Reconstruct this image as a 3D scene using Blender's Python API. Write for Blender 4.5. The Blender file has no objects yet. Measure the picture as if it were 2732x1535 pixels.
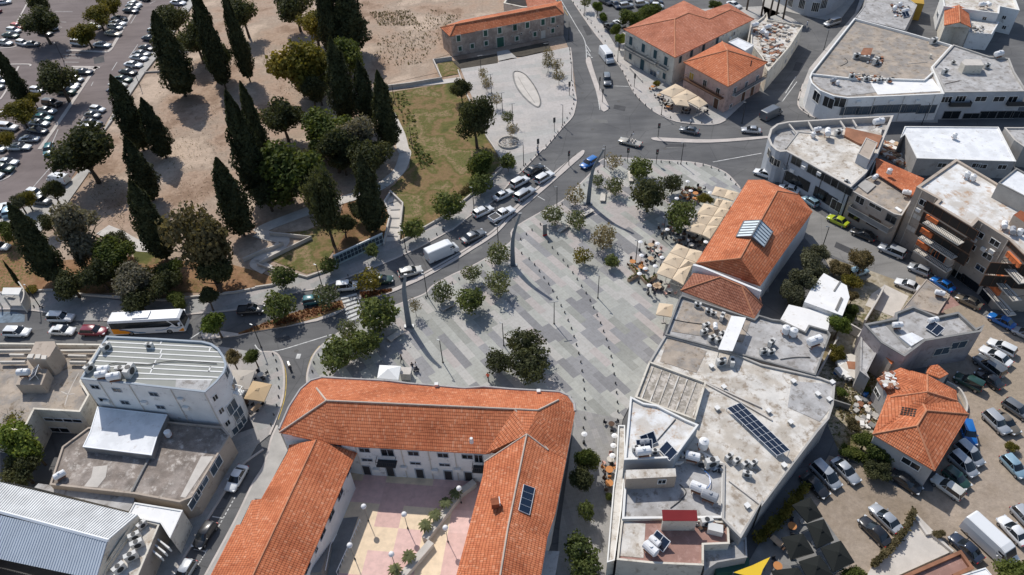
import bpy, bmesh, math, random
import numpy as np
from mathutils import Vector, Matrix, geometry
random.seed(7); RNG = np.random.default_rng(7)
S = bpy.context.scene
COL = S.collection

# ---------------------------------------------------------------- camera, sky, sun, exposure
FPX, PCX, PCY, CAMH = 1950.0, 1366.0, 767.5, 86.0
def _nrm(v):
    v = np.array(v, float); return v/np.linalg.norm(v)
_down = _nrm([(1470-PCX)/FPX, (2850-PCY)/FPX, 1.0])
_fwd = _nrm(np.array([0, 0, 1.0])-_down*_down[2])
_right = np.cross(_down, _fwd)
if _right[0] < 0: _right = -_right
SUN_EL, SUN_AZ = 48.5, 116.0
camd = bpy.data.cameras.new('camera'); cam = bpy.data.objects.new('camera', camd); COL.objects.link(cam)
camd.sensor_fit = 'HORIZONTAL'; camd.sensor_width = 36; camd.lens = FPX/2732*36; camd.clip_start = 1; camd.clip_end = 5000
_cx = [(_right[i], _fwd[i], -_down[i]) for i in range(3)]
_m = Matrix.Identity(4)
for r in range(3):
    _m[r][0] = _cx[0][r]; _m[r][1] = -_cx[1][r]; _m[r][2] = -_cx[2][r]
_m[2][3] = CAMH
cam.matrix_world = _m
S.camera = cam
w = bpy.data.worlds.new('World'); S.world = w; w.use_nodes = True
nt = w.node_tree; nt.nodes.clear()
sky = nt.nodes.new('ShaderNodeTexSky'); sky.sky_type = 'NISHITA'; sky.sun_disc = False
sky.sun_elevation = math.radians(SUN_EL); sky.sun_rotation = math.radians(90-SUN_AZ)
bg = nt.nodes.new('ShaderNodeBackground'); bg.inputs[1].default_value = 0.125
wo = nt.nodes.new('ShaderNodeOutputWorld')
nt.links.new(sky.outputs[0], bg.inputs[0]); nt.links.new(bg.outputs[0], wo.inputs[0])
ld = bpy.data.lights.new('sun', 'SUN'); ld.energy = 3.85; ld.angle = math.radians(0.55); ld.color = (1.0, 0.955, 0.89)
lo = bpy.data.objects.new('sun', ld); COL.objects.link(lo)
_sd = Vector((math.cos(math.radians(SUN_AZ))*math.cos(math.radians(SUN_EL)), math.sin(math.radians(SUN_AZ))*math.cos(math.radians(SUN_EL)), math.sin(math.radians(SUN_EL))))
lo.rotation_euler = _sd.to_track_quat('Z', 'Y').to_euler(); lo.location = (0, 0, 120)
S.view_settings.view_transform = 'Standard'; S.view_settings.look = 'None'; S.view_settings.exposure = 0; S.view_settings.gamma = 1
S.render.engine = 'CYCLES'
S.cycles.max_bounces = 5; S.cycles.diffuse_bounces = 3; S.cycles.glossy_bounces = 2; S.cycles.transparent_max_bounces = 8
S.cycles.use_denoising = True

# ---------------------------------------------------------------- plan coordinates (survey tiles -> points on a level)
TILE = dict(A=(0, 0), B=(680, 0), C=(1360, 0), D=(2032, 0), E=(0, 380), F=(680, 380), G=(1360, 380), H=(2032, 380),
            I=(0, 760), J=(680, 760), K=(1360, 760), L=(2032, 760), M=(0, 1135), N=(680, 1135), O=(1360, 1135), P=(2032, 1135))
def px(t, x, y):
    if t == 'W': return (x*1.061, y*1.061)
    if t == 'X': return (x, y)
    return (TILE[t][0]+x/3.617, TILE[t][1]+y/3.617)
def ppx(s):
    out = []; t = 'W'
    for tok in s.split():
        if tok.isalpha(): t = tok
        else:
            a = tok.split(','); out.append(px(t, float(a[0]), float(a[1])))
    return out
def g(p, z=0.0):
    r = np.array([(p[0]-PCX)/FPX, (p[1]-PCY)/FPX, 1.0]); t = (CAMH-z)/np.dot(r, _down)
    return Vector((np.dot(r, _right)*t, np.dot(r, _fwd)*t, z))
def G(s, z=0.0): return [g(p, z) for p in ppx(s)]
def G1(s, z=0.0): return G(s, z)[0]
def on_plane(p, a, b):
    """point where the sight line through p meets the vertical plane through a-b"""
    r = np.array([(p[0]-PCX)/FPX, (p[1]-PCY)/FPX, 1.0]); d = Vector((np.dot(r, _right), np.dot(r, _fwd), -np.dot(r, _down)))
    n = Vector((-(b-a).y, (b-a).x, 0)).normalized(); c = Vector((0, 0, CAMH))
    return c+d*((a-c).dot(n)/d.dot(n))
def smooth_line(P, n=6, closed=False):
    out = []; N = len(P)
    for i in range(N if closed else N-1):
        p0, p1, p2, p3 = (P[(i-1) % N] if closed or i > 0 else P[0]), P[i], P[(i+1) % N], (P[(i+2) % N] if closed or i+2 < N else P[-1])
        for k in range(n):
            t = k/n
            out.append(0.5*((2*p1)+(p2-p0)*t+(2*p0-5*p1+4*p2-p3)*t*t+(3*p1-p0-3*p2+p3)*t**3))
    if not closed: out.append(P[-1].copy())
    return out

# ---------------------------------------------------------------- materials
MATS = {}
def mat(name, col=(.5, .5, .5), rough=.85, metal=0.0, var=0.0, scale=1.0, col2=None, mix=None, fine=0.0, bump=0.0, spec=0.3, stain=None, uv=False, alpha=None):
    """procedural surface: base colour, broad tone variation, optional second colour in patches, fine grain and bump"""
    if name in MATS: return MATS[name]
    m = bpy.data.materials.new(name); m.use_nodes = True; MATS[name] = m
    n = m.node_tree.nodes; L = m.node_tree.links; b = n['Principled BSDF']
    b.inputs['Roughness'].default_value = rough; b.inputs['Metallic'].default_value = metal
    b.inputs['Specular IOR Level'].default_value = spec
    c = (*col, 1)
    if not var and col2 is None and not fine and not stain:
        b.inputs['Base Color'].default_value = c; return m
    tc = n.new('ShaderNodeTexCoord'); co = tc.outputs['Object']
    cur = None
    def noise(sc, det=5, rg=.6):
        q = n.new('ShaderNodeTexNoise'); q.inputs['Scale'].default_value = sc; q.inputs['Detail'].default_value = det; q.inputs['Roughness'].default_value = rg
        L.new(co, q.inputs['Vector']); return q.outputs['Fac']
    def ramp(f, a, z, ca=(0, 0, 0, 1), cz=(1, 1, 1, 1)):
        q = n.new('ShaderNodeValToRGB'); q.color_ramp.elements[0].position = a; q.color_ramp.elements[1].position = z
        q.color_ramp.elements[0].color = ca; q.color_ramp.elements[1].color = cz; L.new(f, q.inputs[0]); return q.outputs[0]
    def mixc(f, A, B, mode='MIX'):
        q = n.new('ShaderNodeMix'); q.data_type = 'RGBA'; q.blend_type = mode
        if isinstance(f, float): q.inputs[0].default_value = f
        else: L.new(f, q.inputs[0])
        for k, v in ((6, A), (7, B)):
            if isinstance(v, tuple): q.inputs[k].default_value = v
            else: L.new(v, q.inputs[k])
        return q.outputs[2]
    cur = c
    if col2 is not None:
        a, z = mix or (.44, .56)
        cur = mixc(ramp(noise(.35*scale, 6, .65), a, z), c, (*col2, 1))
    if stain:
        cur = mixc(ramp(noise(.9*scale, 9, .72), stain[1]-.08, stain[1]+.02), cur, (*stain[0], 1))
    if var:
        f = ramp(noise(.5*scale, 6), .35, .65, (1-var,)*3+(1,), (1+var*.6,)*3+(1,))
        cur = mixc(1.0, cur, f, 'MULTIPLY')
    if fine:
        f = ramp(noise(9*scale, 3, .8), .3, .7, (1-fine,)*3+(1,), (1+fine*.6,)*3+(1,))
        cur = mixc(1.0, cur, f, 'MULTIPLY')
    if isinstance(cur, tuple): b.inputs['Base Color'].default_value = cur
    else: L.new(cur, b.inputs['Base Color'])
    if bump:
        q = n.new('ShaderNodeBump'); q.inputs['Strength'].default_value = bump; q.inputs['Distance'].default_value = .1
        L.new(noise(4*scale, 6), q.inputs['Height']); L.new(q.outputs[0], b.inputs['Normal'])
    return m

def nodes(name):
    m = bpy.data.materials.new(name); m.use_nodes = True; MATS[name] = m
    return m, m.node_tree.nodes, m.node_tree.links, m.node_tree.nodes['Principled BSDF']
def mth(n, L, op, a, b=None, c=None):
    q = n.new('ShaderNodeMath'); q.operation = op
    for i, v in enumerate((a, b, c)):
        if v is None: continue
        if isinstance(v, (int, float)): q.inputs[i].default_value = v
        else: L.new(v, q.inputs[i])
    return q.outputs[0]
def rampn(n, L, f, stops, interp='LINEAR'):
    q = n.new('ShaderNodeValToRGB'); q.color_ramp.interpolation = interp; e = q.color_ramp.elements
    while len(e) < len(stops): e.new(.5)
    for i, (p, c) in enumerate(stops): e[i].position = p; e[i].color = (*c, 1) if len(c) == 3 else c
    L.new(f, q.inputs[0]); return q.outputs[0]
def mulc(n, L, a, b, f=1.0, mode='MULTIPLY'):
    q = n.new('ShaderNodeMix'); q.data_type = 'RGBA'; q.blend_type = mode
    if isinstance(f, (int, float)): q.inputs[0].default_value = f
    else: L.new(f, q.inputs[0])
    for k, v in ((6, a), (7, b)):
        if isinstance(v, tuple): q.inputs[k].default_value = v if len(v) == 4 else (*v, 1)
        else: L.new(v, q.inputs[k])
    return q.outputs[2]
def ntex(n, L, co, sc, det=4, rg=.6):
    q = n.new('ShaderNodeTexNoise'); q.inputs['Scale'].default_value = sc; q.inputs['Detail'].default_value = det; q.inputs['Roughness'].default_value = rg
    if co is not None: L.new(co, q.inputs['Vector'])
    return q.outputs['Fac']

def tile_mat(name, base, dark, light, course=.42, row=.25, old=0.26):
    """clay roof tiles: courses step down the slope (v), pans run down it (u); real relief through bump"""
    m, n, L, b = nodes(name)
    uv = n.new('ShaderNodeUVMap'); sp = n.new('ShaderNodeSeparateXYZ'); L.new(uv.outputs[0], sp.inputs[0])
    u = mth(n, L, 'MULTIPLY', sp.outputs[0], 1/row); v = mth(n, L, 'MULTIPLY', sp.outputs[1], 1/course)
    fu = mth(n, L, 'FRACT', u); fv = mth(n, L, 'FRACT', v)
    cell = n.new('ShaderNodeCombineXYZ'); L.new(mth(n, L, 'FLOOR', u), cell.inputs[0]); L.new(mth(n, L, 'FLOOR', v), cell.inputs[1])
    wn = n.new('ShaderNodeTexWhiteNoise'); wn.noise_dimensions = '2D'; L.new(cell.outputs[0], wn.inputs['Vector'])
    tc = n.new('ShaderNodeTexCoord')
    c = rampn(n, L, wn.outputs['Value'], [(0, dark), (.35, base), (.8, base), (1, light)])
    c = mulc(n, L, c, rampn(n, L, ntex(n, L, tc.outputs['Object'], .22, 8, .65), [(.36, (1-old, 1-old*1.15, 1-old*1.2)), (.5, (1, 1, 1)), (.64, (1.08, 1.16, 1.22))]))
    c = mulc(n, L, c, rampn(n, L, ntex(n, L, tc.outputs['Object'], 1.7, 6, .75), [(.36, (.82, .79, .77)), (.48, (1, 1, 1))]))
    # dark lines paint the shade under each course step
    j = rampn(n, L, fv, [(0, (.42, .36, .34)), (.16, (.5, .45, .43)), (.26, (1, 1, 1))]); c = mulc(n, L, c, j, .8)
    c = mulc(n, L, c, rampn(n, L, fu, [(0, (.72,)*3), (.2, (1, 1, 1))]), .5); L.new(c, b.inputs['Base Color']); b.inputs['Roughness'].default_value = .85; b.inputs['Specular IOR Level'].default_value = .2
    arch = mth(n, L, 'SINE', mth(n, L, 'MULTIPLY', fu, math.pi))
    h = mth(n, L, 'ADD', mth(n, L, 'MULTIPLY', arch, .045), mth(n, L, 'MULTIPLY', mth(n, L, 'SUBTRACT', 1.0, fv), .05))
    bp = n.new('ShaderNodeBump'); bp.inputs['Strength'].default_value = .8; bp.inputs['Distance'].default_value = 1.0
    L.new(h, bp.inputs['Height']); L.new(bp.outputs[0], b.inputs['Normal'])
    return m
tile_mat('tile_orange', (.56, .185, .085), (.49, .15, .07), (.64, .27, .15))
tile_mat('tile_brown', (.38, .16, .10), (.31, .12, .075), (.46, .22, .15))
tile_mat('tile_faded', (.50, .19, .11), (.43, .155, .09), (.58, .27, .18), old=.2)

def paving_mat(name, ang, wid, lng, tones, joint=.9):
    m, n, L, b = nodes(name)
    ge = n.new('ShaderNodeNewGeometry'); mp = n.new('ShaderNodeMapping'); mp.vector_type = 'POINT'; mp.inputs['Rotation'].default_value = (0, 0, -ang)
    L.new(ge.outputs['Position'], mp.inputs['Vector']); sp = n.new('ShaderNodeSeparateXYZ'); L.new(mp.outputs[0], sp.inputs[0])
    v = mth(n, L, 'MULTIPLY', sp.outputs[1], 1/wid); fl = mth(n, L, 'FLOOR', v)
    w1 = n.new('ShaderNodeTexWhiteNoise'); w1.noise_dimensions = '1D'; L.new(fl, w1.inputs['W'])
    u = mth(n, L, 'ADD', mth(n, L, 'MULTIPLY', sp.outputs[0], 1/lng), mth(n, L, 'MULTIPLY', w1.outputs['Value'], 7.3))
    cell = n.new('ShaderNodeCombineXYZ'); L.new(mth(n, L, 'FLOOR', u), cell.inputs[0]); L.new(fl, cell.inputs[1])
    w2 = n.new('ShaderNodeTexWhiteNoise'); w2.noise_dimensions = '2D'; L.new(cell.outputs[0], w2.inputs['Vector'])
    k = len(tones)
    c = rampn(n, L, w2.outputs['Value'], [(i/k, t) for i, t in enumerate(tones)], 'CONSTANT')
    # small slabs inside each tone field
    u2 = mth(n, L, 'FRACT', mth(n, L, 'MULTIPLY', sp.outputs[0], 1/.62)); v2 = mth(n, L, 'FRACT', mth(n, L, 'MULTIPLY', sp.outputs[1], 3/wid))
    c = mulc(n, L, c, rampn(n, L, u2, [(0, (joint,)*3), (.06, (1, 1, 1))], 'CONSTANT'))
    c = mulc(n, L, c, rampn(n, L, v2, [(0, (joint,)*3), (.08, (1, 1, 1))], 'CONSTANT'))
    c = mulc(n, L, c, rampn(n, L, ntex(n, L, ge.outputs['Position'], .12, 6), [(.3, (.88, .87, .86)), (.65, (1.06, 1.05, 1.04))]))
    c = mulc(n, L, c, rampn(n, L, ntex(n, L, ge.outputs['Position'], 1.6, 6, .8), [(.35, (.86, .85, .84)), (.55, (1.02, 1.02, 1.02))]))
    L.new(c, b.inputs['Base Color']); b.inputs['Roughness'].default_value = .8; b.inputs['Specular IOR Level'].default_value = .3
    return m
paving_mat('plaza_paving', math.radians(-57), 1.35, 4.2, [(.39, .395, .365), (.29, .295, .27), (.42, .385, .365), (.345, .35, .325), (.225, .225, .23), (.40, .405, .37), (.44, .43, .405), (.275, .275, .28), (.37, .375, .345)])
paving_mat('pale_paving', math.radians(8), 2.0, 5.0, [(.46, .435, .41), (.44, .42, .40), (.41, .405, .385), (.48, .45, .425), (.43, .415, .395)], .94)
paving_mat('walk_paving', math.radians(28), 1.2, 3.6, [(.36, .345, .33), (.31, .31, .30), (.38, .355, .34), (.33, .33, .315)], .92)
paving_mat('alley_paving', math.radians(-80), .9, 1.6, [(.30, .295, .285), (.27, .265, .26), (.32, .31, .30), (.29, .285, .27)], .88)

def asphalt_mat(name, base, light, ang=0.0, patch=.25):
    m, n, L, b = nodes(name)
    ge = n.new('ShaderNodeNewGeometry'); P = ge.outputs['Position']
    mp = n.new('ShaderNodeMapping'); mp.inputs['Rotation'].default_value = (0, 0, ang); mp.inputs['Scale'].default_value = (.25, 1.6, 1); L.new(P, mp.inputs['Vector'])
    c = rampn(n, L, ntex(n, L, P, .09, 5), [(.38, base), (.66, light)])
    c = mulc(n, L, c, rampn(n, L, ntex(n, L, mp.outputs[0], .35, 4), [(.35, (.88,)*3), (.65, (1.1,)*3)]))
    c = mulc(n, L, c, rampn(n, L, ntex(n, L, P, 7, 3, .8), [(.3, (.86,)*3), (.7, (1.12,)*3)]))
    vo = n.new('ShaderNodeTexVoronoi'); vo.feature = 'DISTANCE_TO_EDGE'; vo.inputs['Scale'].default_value = .11; L.new(P, vo.inputs['Vector'])
    c = mulc(n, L, c, rampn(n, L, vo.outputs['Distance'], [(0, (1-patch,)*3), (.012, (1, 1, 1))]))
    L.new(c, b.inputs['Base Color']); b.inputs['Roughness'].default_value = .9; b.inputs['Specular IOR Level'].default_value = .25
    return m
asphalt_mat('asphalt', (.108, .108, .11), (.155, .153, .15), math.radians(-35))
asphalt_mat('asphalt_pale', (.20, .195, .185), (.26, .25, .235), math.radians(35), .15)
asphalt_mat('asphalt_carpark', (.165, .135, .128), (.205, .17, .16), math.radians(-60), .12)

def courtyard_mat():
    m, n, L, b = nodes('courtyard_squares')
    ge = n.new('ShaderNodeNewGeometry'); mp = n.new('ShaderNodeMapping'); mp.inputs['Rotation'].default_value = (0, 0, math.radians(8)); mp.inputs['Scale'].default_value = (.31, .31, 1)
    L.new(ge.outputs['Position'], mp.inputs['Vector']); sp = n.new('ShaderNodeSeparateXYZ'); L.new(mp.outputs[0], sp.inputs[0])
    cell = n.new('ShaderNodeCombineXYZ'); L.new(mth(n, L, 'FLOOR', sp.outputs[0]), cell.inputs[0]); L.new(mth(n, L, 'FLOOR', sp.outputs[1]), cell.inputs[1])
    w = n.new('ShaderNodeTexWhiteNoise'); w.noise_dimensions = '2D'; L.new(cell.outputs[0], w.inputs['Vector'])
    c = rampn(n, L, w.outputs['Value'], [(0, (.74, .58, .40)), (.45, (.62, .40, .35)), (.8, (.68, .45, .40))], 'CONSTANT')
    c = mulc(n, L, c, rampn(n, L, ntex(n, L, ge.outputs['Position'], 1.2, 6), [(.3, (.86,)*3), (.6, (1.05,)*3)]))
    L.new(c, b.inputs['Base Color']); b.inputs['Roughness'].default_value = .75
courtyard_mat()

def ground_mat(name, cols, sc=.08, speck=None, sa=.6, bump=.4):
    m, n, L, b = nodes(name)
    ge = n.new('ShaderNodeNewGeometry'); P = ge.outputs['Position']
    c = rampn(n, L, ntex(n, L, P, sc, 8, .62), [(.39+.22*i/(len(cols)-1), q) for i, q in enumerate(cols)])
    c = mulc(n, L, c, rampn(n, L, ntex(n, L, P, 1.3, 7, .7), [(.3, (.8,)*3), (.65, (1.12,)*3)]))
    if speck:
        c = mulc(n, L, c, speck, mth(n, L, 'MULTIPLY', rampn(n, L, ntex(n, L, P, 1.9, 6, .75), [(sa, (0, 0, 0)), (sa+.06, (1, 1, 1))]),
                 rampn(n, L, ntex(n, L, P, .07, 3), [(.45, (0, 0, 0)), (.6, (1, 1, 1))])), 'MIX')
    L.new(c, b.inputs['Base Color']); b.inputs['Roughness'].default_value = .95; b.inputs['Specular IOR Level'].default_value = .1
    bp = n.new('ShaderNodeBump'); bp.inputs['Strength'].default_value = bump; bp.inputs['Distance'].default_value = .25
    L.new(ntex(n, L, P, 2.2, 8, .7), bp.inputs['Height']); L.new(bp.outputs[0], b.inputs['Normal'])
    return m
ground_mat('dirt', [(.27, .185, .13), (.40, .29, .215), (.36, .28, .215), (.50, .39, .30)], .06, (.16, .13, .06), .60)
ground_mat('dirt_lot', [(.27, .215, .16), (.36, .295, .235), (.33, .27, .205)], .05, (.2, .15, .1), .62)
ground_mat('red_soil', [(.22, .115, .06), (.30, .175, .10), (.17, .10, .05)], .12, (.1, .11, .03), .5)
ground_mat('dry_grass', [(.09, .095, .032), (.14, .13, .045), (.24, .155, .085), (.11, .11, .035), (.29, .20, .12), (.16, .14, .06)], .07, (.10, .12, .03), .5)
ground_mat('yard_soil', [(.30, .25, .17), (.42, .37, .29), (.20, .16, .09)], .2, (.08, .09, .03), .5)
mat('concrete', (.42, .40, .37), var=.15, fine=.1, scale=.8)
mat('concrete_pale', (.55, .51, .46), var=.12, fine=.08)
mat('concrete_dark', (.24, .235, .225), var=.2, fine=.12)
mat('kerb', (.52, .47, .43), var=.12, fine=.1)
mat('kerb_dark', (.11, .105, .10), var=.1)
mat('road_paint', (.62, .62, .60), var=.3, scale=3, fine=.2)
mat('road_paint_yellow', (.50, .36, .10), var=.3, scale=3)

# ---------------------------------------------------------------- mesh building
class MB:
    def __init__(s): s.v = []; s.f = []; s.m = []; s.mi = 0
    def add(s, vs, fs):
        o = len(s.v); s.v += [tuple(v) for v in vs]; s.f += [tuple(i+o for i in f) for f in fs]; s.m += [s.mi]*len(fs); return s
    def box(s, c, d, rz=0.0, tilt=0.0):
        x, y, z = d[0]/2, d[1]/2, d[2]/2; ca, sa = math.cos(rz), math.sin(rz); out = []
        for k in (-z, z):
            for (i, j) in ((-x, -y), (x, -y), (x, y), (-x, y)):
                kk = k+i*math.tan(tilt)
                out.append((c[0]+i*ca-j*sa, c[1]+i*sa+j*ca, c[2]+kk))
        return s.add(out, [(0, 3, 2, 1), (4, 5, 6, 7), (0, 1, 5, 4), (1, 2, 6, 5), (2, 3, 7, 6), (3, 0, 4, 7)])
    def cyl(s, a, b, r0, r1=None, n=10, cap=True):
        a = Vector(a); b = Vector(b); r1 = r0 if r1 is None else r1
        d = (b-a).normalized(); u = d.cross(Vector((0, 0, 1)) if abs(d.z) < .95 else Vector((1, 0, 0))).normalized(); w_ = d.cross(u)
        vs = []
        for p, r in ((a, r0), (b, r1)):
            for i in range(n):
                t = 2*math.pi*i/n; vs.append(p+(u*math.cos(t)+w_*math.sin(t))*r)
        fs = [(i, (i+1) % n, n+(i+1) % n, n+i) for i in range(n)]
        if cap: fs += [tuple(range(n))[::-1], tuple(range(n, 2*n))]
        return s.add(vs, fs)
    def tube(s, P, r, n=6):
        for a, b in zip(P[:-1], P[1:]): s.cyl(a, b, r, r, n)
        return s
    def prism(s, pts, z0, z1, top=True, bottom=False, side=True):
        P = ccw([Vector((p[0], p[1], 0)) for p in pts]); n = len(P)
        vs = [(p.x, p.y, z0) for p in P]+[(p.x, p.y, z1) for p in P]
        fs = []
        if side: fs += [(i, (i+1) % n, n+(i+1) % n, n+i) for i in range(n)]
        T = geometry.tessellate_polygon([P])
        T = [t if (P[t[1]]-P[t[0]]).cross(P[t[2]]-P[t[0]]).z > 0 else t[::-1] for t in T]
        if top: fs += [tuple(n+i for i in t) for t in T]
        if bottom: fs += [tuple(t)[::-1] for t in T]
        return s.add(vs, fs)
    def sphere(s, c, r, n=8, m=6, sz=1.0):
        vs = [(c[0], c[1], c[2]-r*sz)]
        for j in range(1, m):
            a = math.pi*j/m
            for i in range(n):
                t = 2*math.pi*i/n; vs.append((c[0]+r*math.sin(a)*math.cos(t), c[1]+r*math.sin(a)*math.sin(t), c[2]-r*sz*math.cos(a)))
        vs.append((c[0], c[1], c[2]+r*sz)); fs = []
        for i in range(n): fs.append((0, 1+(i+1) % n, 1+i))
        for j in range(m-2):
            for i in range(n):
                a = 1+j*n+i; b = 1+j*n+(i+1) % n; fs.append((a, b, b+n, a+n))
        k = 1+(m-2)*n
        for i in range(n): fs.append((k+i, k+(i+1) % n, len(vs)-1))
        return s.add(vs, fs)
    def build(s, name, mats, parent=None, label=None, uv=False, smooth=False, **kw):
        if not s.f: return None
        me = bpy.data.meshes.new(name); off = Vector((0, 0, 0))
        if parent is not None and not kw.get('local'): off = abs_loc(parent)
        V = [(v[0]-off.x, v[1]-off.y, v[2]-off.z) for v in s.v]
        me.from_pydata(V, [], s.f)
        if isinstance(mats, (str, bpy.types.Material)): mats = [mats]
        for m in mats: me.materials.append(MATS[m] if isinstance(m, str) else m)
        if len(mats) > 1: me.polygons.foreach_set('material_index', s.m)
        if uv:
            ul = me.uv_layers.new(name='UVMap'); me.update()
            for p in me.polygons:
                nn = p.normal; uu = Vector((0, 0, 1)).cross(nn)
                uu = uu.normalized() if uu.length > 1e-4 else Vector((1, 0, 0)); vv = nn.cross(uu)
                for li in p.loop_indices:
                    co = me.vertices[me.loops[li].vertex_index].co
                    ul.data[li].uv = (co.dot(uu), co.dot(vv))
        if smooth:
            me.shade_smooth()
            if smooth != True: me.set_sharp_from_angle(angle=math.radians(smooth))
        me.update()
        o = bpy.data.objects.new(name, me); COL.objects.link(o)
        if parent is not None: o.parent = parent
        if label: o['label'] = label
        return o
def abs_loc(o):
    v = Vector(o.location)
    while o.parent is not None: o = o.parent; v += Vector(o.location)
    return v
def ccw(P):
    a = sum(P[i].x*P[(i+1) % len(P)].y-P[(i+1) % len(P)].x*P[i].y for i in range(len(P)))
    return P if a > 0 else P[::-1]
def tag(o, label=None, cat=None, group=None, kind=None):
    if label: o['label'] = label
    if cat: o['category'] = cat
    if group: o['group'] = group
    if kind: o['kind'] = kind
    return o
def empty(name, loc=(0, 0, 0), label=None, cat=None, group=None, rz=0.0):
    o = bpy.data.objects.new(name, None); COL.objects.link(o); o.location = loc; o.rotation_euler = (0, 0, rz); o.empty_display_size = .3
    return tag(o, label, cat, group)
KIDS = {}
def copy_tree(o, parent=None):
    c = o.copy(); COL.objects.link(c); c.parent = parent
    for ch in o.children: copy_tree(ch, c)
    return c
def place(proto, loc, rz=0.0, label=None, cat=None, group=None, scale=1.0):
    """first use moves the built thing itself, later ones copy it with its parts"""
    if not proto.get('_used'): o = proto; proto['_used'] = 1
    else: o = copy_tree(proto)
    o.location = loc; o.rotation_euler = (0, 0, rz)
    o.scale = (scale,)*3 if isinstance(scale, (int, float)) else scale
    if o.type == 'EMPTY' or True: tag(o, label, cat, group)
    return o
def sheet(name, s, z, m, z0=None, smooth=0, kind='structure'):
    P = G(s, z) if isinstance(s, str) else s
    if smooth: P = smooth_line(P, smooth, True)
    b = MB().prism(P, z if z0 is None else z0, z, side=z0 is not None)
    return tag(b.build(name, m), kind=kind)
def strip_pts(P, w_):
    """polygon of a ribbon of width w_ along P"""
    L_, R_ = [], []
    for i, p in enumerate(P):
        a = P[max(0, i-1)]; b = P[min(len(P)-1, i+1)]; d = (b-a); d.z = 0; d.normalize(); n = Vector((-d.y, d.x, 0))*w_/2
        L_.append(p+n); R_.append(p-n)
    return L_, R_
def ribbon(mb, P, w_, z0, z1, sides=True):
    L_, R_ = strip_pts(P, w_); n = len(P)
    vs = [(p.x, p.y, z1) for p in L_]+[(p.x, p.y, z1) for p in R_]+[(p.x, p.y, z0) for p in L_]+[(p.x, p.y, z0) for p in R_]
    fs = []
    for i in range(n-1):
        fs.append((i, n+i, n+i+1, i+1))
        if sides: fs += [(i, i+1, 2*n+i+1, 2*n+i), (n+i+1, n+i, 3*n+i, 3*n+i+1)]
    if sides: fs += [(0, 2*n, 3*n, n), (n-1, 2*n-1, 4*n-1, 3*n-1)]
    mb.add(vs, fs); return mb
# ---------------------------------------------------------------- ground, roads, pavements
b = MB(); b.add([(-1500, -900, -.06), (1500, -900, -.06), (1500, 2200, -.06), (-1500, 2200, -.06)], [(0, 1, 2, 3)])
tag(b.build('ground', 'dirt'), kind='structure')
sheet('road', 'X -300,700 A -400,2900 I 0,60 500,60 1100,140 1900,130 2532,60 F 800,1200 1400,900 2000,520 2300,280 B 2700,1400 C 330,1440 640,900 600,550 520,350 420,-60 380,-300 X 3300,-90 3300,1800 -400,1900', 0.0, 'asphalt')
# car park (brown asphalt) and the pavement beside it
sheet('car_park_surface', 'X -260,-90 A 1880,-90 1480,520 1150,980 E 640,420 100,800 X -260,620', 0.012, 'asphalt_carpark')
def walk(name, s, m='walk_paving', kerb=None, h=.13, kw=.3, closed=False, sm=0, kn='kerb'):
    P = G(s, h)
    if sm: P = smooth_line(P, sm, True)
    o = tag(MB().prism(P, -.02, h).build(name, m), kind='structure')
    if kerb:
        b = MB()
        for k in kerb.split('|'):
            L_ = smooth_line(G(k, h+.012), 4); ribbon(b, L_, kw, -.02, h+.012)
        tag(b.build('kerb', kn), kind='structure')
    return o
walk('pavement', 'A 1900,-20 1545,500 1400,710 1180,1020 1000,1260 E 850,300 640,600 350,900 100,900 0,850 -200,800 -200,760 0,740 300,600 620,440 820,220 A 1150,980 1500,440 1830,-20', 'concrete', None)
b = MB(); ribbon(b, smooth_line(G('A 1910,-20 1555,500 1400,705'), 3), .3, 0, .35); ribbon(b, G('A 1395,712 1180,1035 1010,1270 E 870,300'), .3, 0, .35); ribbon(b, G('A 1400,705 1570,695'), .25, 0, .35)
tag(b.build('low_wall', 'concrete'), 'low concrete upstand between the car park walk and the cypress grove', 'wall')
# kerbed planting strips and stall lines in the car park
isl = MB(); lines = MB()
for k in ('A 0,465 130,455 170,430', 'A 640,490 720,485 1000,500 1050,490 1090,440 1250,170 1400,-40', 'A 100,620 280,620 290,640', 'A 690,645 930,650 925,660 700,665', 'A 930,640 780,860 600,1130 380,1440', 'E 170,180 110,310 0,370', 'A 180,640 60,870 0,960', 'A 300,-40 170,200 20,440'):
    ribbon(isl, smooth_line(G(k, .1), 3), .9 if 'A 6' in k or 'A 9' in k else .5, 0, .1)
tag(isl.build('kerb', 'kerb'), kind='structure')
for k in ('A 530,110 700,115', 'A 540,210 640,215', 'A 560,260 600,265', 'A 610,525 780,530', 'A 620,560 770,562', 'A 625,600 760,602', 'A 1440,40 1500,10', 'A 1330,430 1240,560', 'A 1260,230 1380,40', 'E 480,250 330,420', 'E 330,420 290,500', 'A 760,760 640,1000', 'A 560,1250 480,1440', 'A 700,1290 820,1110', 'A 1080,680 1130,600', 'A 880,830 900,790'):
    ribbon(lines, G(k, .02), .14, 0, .02, False)
tag(lines.build('road_marking', 'road_paint'), kind='structure')
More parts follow.
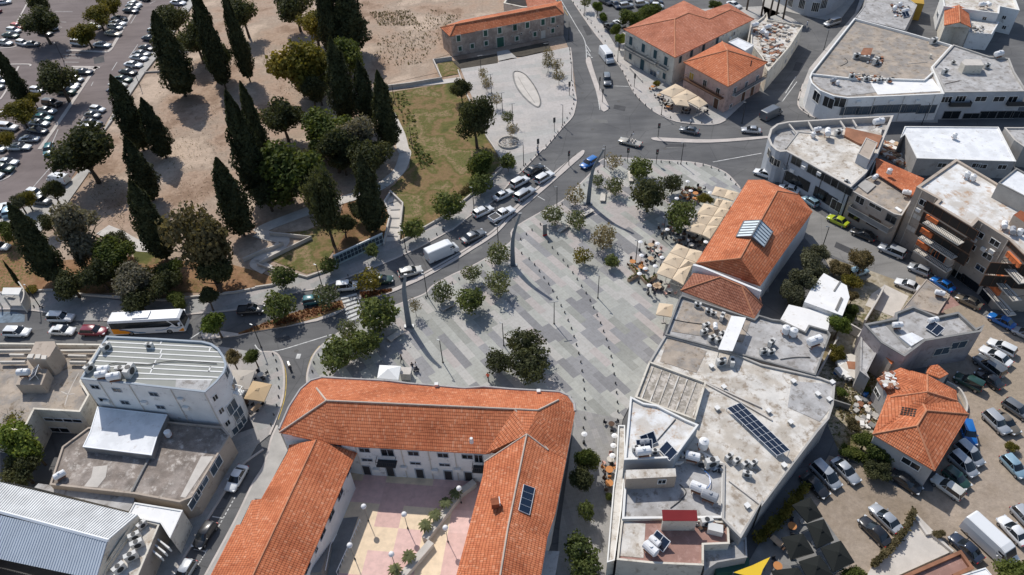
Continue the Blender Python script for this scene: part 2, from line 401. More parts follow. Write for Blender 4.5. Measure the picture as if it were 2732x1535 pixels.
# park: grass, red soil, paths
sheet('grass', 'B 1240,900 1960,790 2020,860 2240,1330 F 2290,20 2370,200 2240,370 2090,500 1830,700 1620,830 1410,950 1385,890 1425,590 1300,440 1350,405 1490,240 1500,120 1440,0 B 1300,1090', 0.006, 'dry_grass', kind='stuff')
sheet('red_soil', 'F 850,590 1000,560 1250,600 1290,700 1240,980 780,1110 700,940 820,700', 0.004, 'red_soil')
sheet('grass', 'F 290,870 500,850 830,700 950,760 700,1130 640,1230 500,1270 130,1130 250,1060 540,910', 0.009, 'dry_grass', kind='stuff')
sheet('red_soil', 'E -200,900 150,870 400,1150 1200,1100 2240,1180 2532,1260 F 0,1240 160,1300 160,1370 0,1390 E 2300,1447 I 820,80 480,40 0,70 -300,80', 0.003, 'red_soil')
sheet('grass', 'E 1280,1060 1480,1020 1600,1060 1560,1160 1380,1200 1300,1140', 0.007, 'dry_grass', kind='stuff')
sheet('dirt', 'B 1000,-60 2200,-60 2180,300 1890,520 1720,570 1780,700 1280,810 1130,600', 0.004, 'dirt')
pathw = MB()
L1 = smooth_line(G('B 1300,1100 1390,1290 1430,1440 F 1450,110 1400,260 1310,350 1230,410', .05), 6); ribbon(pathw, L1, 2.6, -.02, .05)
ribbon(pathw, smooth_line(G('F 1230,410 1090,480 960,520 800,570 520,660 150,800 20,870', .056), 5), 2.6, -.02, .056)
ribbon(pathw, G('B 1230,850 1500,820 1800,790 1985,765', .06), 2.2, -.02, .06)
ribbon(pathw, smooth_line(G('E 990,840 1130,900 1300,990 1470,1010', .05), 4), 3.0, -.02, .05)
ribbon(pathw, smooth_line(G('F 20,870 120,900 270,940 200,1040 60,1120 F 20,1170 120,1230', .062), 4), 2.6, -.02, .062)
tag(pathw.build('path', 'concrete_pale'), kind='structure')
# pavement between park wall and main road, with upper plaza
walk('pavement', 'I -60,70 0,85 480,40 820,110 1300,170 1900,110 2280,70 2532,15 F 0,1400 170,1375 400,1270 500,1300 640,1245 790,1195 1240,960 1400,945 1620,825 1830,705 2090,495 2240,372 G 60,130 330,50 G 100,290 0,390 F 2300,560 2110,680 1880,850 1440,1080 1100,1220 620,1400 J 440,60 90,150 I 2532,205 1900,275 1000,345 700,345 480,270 200,235 -60,232', 'walk_paving', 'I -60,232 200,235 480,270 700,345|I 1000,345 1900,275 2532,205 J 90,150 440,60 F 620,1400 1100,1220 1440,1080 1880,850 2110,680 2300,560 G 0,390 100,290 330,50')
walk('plaza', 'B 1985,665 C 0,578 570,455 600,600 608,800 640,950 630,1040 600,1130 500,1240 330,1442 G 60,135 F 2240,375 2385,235 2370,150 2285,10 B 2245,1330 2065,860', 'pale_paving', 'C 585,460 602,600 612,800 640,950 630,1040 600,1130 500,1240 330,1442', h=.14)
walk('plaza', 'J 985,372 1040,330 1340,205 1480,150 1640,85 F 1720,1380 1900,1280 2100,1190 2260,1100 2470,960 G 30,840 270,690 500,570 640,440 760,320 830,240 870,180 960,150 1200,155 1400,168 1700,185 1900,218 2080,290 2190,400 2230,450 2500,700 2500,1447 K 1800,60 1500,480 1200,1080 1090,1300 O 1000,600 960,1447 900,1800 420,1800 480,1000 620,0 K 600,1080 J 2600,1050 1500,980 700,930 500,960 505,850 560,690 640,590 780,480', 'plaza_paving', 'J 505,960 508,850 560,690 640,590 780,480 900,410|J 1040,330 1340,205 1480,150 1640,85 F 1720,1380 1900,1280 2100,1190 2260,1100 2470,960 G 30,840 270,690 500,570 640,440 760,320 830,240 870,180 960,150 1200,155 1400,168 1700,185 1900,218 2080,290 2190,400 2222,440', h=.13)
sheet('alley', 'K 620,1200 1090,1300 O 1000,600 960,1447 900,1800 420,1800 480,1000 620,0', .137, 'alley_paving')
# pavements round the corner buildings on the far side of the junction
walk('pavement', 'C 560,-60 770,250 940,470 1090,680 1180,860 1260,960 1400,1080 1600,1170 1850,1200 2000,1195 2080,1160 2250,1000 2532,560 D 100,550 350,300 400,250 300,180 C 2450,60 1800,90 1100,300 1020,440 860,180 720,-60', 'pale_paving', 'C 560,-60 770,250 940,470 1090,680 1180,860 1260,960 1400,1080 1600,1170 1850,1200 2000,1195 2080,1160')
sheet('parking_surface', 'C 740,-60 2500,-60 2450,60 1500,60 1100,300 1030,440 880,180', .006, 'asphalt')
walk('pavement', 'D 400,810 352,1010 480,1120 640,1165 1700,1180 1700,1000 430,900 480,700 900,180 990,0 1020,-40 960,-40 900,130 460,660', 'pale_paving', 'D 400,810 352,1010 480,1120 640,1165')
walk('pavement', 'D 30,180 240,110 320,130 660,200 760,190 900,0 900,-60 0,-60', 'concrete', None)
mat('bed_shadow', (.07, .06, .045), var=.3)
# dark ground before the stone house, with the house shadow painted in
sheet('bed_in_shadow', 'B 1905,590 2335,520 2345,610 1985,665', .15, 'bed_shadow'); sheet('bed_in_shadow', 'C 10,540 120,545 390,480 370,400 0,480', .15, 'bed_shadow')
sheet('path', 'B 2335,500 2440,480 2532,560 C 20,560 B 2350,590', .155, 'concrete')
sheet('grass', 'B 1760,615 1905,590 1980,680 1960,715 1800,745', .05, 'dry_grass', kind='stuff')
# pavement by the left block and the street down the left of the square building
walk('pavement', 'J -700,560 -300,600 0,650 180,650 250,720 280,850 270,1080 200,1300 140,1447 N 20,190 M 2400,330 2330,400 2090,760 1850,1150 1500,1700 1200,1700 1620,1080 1830,740 2230,100 I 2450,1380 2200,900 2000,700 1300,560', 'walk_paving', 'J 0,650 180,650 250,720 280,850 270,1080 200,1300 140,1447|M 2540,230 2400,330 2330,400 2090,760 1850,1150 1500,1700')
walk('pavement', 'N 330,0 250,90 315,240 60,712 M 2430,722 2320,950 2030,1500 1950,1500 2250,950 2400,640 N -10,540 80,400 125,260 160,120 215,0 J 235,1380 240,1330', 'concrete', 'N 215,0 160,120 125,260 80,400 -10,540 M 2400,640 2250,950 1950,1500')
# yard and dirt car park on the right
sheet('parking_ground', 'H 1500,1200 L 1800,0 2200,350 X 2900,960 2900,1800 2200,1700 P 700,1447 850,1300 400,700 380,640 480,550 650,290 1000,400 1300,600 1650,640 1800,-200 L 1960,1200 1800,900 1400,700', .02, 'dirt_lot')
sheet('street', 'H 480,640 900,900 1200,1060 1640,1300 L 2100,200 2532,520 2900,800 2700,1000 2150,480 1900,250 1300,-20 1200,1240 H 1100,1280 480,1000 400,900', .01, 'asphalt_pale')
sheet('yard', 'H 600,1100 1080,1250 L 1500,30 1900,150 1300,300 1000,400 930,700 1100,900 1230,1200 1080,1447 P 1000,420 740,240 640,0 L 690,940 520,860 660,460 640,350 800,120', .03, 'yard_soil')
sheet('forecourt', 'L 1190,0 1420,110 1300,320 1000,200 1060,90', .06, 'concrete_pale')
walk('forecourt', 'P 1460,820 1850,1210 1270,1470 1000,1800 800,1800 1060,1370', 'concrete_pale', None, h=.3)
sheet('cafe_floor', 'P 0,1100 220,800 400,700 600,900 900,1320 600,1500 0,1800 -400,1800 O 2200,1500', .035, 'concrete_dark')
# road islands
def island(name, s, sm=3, m='kerb', h=.14):
    P = smooth_line(G(s, h), sm, True); tag(MB().prism(P, -.02, h).build(name, m), kind='structure'); return P
med = 'G 722,88 700,75 600,150 440,275 200,485 0,660 F 2300,840 2100,980 1900,1100 1640,1250 1500,1330 1330,1410 J 1100,90 1010,100 1020,145 1250,100 1480,5 F 1640,1305 1900,1160 2100,1035 2330,885 G 0,745 200,570 430,370 610,210 700,130'
island('median', med, 2)
lane = MB()
ribbon(lane, smooth_line(G('G 640,105 430,310 200,515 0,700 F 2320,850 2100,1000 1900,1125 1640,1270', .16), 4), .16, .13, .165)
tag(lane.build('kerb', 'kerb_dark'), kind='structure')
island('traffic_island', 'C 742,560 775,555 800,640 870,850 955,1020 930,1068 885,1062 840,900 770,700 735,600', 2)
island('traffic_island', 'C 1368,1340 1420,1325 1800,1345 2100,1340 2480,1312 2490,1332 2100,1368 1800,1378 1450,1362', 2)
island('traffic_island', 'J 0,400 400,265 830,190 870,200 860,240 600,350 0,450 I 2300,490 2100,510 1960,520 1940,440 2000,415 2300,470', 2)
# flower beds on the island
for s in ('J 0,402 300,290 600,205 840,150 865,225 600,320 300,400 0,448 I 2300,480 2300,462', 'J 1010,75 1330,45 1320,65 1040,150'):
    tag(MB().prism(G(s, .17), 0, .17).build('flower_bed', 'red_soil'), kind='structure')
# painted markings
pm = MB()
for i in range(7):
    t = i/6.0
    a = Vector((830, 130, 0))*(1-t)+Vector((900, 355, 0))*t; c = Vector((985, 90, 0))*(1-t)+Vector((1040, 290, 0))*t
    ribbon(pm, G(f'J {a.x},{a.y} {c.x},{c.y}', .01), .55, 0, .012, False)
for s in ('C 740,570 725,400 640,250 470,-40', 'C 745,480 790,560', 'C 735,430 780,500', 'C 735,510 800,560', 'C 745,575 840,900 870,1060', 'I 1830,525 1960,440', 'J 0,580 60,640 220,635 480,560 740,480', 'G 1960,190 2430,105', 'C 980,830 1150,835', 'F 2200,550 2020,690', 'F 2120,680 1900,850', 'G 90,300 20,360'):
    ribbon(pm, smooth_line(G(s, .01), 4), .18, 0, .012, False)
for s in ('J 400,690 440,690',): ribbon(pm, G(s, .01), 1.0, 0, .012, False)
for (a, c) in (((2270, 690), (2080, 1030)), ((2000, 1200), (1880, 1400))):
    for i in range(9):
        t0, t1 = i/9, (i+.6)/9
        ribbon(pm, G(f'M {a[0]+(c[0]-a[0])*t0},{a[1]+(c[1]-a[1])*t0} {a[0]+(c[0]-a[0])*t1},{a[1]+(c[1]-a[1])*t1}', .01), .14, 0, .012, False)
for s in ('M 2050,880 2160,900', 'M 1870,1195 1990,1220', 'G 200,480 340,560', 'D 200,980 340,790', 'D 230,900 330,740', 'G 350,240 430,300'):
    ribbon(pm, G(s, .01), .16, 0, .012, False)
tag(pm.build('road_marking', 'road_paint'), kind='structure')
ym = MB()
for s in ('J 262,730 300,860 290,1080 225,1300', 'J 500,960 500,860 545,700 625,590', 'C 470,0 500,60 560,150'):
    ribbon(ym, smooth_line(G(s, .01), 4), .13, 0, .012, False)
tag(ym.build('road_marking', 'road_paint_yellow'), kind='structure')
mat('worn_blue_paint', (.17, .22, .27), var=.5, scale=1.5, fine=.3); sheet('road_marking', 'I -60,262 150,262 240,290 235,360 -60,372', .012, 'worn_blue_paint')
mat('asphalt_patch', (.075, .075, .078), var=.2, fine=.2); mat('asphalt_patch_pale', (.17, .168, .16), var=.2, fine=.2)
for s, m_ in (('C 700,250 760,245 800,330 745,345', 'asphalt_patch'), ('C 1010,1010 1120,1030 1110,1075 1000,1050', 'asphalt_patch'), ('C 1500,1400 1640,1395 1650,1425 1510,1432', 'asphalt_patch_pale'), ('J 180,520 330,490 345,530 195,560', 'asphalt_patch'), ('F 2060,1050 2170,990 2200,1020 2090,1085', 'asphalt_patch_pale'), ('D 330,600 400,610 360,690 300,680', 'asphalt_patch'), ('H 720,960 900,1040 870,1090 700,1010', 'asphalt_patch'), ('M 2200,560 2260,590 2190,720 2130,690', 'asphalt_patch'), ('C 800,1150 940,1160 950,1190 810,1185', 'asphalt_patch_pale'), ('G 1500,20 1700,15 1705,40 1505,48', 'asphalt_patch'), ('A 900,560 1000,540 1010,600 910,620', 'asphalt_patch'), ('L 2250,420 2400,500 2370,540 2220,460', 'asphalt_patch')):
    sheet('road_patch', s, .016 if m_ == 'asphalt_patch' else .007, m_)
# courtyard of the square building
sheet('courtyard', 'N 900,330 2300,480 2532,600 O -100,900 -500,1800 N -300,1900 600,1000', .02, 'courtyard_squares')
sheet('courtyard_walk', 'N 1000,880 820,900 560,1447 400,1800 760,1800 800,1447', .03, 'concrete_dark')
# ---------------------------------------------------------------- building materials
mat('plaster_cream', (.66, .61, .52), var=.1, fine=.05, stain=((.40, .35, .28), .62))
mat('plaster_white', (.74, .74, .73), var=.08, fine=.04, stain=((.45, .44, .43), .66))
mat('plaster_pink', (.56, .385, .325), var=.12, fine=.05, stain=((.40, .28, .24), .6))
mat('plaster_grey', (.40, .385, .37), var=.1, fine=.05, stain=((.27, .25, .23), .62))
mat('plaster_tan', (.43, .36, .295), var=.08, fine=.05, stain=((.27, .22, .18), .64))
mat('plaster_mauve', (.37, .325, .32), var=.15, fine=.08, stain=((.27, .23, .22), .6))
mat('plaster_blue_grey', (.42, .44, .47), var=.1, fine=.05)
mat('stone_wall', (.46, .375, .315), var=.2, fine=.3, scale=1.5, col2=(.34, .27, .23), bump=.3)
mat('roof_brown', (.40, .335, .27), var=.18, fine=.1, col2=(.30, .27, .24), stain=((.22, .17, .12), .62), scale=1.1)
mat('roof_grey', (.46, .45, .44), var=.18, fine=.1, col2=(.38, .365, .35), stain=((.25, .23, .21), .60))
mat('roof_pale', (.64, .61, .56), var=.14, fine=.08, col2=(.50, .45, .385), stain=((.33, .27, .21), .60))
mat('roof_white', (.78, .79, .80), var=.06, fine=.04, col2=(.68, .69, .70), stain=((.5, .46, .42), .66))
mat('roof_white_worn', (.72, .72, .71), var=.08, fine=.06, col2=(.55, .51, .46), stain=((.44, .30, .2), .62), scale=.8)
mat('roof_ribbed', (.40, .36, .30), var=.25, fine=.2, col2=(.28, .25, .21), stain=((.55, .5, .44), .55), scale=1.6)
mat('roof_terracotta', (.32, .185, .15), var=.15, fine=.08, stain=((.42, .26, .22), .6))
mat('roof_stained', (.24, .20, .17), var=.3, fine=.2, col2=(.33, .285, .25), stain=((.52, .47, .42), .62), scale=1.0)
mat('roof_green_grey', (.30, .305, .275), var=.06, fine=.04)
mat('skylight_glazing', (.62, .69, .72), rough=.35); mat('membrane_white', (.80, .79, .77), var=.06, stain=((.6, .56, .5), .66))
mat('sheet_metal', (.50, .56, .62), rough=.45, var=.05)
mat('sheet_metal_white', (.80, .82, .84), rough=.5, var=.04)
mat('trim_white', (.74, .73, .70), var=.06)
mat('trim_stone', (.58, .54, .48), var=.08)
mat('trim_green', (.035, .10, .075), rough=.6); mat('trim_teal', (.03, .075, .09), rough=.6); mat('trim_brown', (.12, .06, .035), rough=.6)
mat('glass', (.012, .016, .02), rough=.12, spec=.6); mat('glass_sky', (.06, .085, .11), rough=.15, spec=.7)
mat('dark_metal', (.035, .037, .04), rough=.5); mat('grey_metal', (.22, .23, .24), rough=.45, metal=.5)
mat('white_metal', (.78, .78, .78), rough=.4); mat('awning_orange', (.60, .17, .06), rough=.9); mat('awning_cloth', (.34, .30, .27), rough=.9)
mat('sign_red', (.30, .10, .13)); mat('sign_white', (.8, .8, .8)); mat('red_sheet', (.30, .035, .035), rough=.6, var=.08); mat('ochre', (.45, .28, .05), var=.1)
mat('rust', (.30, .14, .08), var=.3); mat('mortar', (.52, .42, .34), var=.15); mat('ridge_tile', (.50, .22, .12), var=.2); mat('bluish_wall', (.34, .38, .42), var=.08); mat('teal_panel', (.42, .50, .50), var=.08)

class Bld:
    """a building as one thing: the wall from the ground to the roof, roof, parapet, windows and doors as parts"""
    def __init__(s, name, label, cat, roof, h, wall='plaster_grey', roofm='roof_grey', para=(.5, .25), z0=0.0, param=None, sm=0):
        s.h = h; P = G(roof, h) if isinstance(roof, str) else roof
        if sm: P = smooth_line(P, sm, True)
        s.P = ccw(P); c = sum(s.P, Vector((0, 0, 0)))/len(s.P)
        s.o = empty(name, (c.x, c.y, z0), label, cat)
        s.name = name; s.wall = wall; s.z0 = z0
        if wall: MB().prism(s.P, z0, h-(.02 if para else 0), top=False).build('wall', wall, s.o)
        if roofm:
            rz = h-(para[0] if para else 0)
            MB().prism(inset(s.P, .01), rz-.01, rz, side=False).build('roof', roofm, s.o)
        if para:
            q = MB(); n = len(s.P); I = inset(s.P, para[1]); O = inset(s.P, -.04)
            vs = [(p.x, p.y, h) for p in O]+[(p.x, p.y, h) for p in I]+[(p.x, p.y, h-.14) for p in O]+[(p.x, p.y, h-para[0]-.01) for p in I]
            fs = []
            for i in range(n):
                j = (i+1) % n; fs += [(i, j, n+j, n+i), (j, i, 2*n+i, 2*n+j), (n+i, n+j, 3*n+j, 3*n+i)]
            q.add(vs, fs).build('parapet', param or wall or 'concrete', s.o)
    def edge(s, near):
        """the wall plane whose ground/roof line passes nearest the given survey point"""
        best = None
        n = len(s.P)
        for i in range(n):
            a, b_ = s.P[i], s.P[(i+1) % n]
            nrm = Vector(((b_-a).y, -(b_-a).x, 0)).normalized()
            if nrm.dot(Vector((0, 0, CAMH))-Vector((a.x, a.y, 0))) <= 0: continue
            p = on_plane(near, a, b_); d = (b_-a); L_ = d.length; t = (Vector((p.x, p.y, 0))-Vector((a.x, a.y, 0))).dot(Vector((d.x, d.y, 0)))/L_**2
            over = max(0, -t, t-1)*L_
            if over > 1.5 or p.z < -1 or p.z > s.h+.5: continue
            dist = (p-Vector((0, 0, CAMH))).length
            if best is None or over < best[0]-.01 or (abs(over-best[0]) < .01 and dist < best[1]): best = (over, dist, a, b_, p)
        return best
    def win(s, pts, w, h, frame='trim_white', pane='glass', name='window', bars=1, kid='pane', depth=.05, sill=None):
        for p in ppx(pts):
            e = s.edge(p)
            if e is None: print('no wall for', s.name, pts[:12], [round(q) for q in p]); continue
            _, _, a, b_, c = e; u = (b_-a).normalized(); n = Vector((u.y, -u.x, 0))
            z1 = min(c.z+h/2, s.h-.15); z0_ = max(c.z-h/2, .12); c.z = (z0_+z1)/2; hh = z1-z0_
            if hh < .3: continue
            f = MB(); t = .09
            ang = math.atan2(u.y, u.x)
            def bar(cu, cz, du, dz, dp):
                q = c+u*cu+n*(dp/2+.001); f.box((q.x, q.y, c.z+cz), (du, dp, dz), ang)
            bar(0, hh/2-t/2, w, t, depth+.03); bar(0, -hh/2+t/2, w+(.16 if sill else 0), t, depth+(.1 if sill else .03))
            bar(-w/2+t/2, 0, t, hh-2*t, depth+.03); bar(w/2-t/2, 0, t, hh-2*t, depth+.03)
            for k in range(bars): bar(-w/2+w*(k+1)/(bars+1), 0, .06, hh-2*t, depth+.02)
            fo = f.build(name, frame, s.o)
            g_ = MB(); q = c+n*(depth/2-.005); g_.box((q.x, q.y, c.z), (w-.1, depth-.012, hh-.1), ang); g_.build(kid, pane, fo)
    def door(s, pts, w, h, m='trim_brown', frame='trim_stone'):
        for p in ppx(pts):
            e = s.edge(p)
            if e is None: print('no wall for door', s.name, p); continue
            _, _, a, b_, c = e; u = (b_-a).normalized(); n = Vector((u.y, -u.x, 0)); ang = math.atan2(u.y, u.x)
            f = MB()
            for cu, cz, du, dz in ((0, h+.06, w+.3, .14), (-w/2-.08, h/2, .14, h), (w/2+.08, h/2, .14, h)):
                q = c+u*cu+n*.04; f.box((q.x, q.y, .13+cz), (du, .09, dz), ang)
            fo = f.build('door_frame', frame, s.o); q = c+n*.025
            MB().box((q.x, q.y, .13+h/2), (w, .05, h-.01), ang).build('door', m, fo)
    def shutters(s, pts, w, h, m='trim_green', frame='trim_stone'):
        for p in ppx(pts):
            e = s.edge(p)
            if e is None: print('no wall for shutter', s.name, p); continue
            _, _, a, b_, c = e; u = (b_-a).normalized(); n = Vector((u.y, -u.x, 0)); ang = math.atan2(u.y, u.x)
            c.z = min(max(c.z, h/2+.2), s.h-h/2-.25); f = MB()
            for cu, cz, du, dz in ((0, h/2+.1, w+.5, .22), (0, -h/2-.1, w+.5, .2), (-w/2-.13, 0, .24, h), (w/2+.13, 0, .24, h)):
                q = c+u*cu+n*.035; f.box((q.x, q.y, c.z+cz), (du, .07, dz), ang)
            fo = f.build('window', frame, s.o); sh = MB()
            for sg in (-1, 1):
                q = c+u*(sg*w/4)+n*.05; sh.box((q.x, q.y, c.z), (w/2-.04, .07, h-.02), ang)
                for k in range(6):
                    q2 = c+u*(sg*w/4)+n*.09; sh.box((q2.x, q2.y, c.z-h/2+(k+.5)*h/6), (w/2-.16, .025, .05), ang)
            sh.build('shutter', m, fo)
    def balcony(s, a, b_, z, depth=1.2, rail='dark_metal', slab='plaster_grey', solid=None, h=1.0):
        """balcony along the wall between the survey points a and b at slab level z"""
        A, B = ppx(a)[0], ppx(b_)[0]; e = s.edge(A) or s.edge(B)
        if e is None: print('no wall for balcony', s.name); return
        _, _, p0, p1, _c = e; A = on_plane(A, p0, p1); B = on_plane(B, p0, p1); u = (p1-p0).normalized(); n = Vector((u.y, -u.x, 0))
        A.z = B.z = z; c = (A+B)/2+n*(depth/2+.01); L_ = (B-A).length; ang = math.atan2(u.y, u.x)
        o = MB().box((c.x, c.y, z), (L_, depth, .18), ang).build('balcony', slab, s.o)
        r = MB(); q = c+n*(depth/2-.05)
        if solid: r.box((q.x, q.y, z+.09+h/2), (L_-.02, .07, h), ang); 
        else:
            r.box((q.x, q.y, z+h), (L_, .07, .07), ang); r.box((q.x, q.y, z+.2), (L_, .05, .05), ang)
            k = max(3, int(L_/.28))
            for i in range(k+1):
                q3 = q+u*(L_*(i/k-.5)*.99); r.box((q3.x, q3.y, z+h/2+.09), (.04, .04, h-.1), ang)
        for sg in (-1, 1):
            q4 = c+u*(sg*(L_/2-.04)); r.box((q4.x, q4.y, z+(.09+h/2 if solid else h)), (.06, depth-.12, h if solid else .06), ang)
        r.build('railing', solid or rail, o)
    def pipes(s, pts, m='trim_stone'):
        for p in ppx(pts):
            e = s.edge(p)
            if e is None: continue
            _, _, a, b_, c = e; u = (b_-a).normalized(); n = Vector((u.y, -u.x, 0)); q = c+n*.09; MB().cyl((q.x, q.y, s.z0+.1), (q.x, q.y, s.h-.25), .06, .06, 6).build('drainpipe', m, s.o)
    def ac(s, pts):
        for p in ppx(pts):
            e = s.edge(p)
            if e is None: continue
            _, _, a, b_, c = e; u = (b_-a).normalized(); n = Vector((u.y, -u.x, 0)); q = c+n*.22; g_ = math.atan2(u.y, u.x); MB().box((q.x, q.y, c.z), (.85, .35, .6), g_).build('wall_unit', 'trim_white', s.o)
    def patch(s, name, pts, m, z=None, h=.01, lab=None):
        z = (s.h-.5+.02) if z is None else z
        return MB().prism(G(pts, z), z-h, z, side=h > .02).build(name, m, s.o, lab)
    def ribs(s, name, segs, z, w_, hh, m):
        b = MB()
        for q in segs.split('|'): ribbon(b, G(q, z+hh), w_, z, z+hh)
        return b.build(name, m, s.o)
def inset(P, d):
    P = ccw(P) if True else P; n = len(P); out = []
    for i in range(n):
        a, b_, c = P[i-1], P[i], P[(i+1) % n]
        u = (b_-a); u.z = 0; v = (c-b_); v.z = 0
        if u.length < 1e-5 or v.length < 1e-5: out.append(b_.copy()); continue
        u.normalize(); v.normalize(); nu = Vector((-u.y, u.x, 0)); nv = Vector((-v.y, v.x, 0)); bi = nu+nv
        if bi.length < 1e-3: out.append(b_+nu*d); continue
        bi.normalize(); k = d/max(.45, bi.dot(nu)); out.append(b_+bi*k)
    return out
def tiled(b, verts, faces, m='tile_orange', ridges=None, th=.16, rm='ridge_tile', rr=.16, name='roof', lab=None):
    """pitched roof: named points (survey point, level), faces; closed off with an eaves board below"""
    V = {k: (G1(v[0], v[1]) if isinstance(v[0], str) else Vector(v)) for k, v in verts.items()}
    q = MB(); keys = list(V); idx = {k: i for i, k in enumerate(keys)}; top = [V[k] for k in keys]
    F = []
    for f in faces.split():
        f = f.split('-'); pts = [V[k] for k in f]; nn = Vector((0, 0, 0))
        for i in range(len(pts)): nn += (pts[i]-pts[0]).cross(pts[(i+1) % len(pts)]-pts[0])
        if nn.z < 0: f = f[::-1]; pts = pts[::-1]
        if len(pts) > 3:
            T = geometry.tessellate_polygon([[Vector((p.x, p.y, 0)) for p in pts]])
            # keep one flat plane per slope: fit the face to its mean normal for shading only
            for t in T:
                a = [f[i] for i in t]
                if (V[a[1]]-V[a[0]]).cross(V[a[2]]-V[a[0]]).z < 0: a = a[::-1]
                F.append([idx[k] for k in a])
        else: F.append([idx[k] for k in f])
    q.add(top, F)
    from collections import Counter
    ec = Counter()
    for f in F:
        for i in range(len(f)): ec[frozenset((f[i], f[(i+1) % len(f)]))] += 1
    for f in F:
        for i in range(len(f)):
            a, c = f[i], f[(i+1) % len(f)]
            if ec[frozenset((a, c))] == 1:
                A, C = top[a], top[c]; dn = Vector((0, 0, -th)); q.add([A, A+dn, C+dn, C], [(0, 1, 2, 3)])
    q.add([t+Vector((0, 0, -th)) for t in top], [f[::-1] for f in F])
    o = q.build(name, m, b.o if isinstance(b, Bld) else b, lab, uv=True)
    if ridges:
        r = MB()
        for seg in ridges.split():
            ks = seg.split('-')
            for a, c in zip(ks[:-1], ks[1:]): r.cyl(V[a], V[c], rr, rr, 6)
        r.build('ridge', rm, o)
    return o, V
from mathutils.bvhtree import BVHTree
def surf(o, p, lift=.03):
    """point of a built surface seen at the survey point"""
    off = abs_loc(o); bv = BVHTree.FromPolygons([v.co+off for v in o.data.vertices], [tuple(q.vertices) for q in o.data.polygons])
    r = np.array([(p[0]-PCX)/FPX, (p[1]-PCY)/FPX, 1.0]); d = Vector((np.dot(r, _right), np.dot(r, _fwd), -np.dot(r, _down))).normalized()
    h, n, _, _ = bv.ray_cast(Vector((0, 0, CAMH)), d); return (h+n*lift) if h is not None else g(p, 5)
def plane_pt(s, a, b_, c):
    """point of the plane a-b-c seen at the survey point s"""
    p = ppx(s)[0]; r = np.array([(p[0]-PCX)/FPX, (p[1]-PCY)/FPX, 1.0]); d = Vector((np.dot(r, _right), np.dot(r, _fwd), -np.dot(r, _down))); n = (b_-a).cross(c-a); C0 = Vector((0, 0, CAMH)); return C0+d*((a-C0).dot(n)/d.dot(n))
def roofbox(b, name, at, z, d, ang, m, parent=None, zc=None):
    p = G1(at, z); return MB().box((p.x, p.y, z+d[2]/2), d, math.radians(ang)).build(name, m, parent or b.o)
# ---------------------------------------------------------------- the long stone house by the upper plaza
def walls_for(V, keys, d=.5):
    P = [Vector((V[k].x, V[k].y, 0)) for k in keys]; return inset(ccw(P), d)
b = Bld('stone_house', 'long two-storey stone house with green shutters and a narrow orange tiled roof', 'house',
        'B 1888,350 1800,268 1980,190 C 440,20 520,60 522,140', 5.6, 'stone_wall', 'roof_brown', para=None)
tiled(b, dict(a=('B 1880,352', 5.6), b=('B 1790,266', 5.6), r=('B 1930,238', 7.3), s=('C 440,58', 7.3), e=('C 524,138', 5.6), f=('C 500,10', 5.6), h=('B 2000,195', 5.6)), 'a-r-s-e a-b-r b-h-r r-h-f-s s-f-e', 'tile_orange', 'a-r r-s b-r s-e')
b.shutters('B 1965,372 2225,318 2362,288 2508,258 C 50,258 170,238 320,205 417,185', .95, 1.5)
b.shutters('B 1980,470 2098,445 2232,418 C 70,372 243,330 415,296', .85, 1.15)
b.win('C 20,348 110,325 197,310 285,292 370,272 460,256', .55, .5, 'trim_stone', bars=0)
b.door('B 2370,420', 1.9, 2.6, 'trim_green'); b.door('C 322,330', 1.0, 2.0, 'trim_stone')
b.win('B 1845,345', .8, 1.4, 'trim_stone')
# ruined wing behind it
b = Bld('roofless_building', 'roofless plastered building with orange tiles on its far wing, behind the stone house', 'building', 'C -60,30 -10,-60 300,-80 470,-10 400,40 130,70', 5.0, 'plaster_cream', None, para=(.05, .45), param='plaster_cream')
tiled(b, dict(a=('C 150,-10', 5.2), b=('C 175,80', 5.2), c=('C 470,40', 5.2), d=('C 400,-60', 5.2)), 'a-b-c-d', 'tile_faded')
# ---------------------------------------------------------------- cream corner building
ze, zr = 7.6, 10.6
v = dict(W=('C 1098,284', ze), S=('C 1596,558', ze), E=('C 2360,186', ze), N=('C 1680,6', ze), F=('C 2110,32', ze), A=('C 1592,185', 9.6), B=('C 1722,128', zr), V=('C 1922,186', 8.9), C=('C 2130,95', 10.0), M=('C 1885,108', 8.3))
_S, _E, _A = G1(*v['S']), G1(*v['E']), G1('C 1592,185', 9.9); v['A'] = _A
for k in 'BVC': v[k] = plane_pt(v[k][0], _S, _E, _A)
v['M'] = ('C 1885,108', max(ze+.2, v['V'].z-.7))
b = Bld('corner_house', 'large cream corner house with orange hipped roofs, teal shutters and small balconies', 'house', 'C 1118,300 1592,548 2330,200 2105,50 1890,118 1682,24', ze, 'plaster_cream', None, para=None)
tiled(b, v, 'W-S-A S-E-C-V-B-A W-A-B-N N-B-V-M M-V-C-F C-E-F', 'tile_faded', 'W-A-B A-S V-C B-V C-E', rm='ridge_tile')
b.shutters('C 1170,395 1290,465 1405,525 1508,590', 1.15, 2.1, 'trim_teal', 'trim_stone')
b.shutters('C 1165,545 1492,735', 1.0, 1.5, 'trim_teal'); b.shutters('C 1645,575 1752,518 1868,462 2000,395', 1.0, 1.7, 'trim_teal')
b.win('C 2165,325', .8, 1.2); b.door('C 1278,640', 1.4, 2.7, 'trim_teal'); b.win('C 1385,710', 2.4, 1.7, 'trim_stone', 'glass_sky')
for A, B_ in (('C 1128,445', 'C 1205,480'), ('C 1210,490', 'C 1335,545'), ('C 1338,560', 'C 1425,610'), ('C 1440,625', 'C 1535,670')): b.balcony(A, B_, 3.7, 1.1, slab='grey_metal')
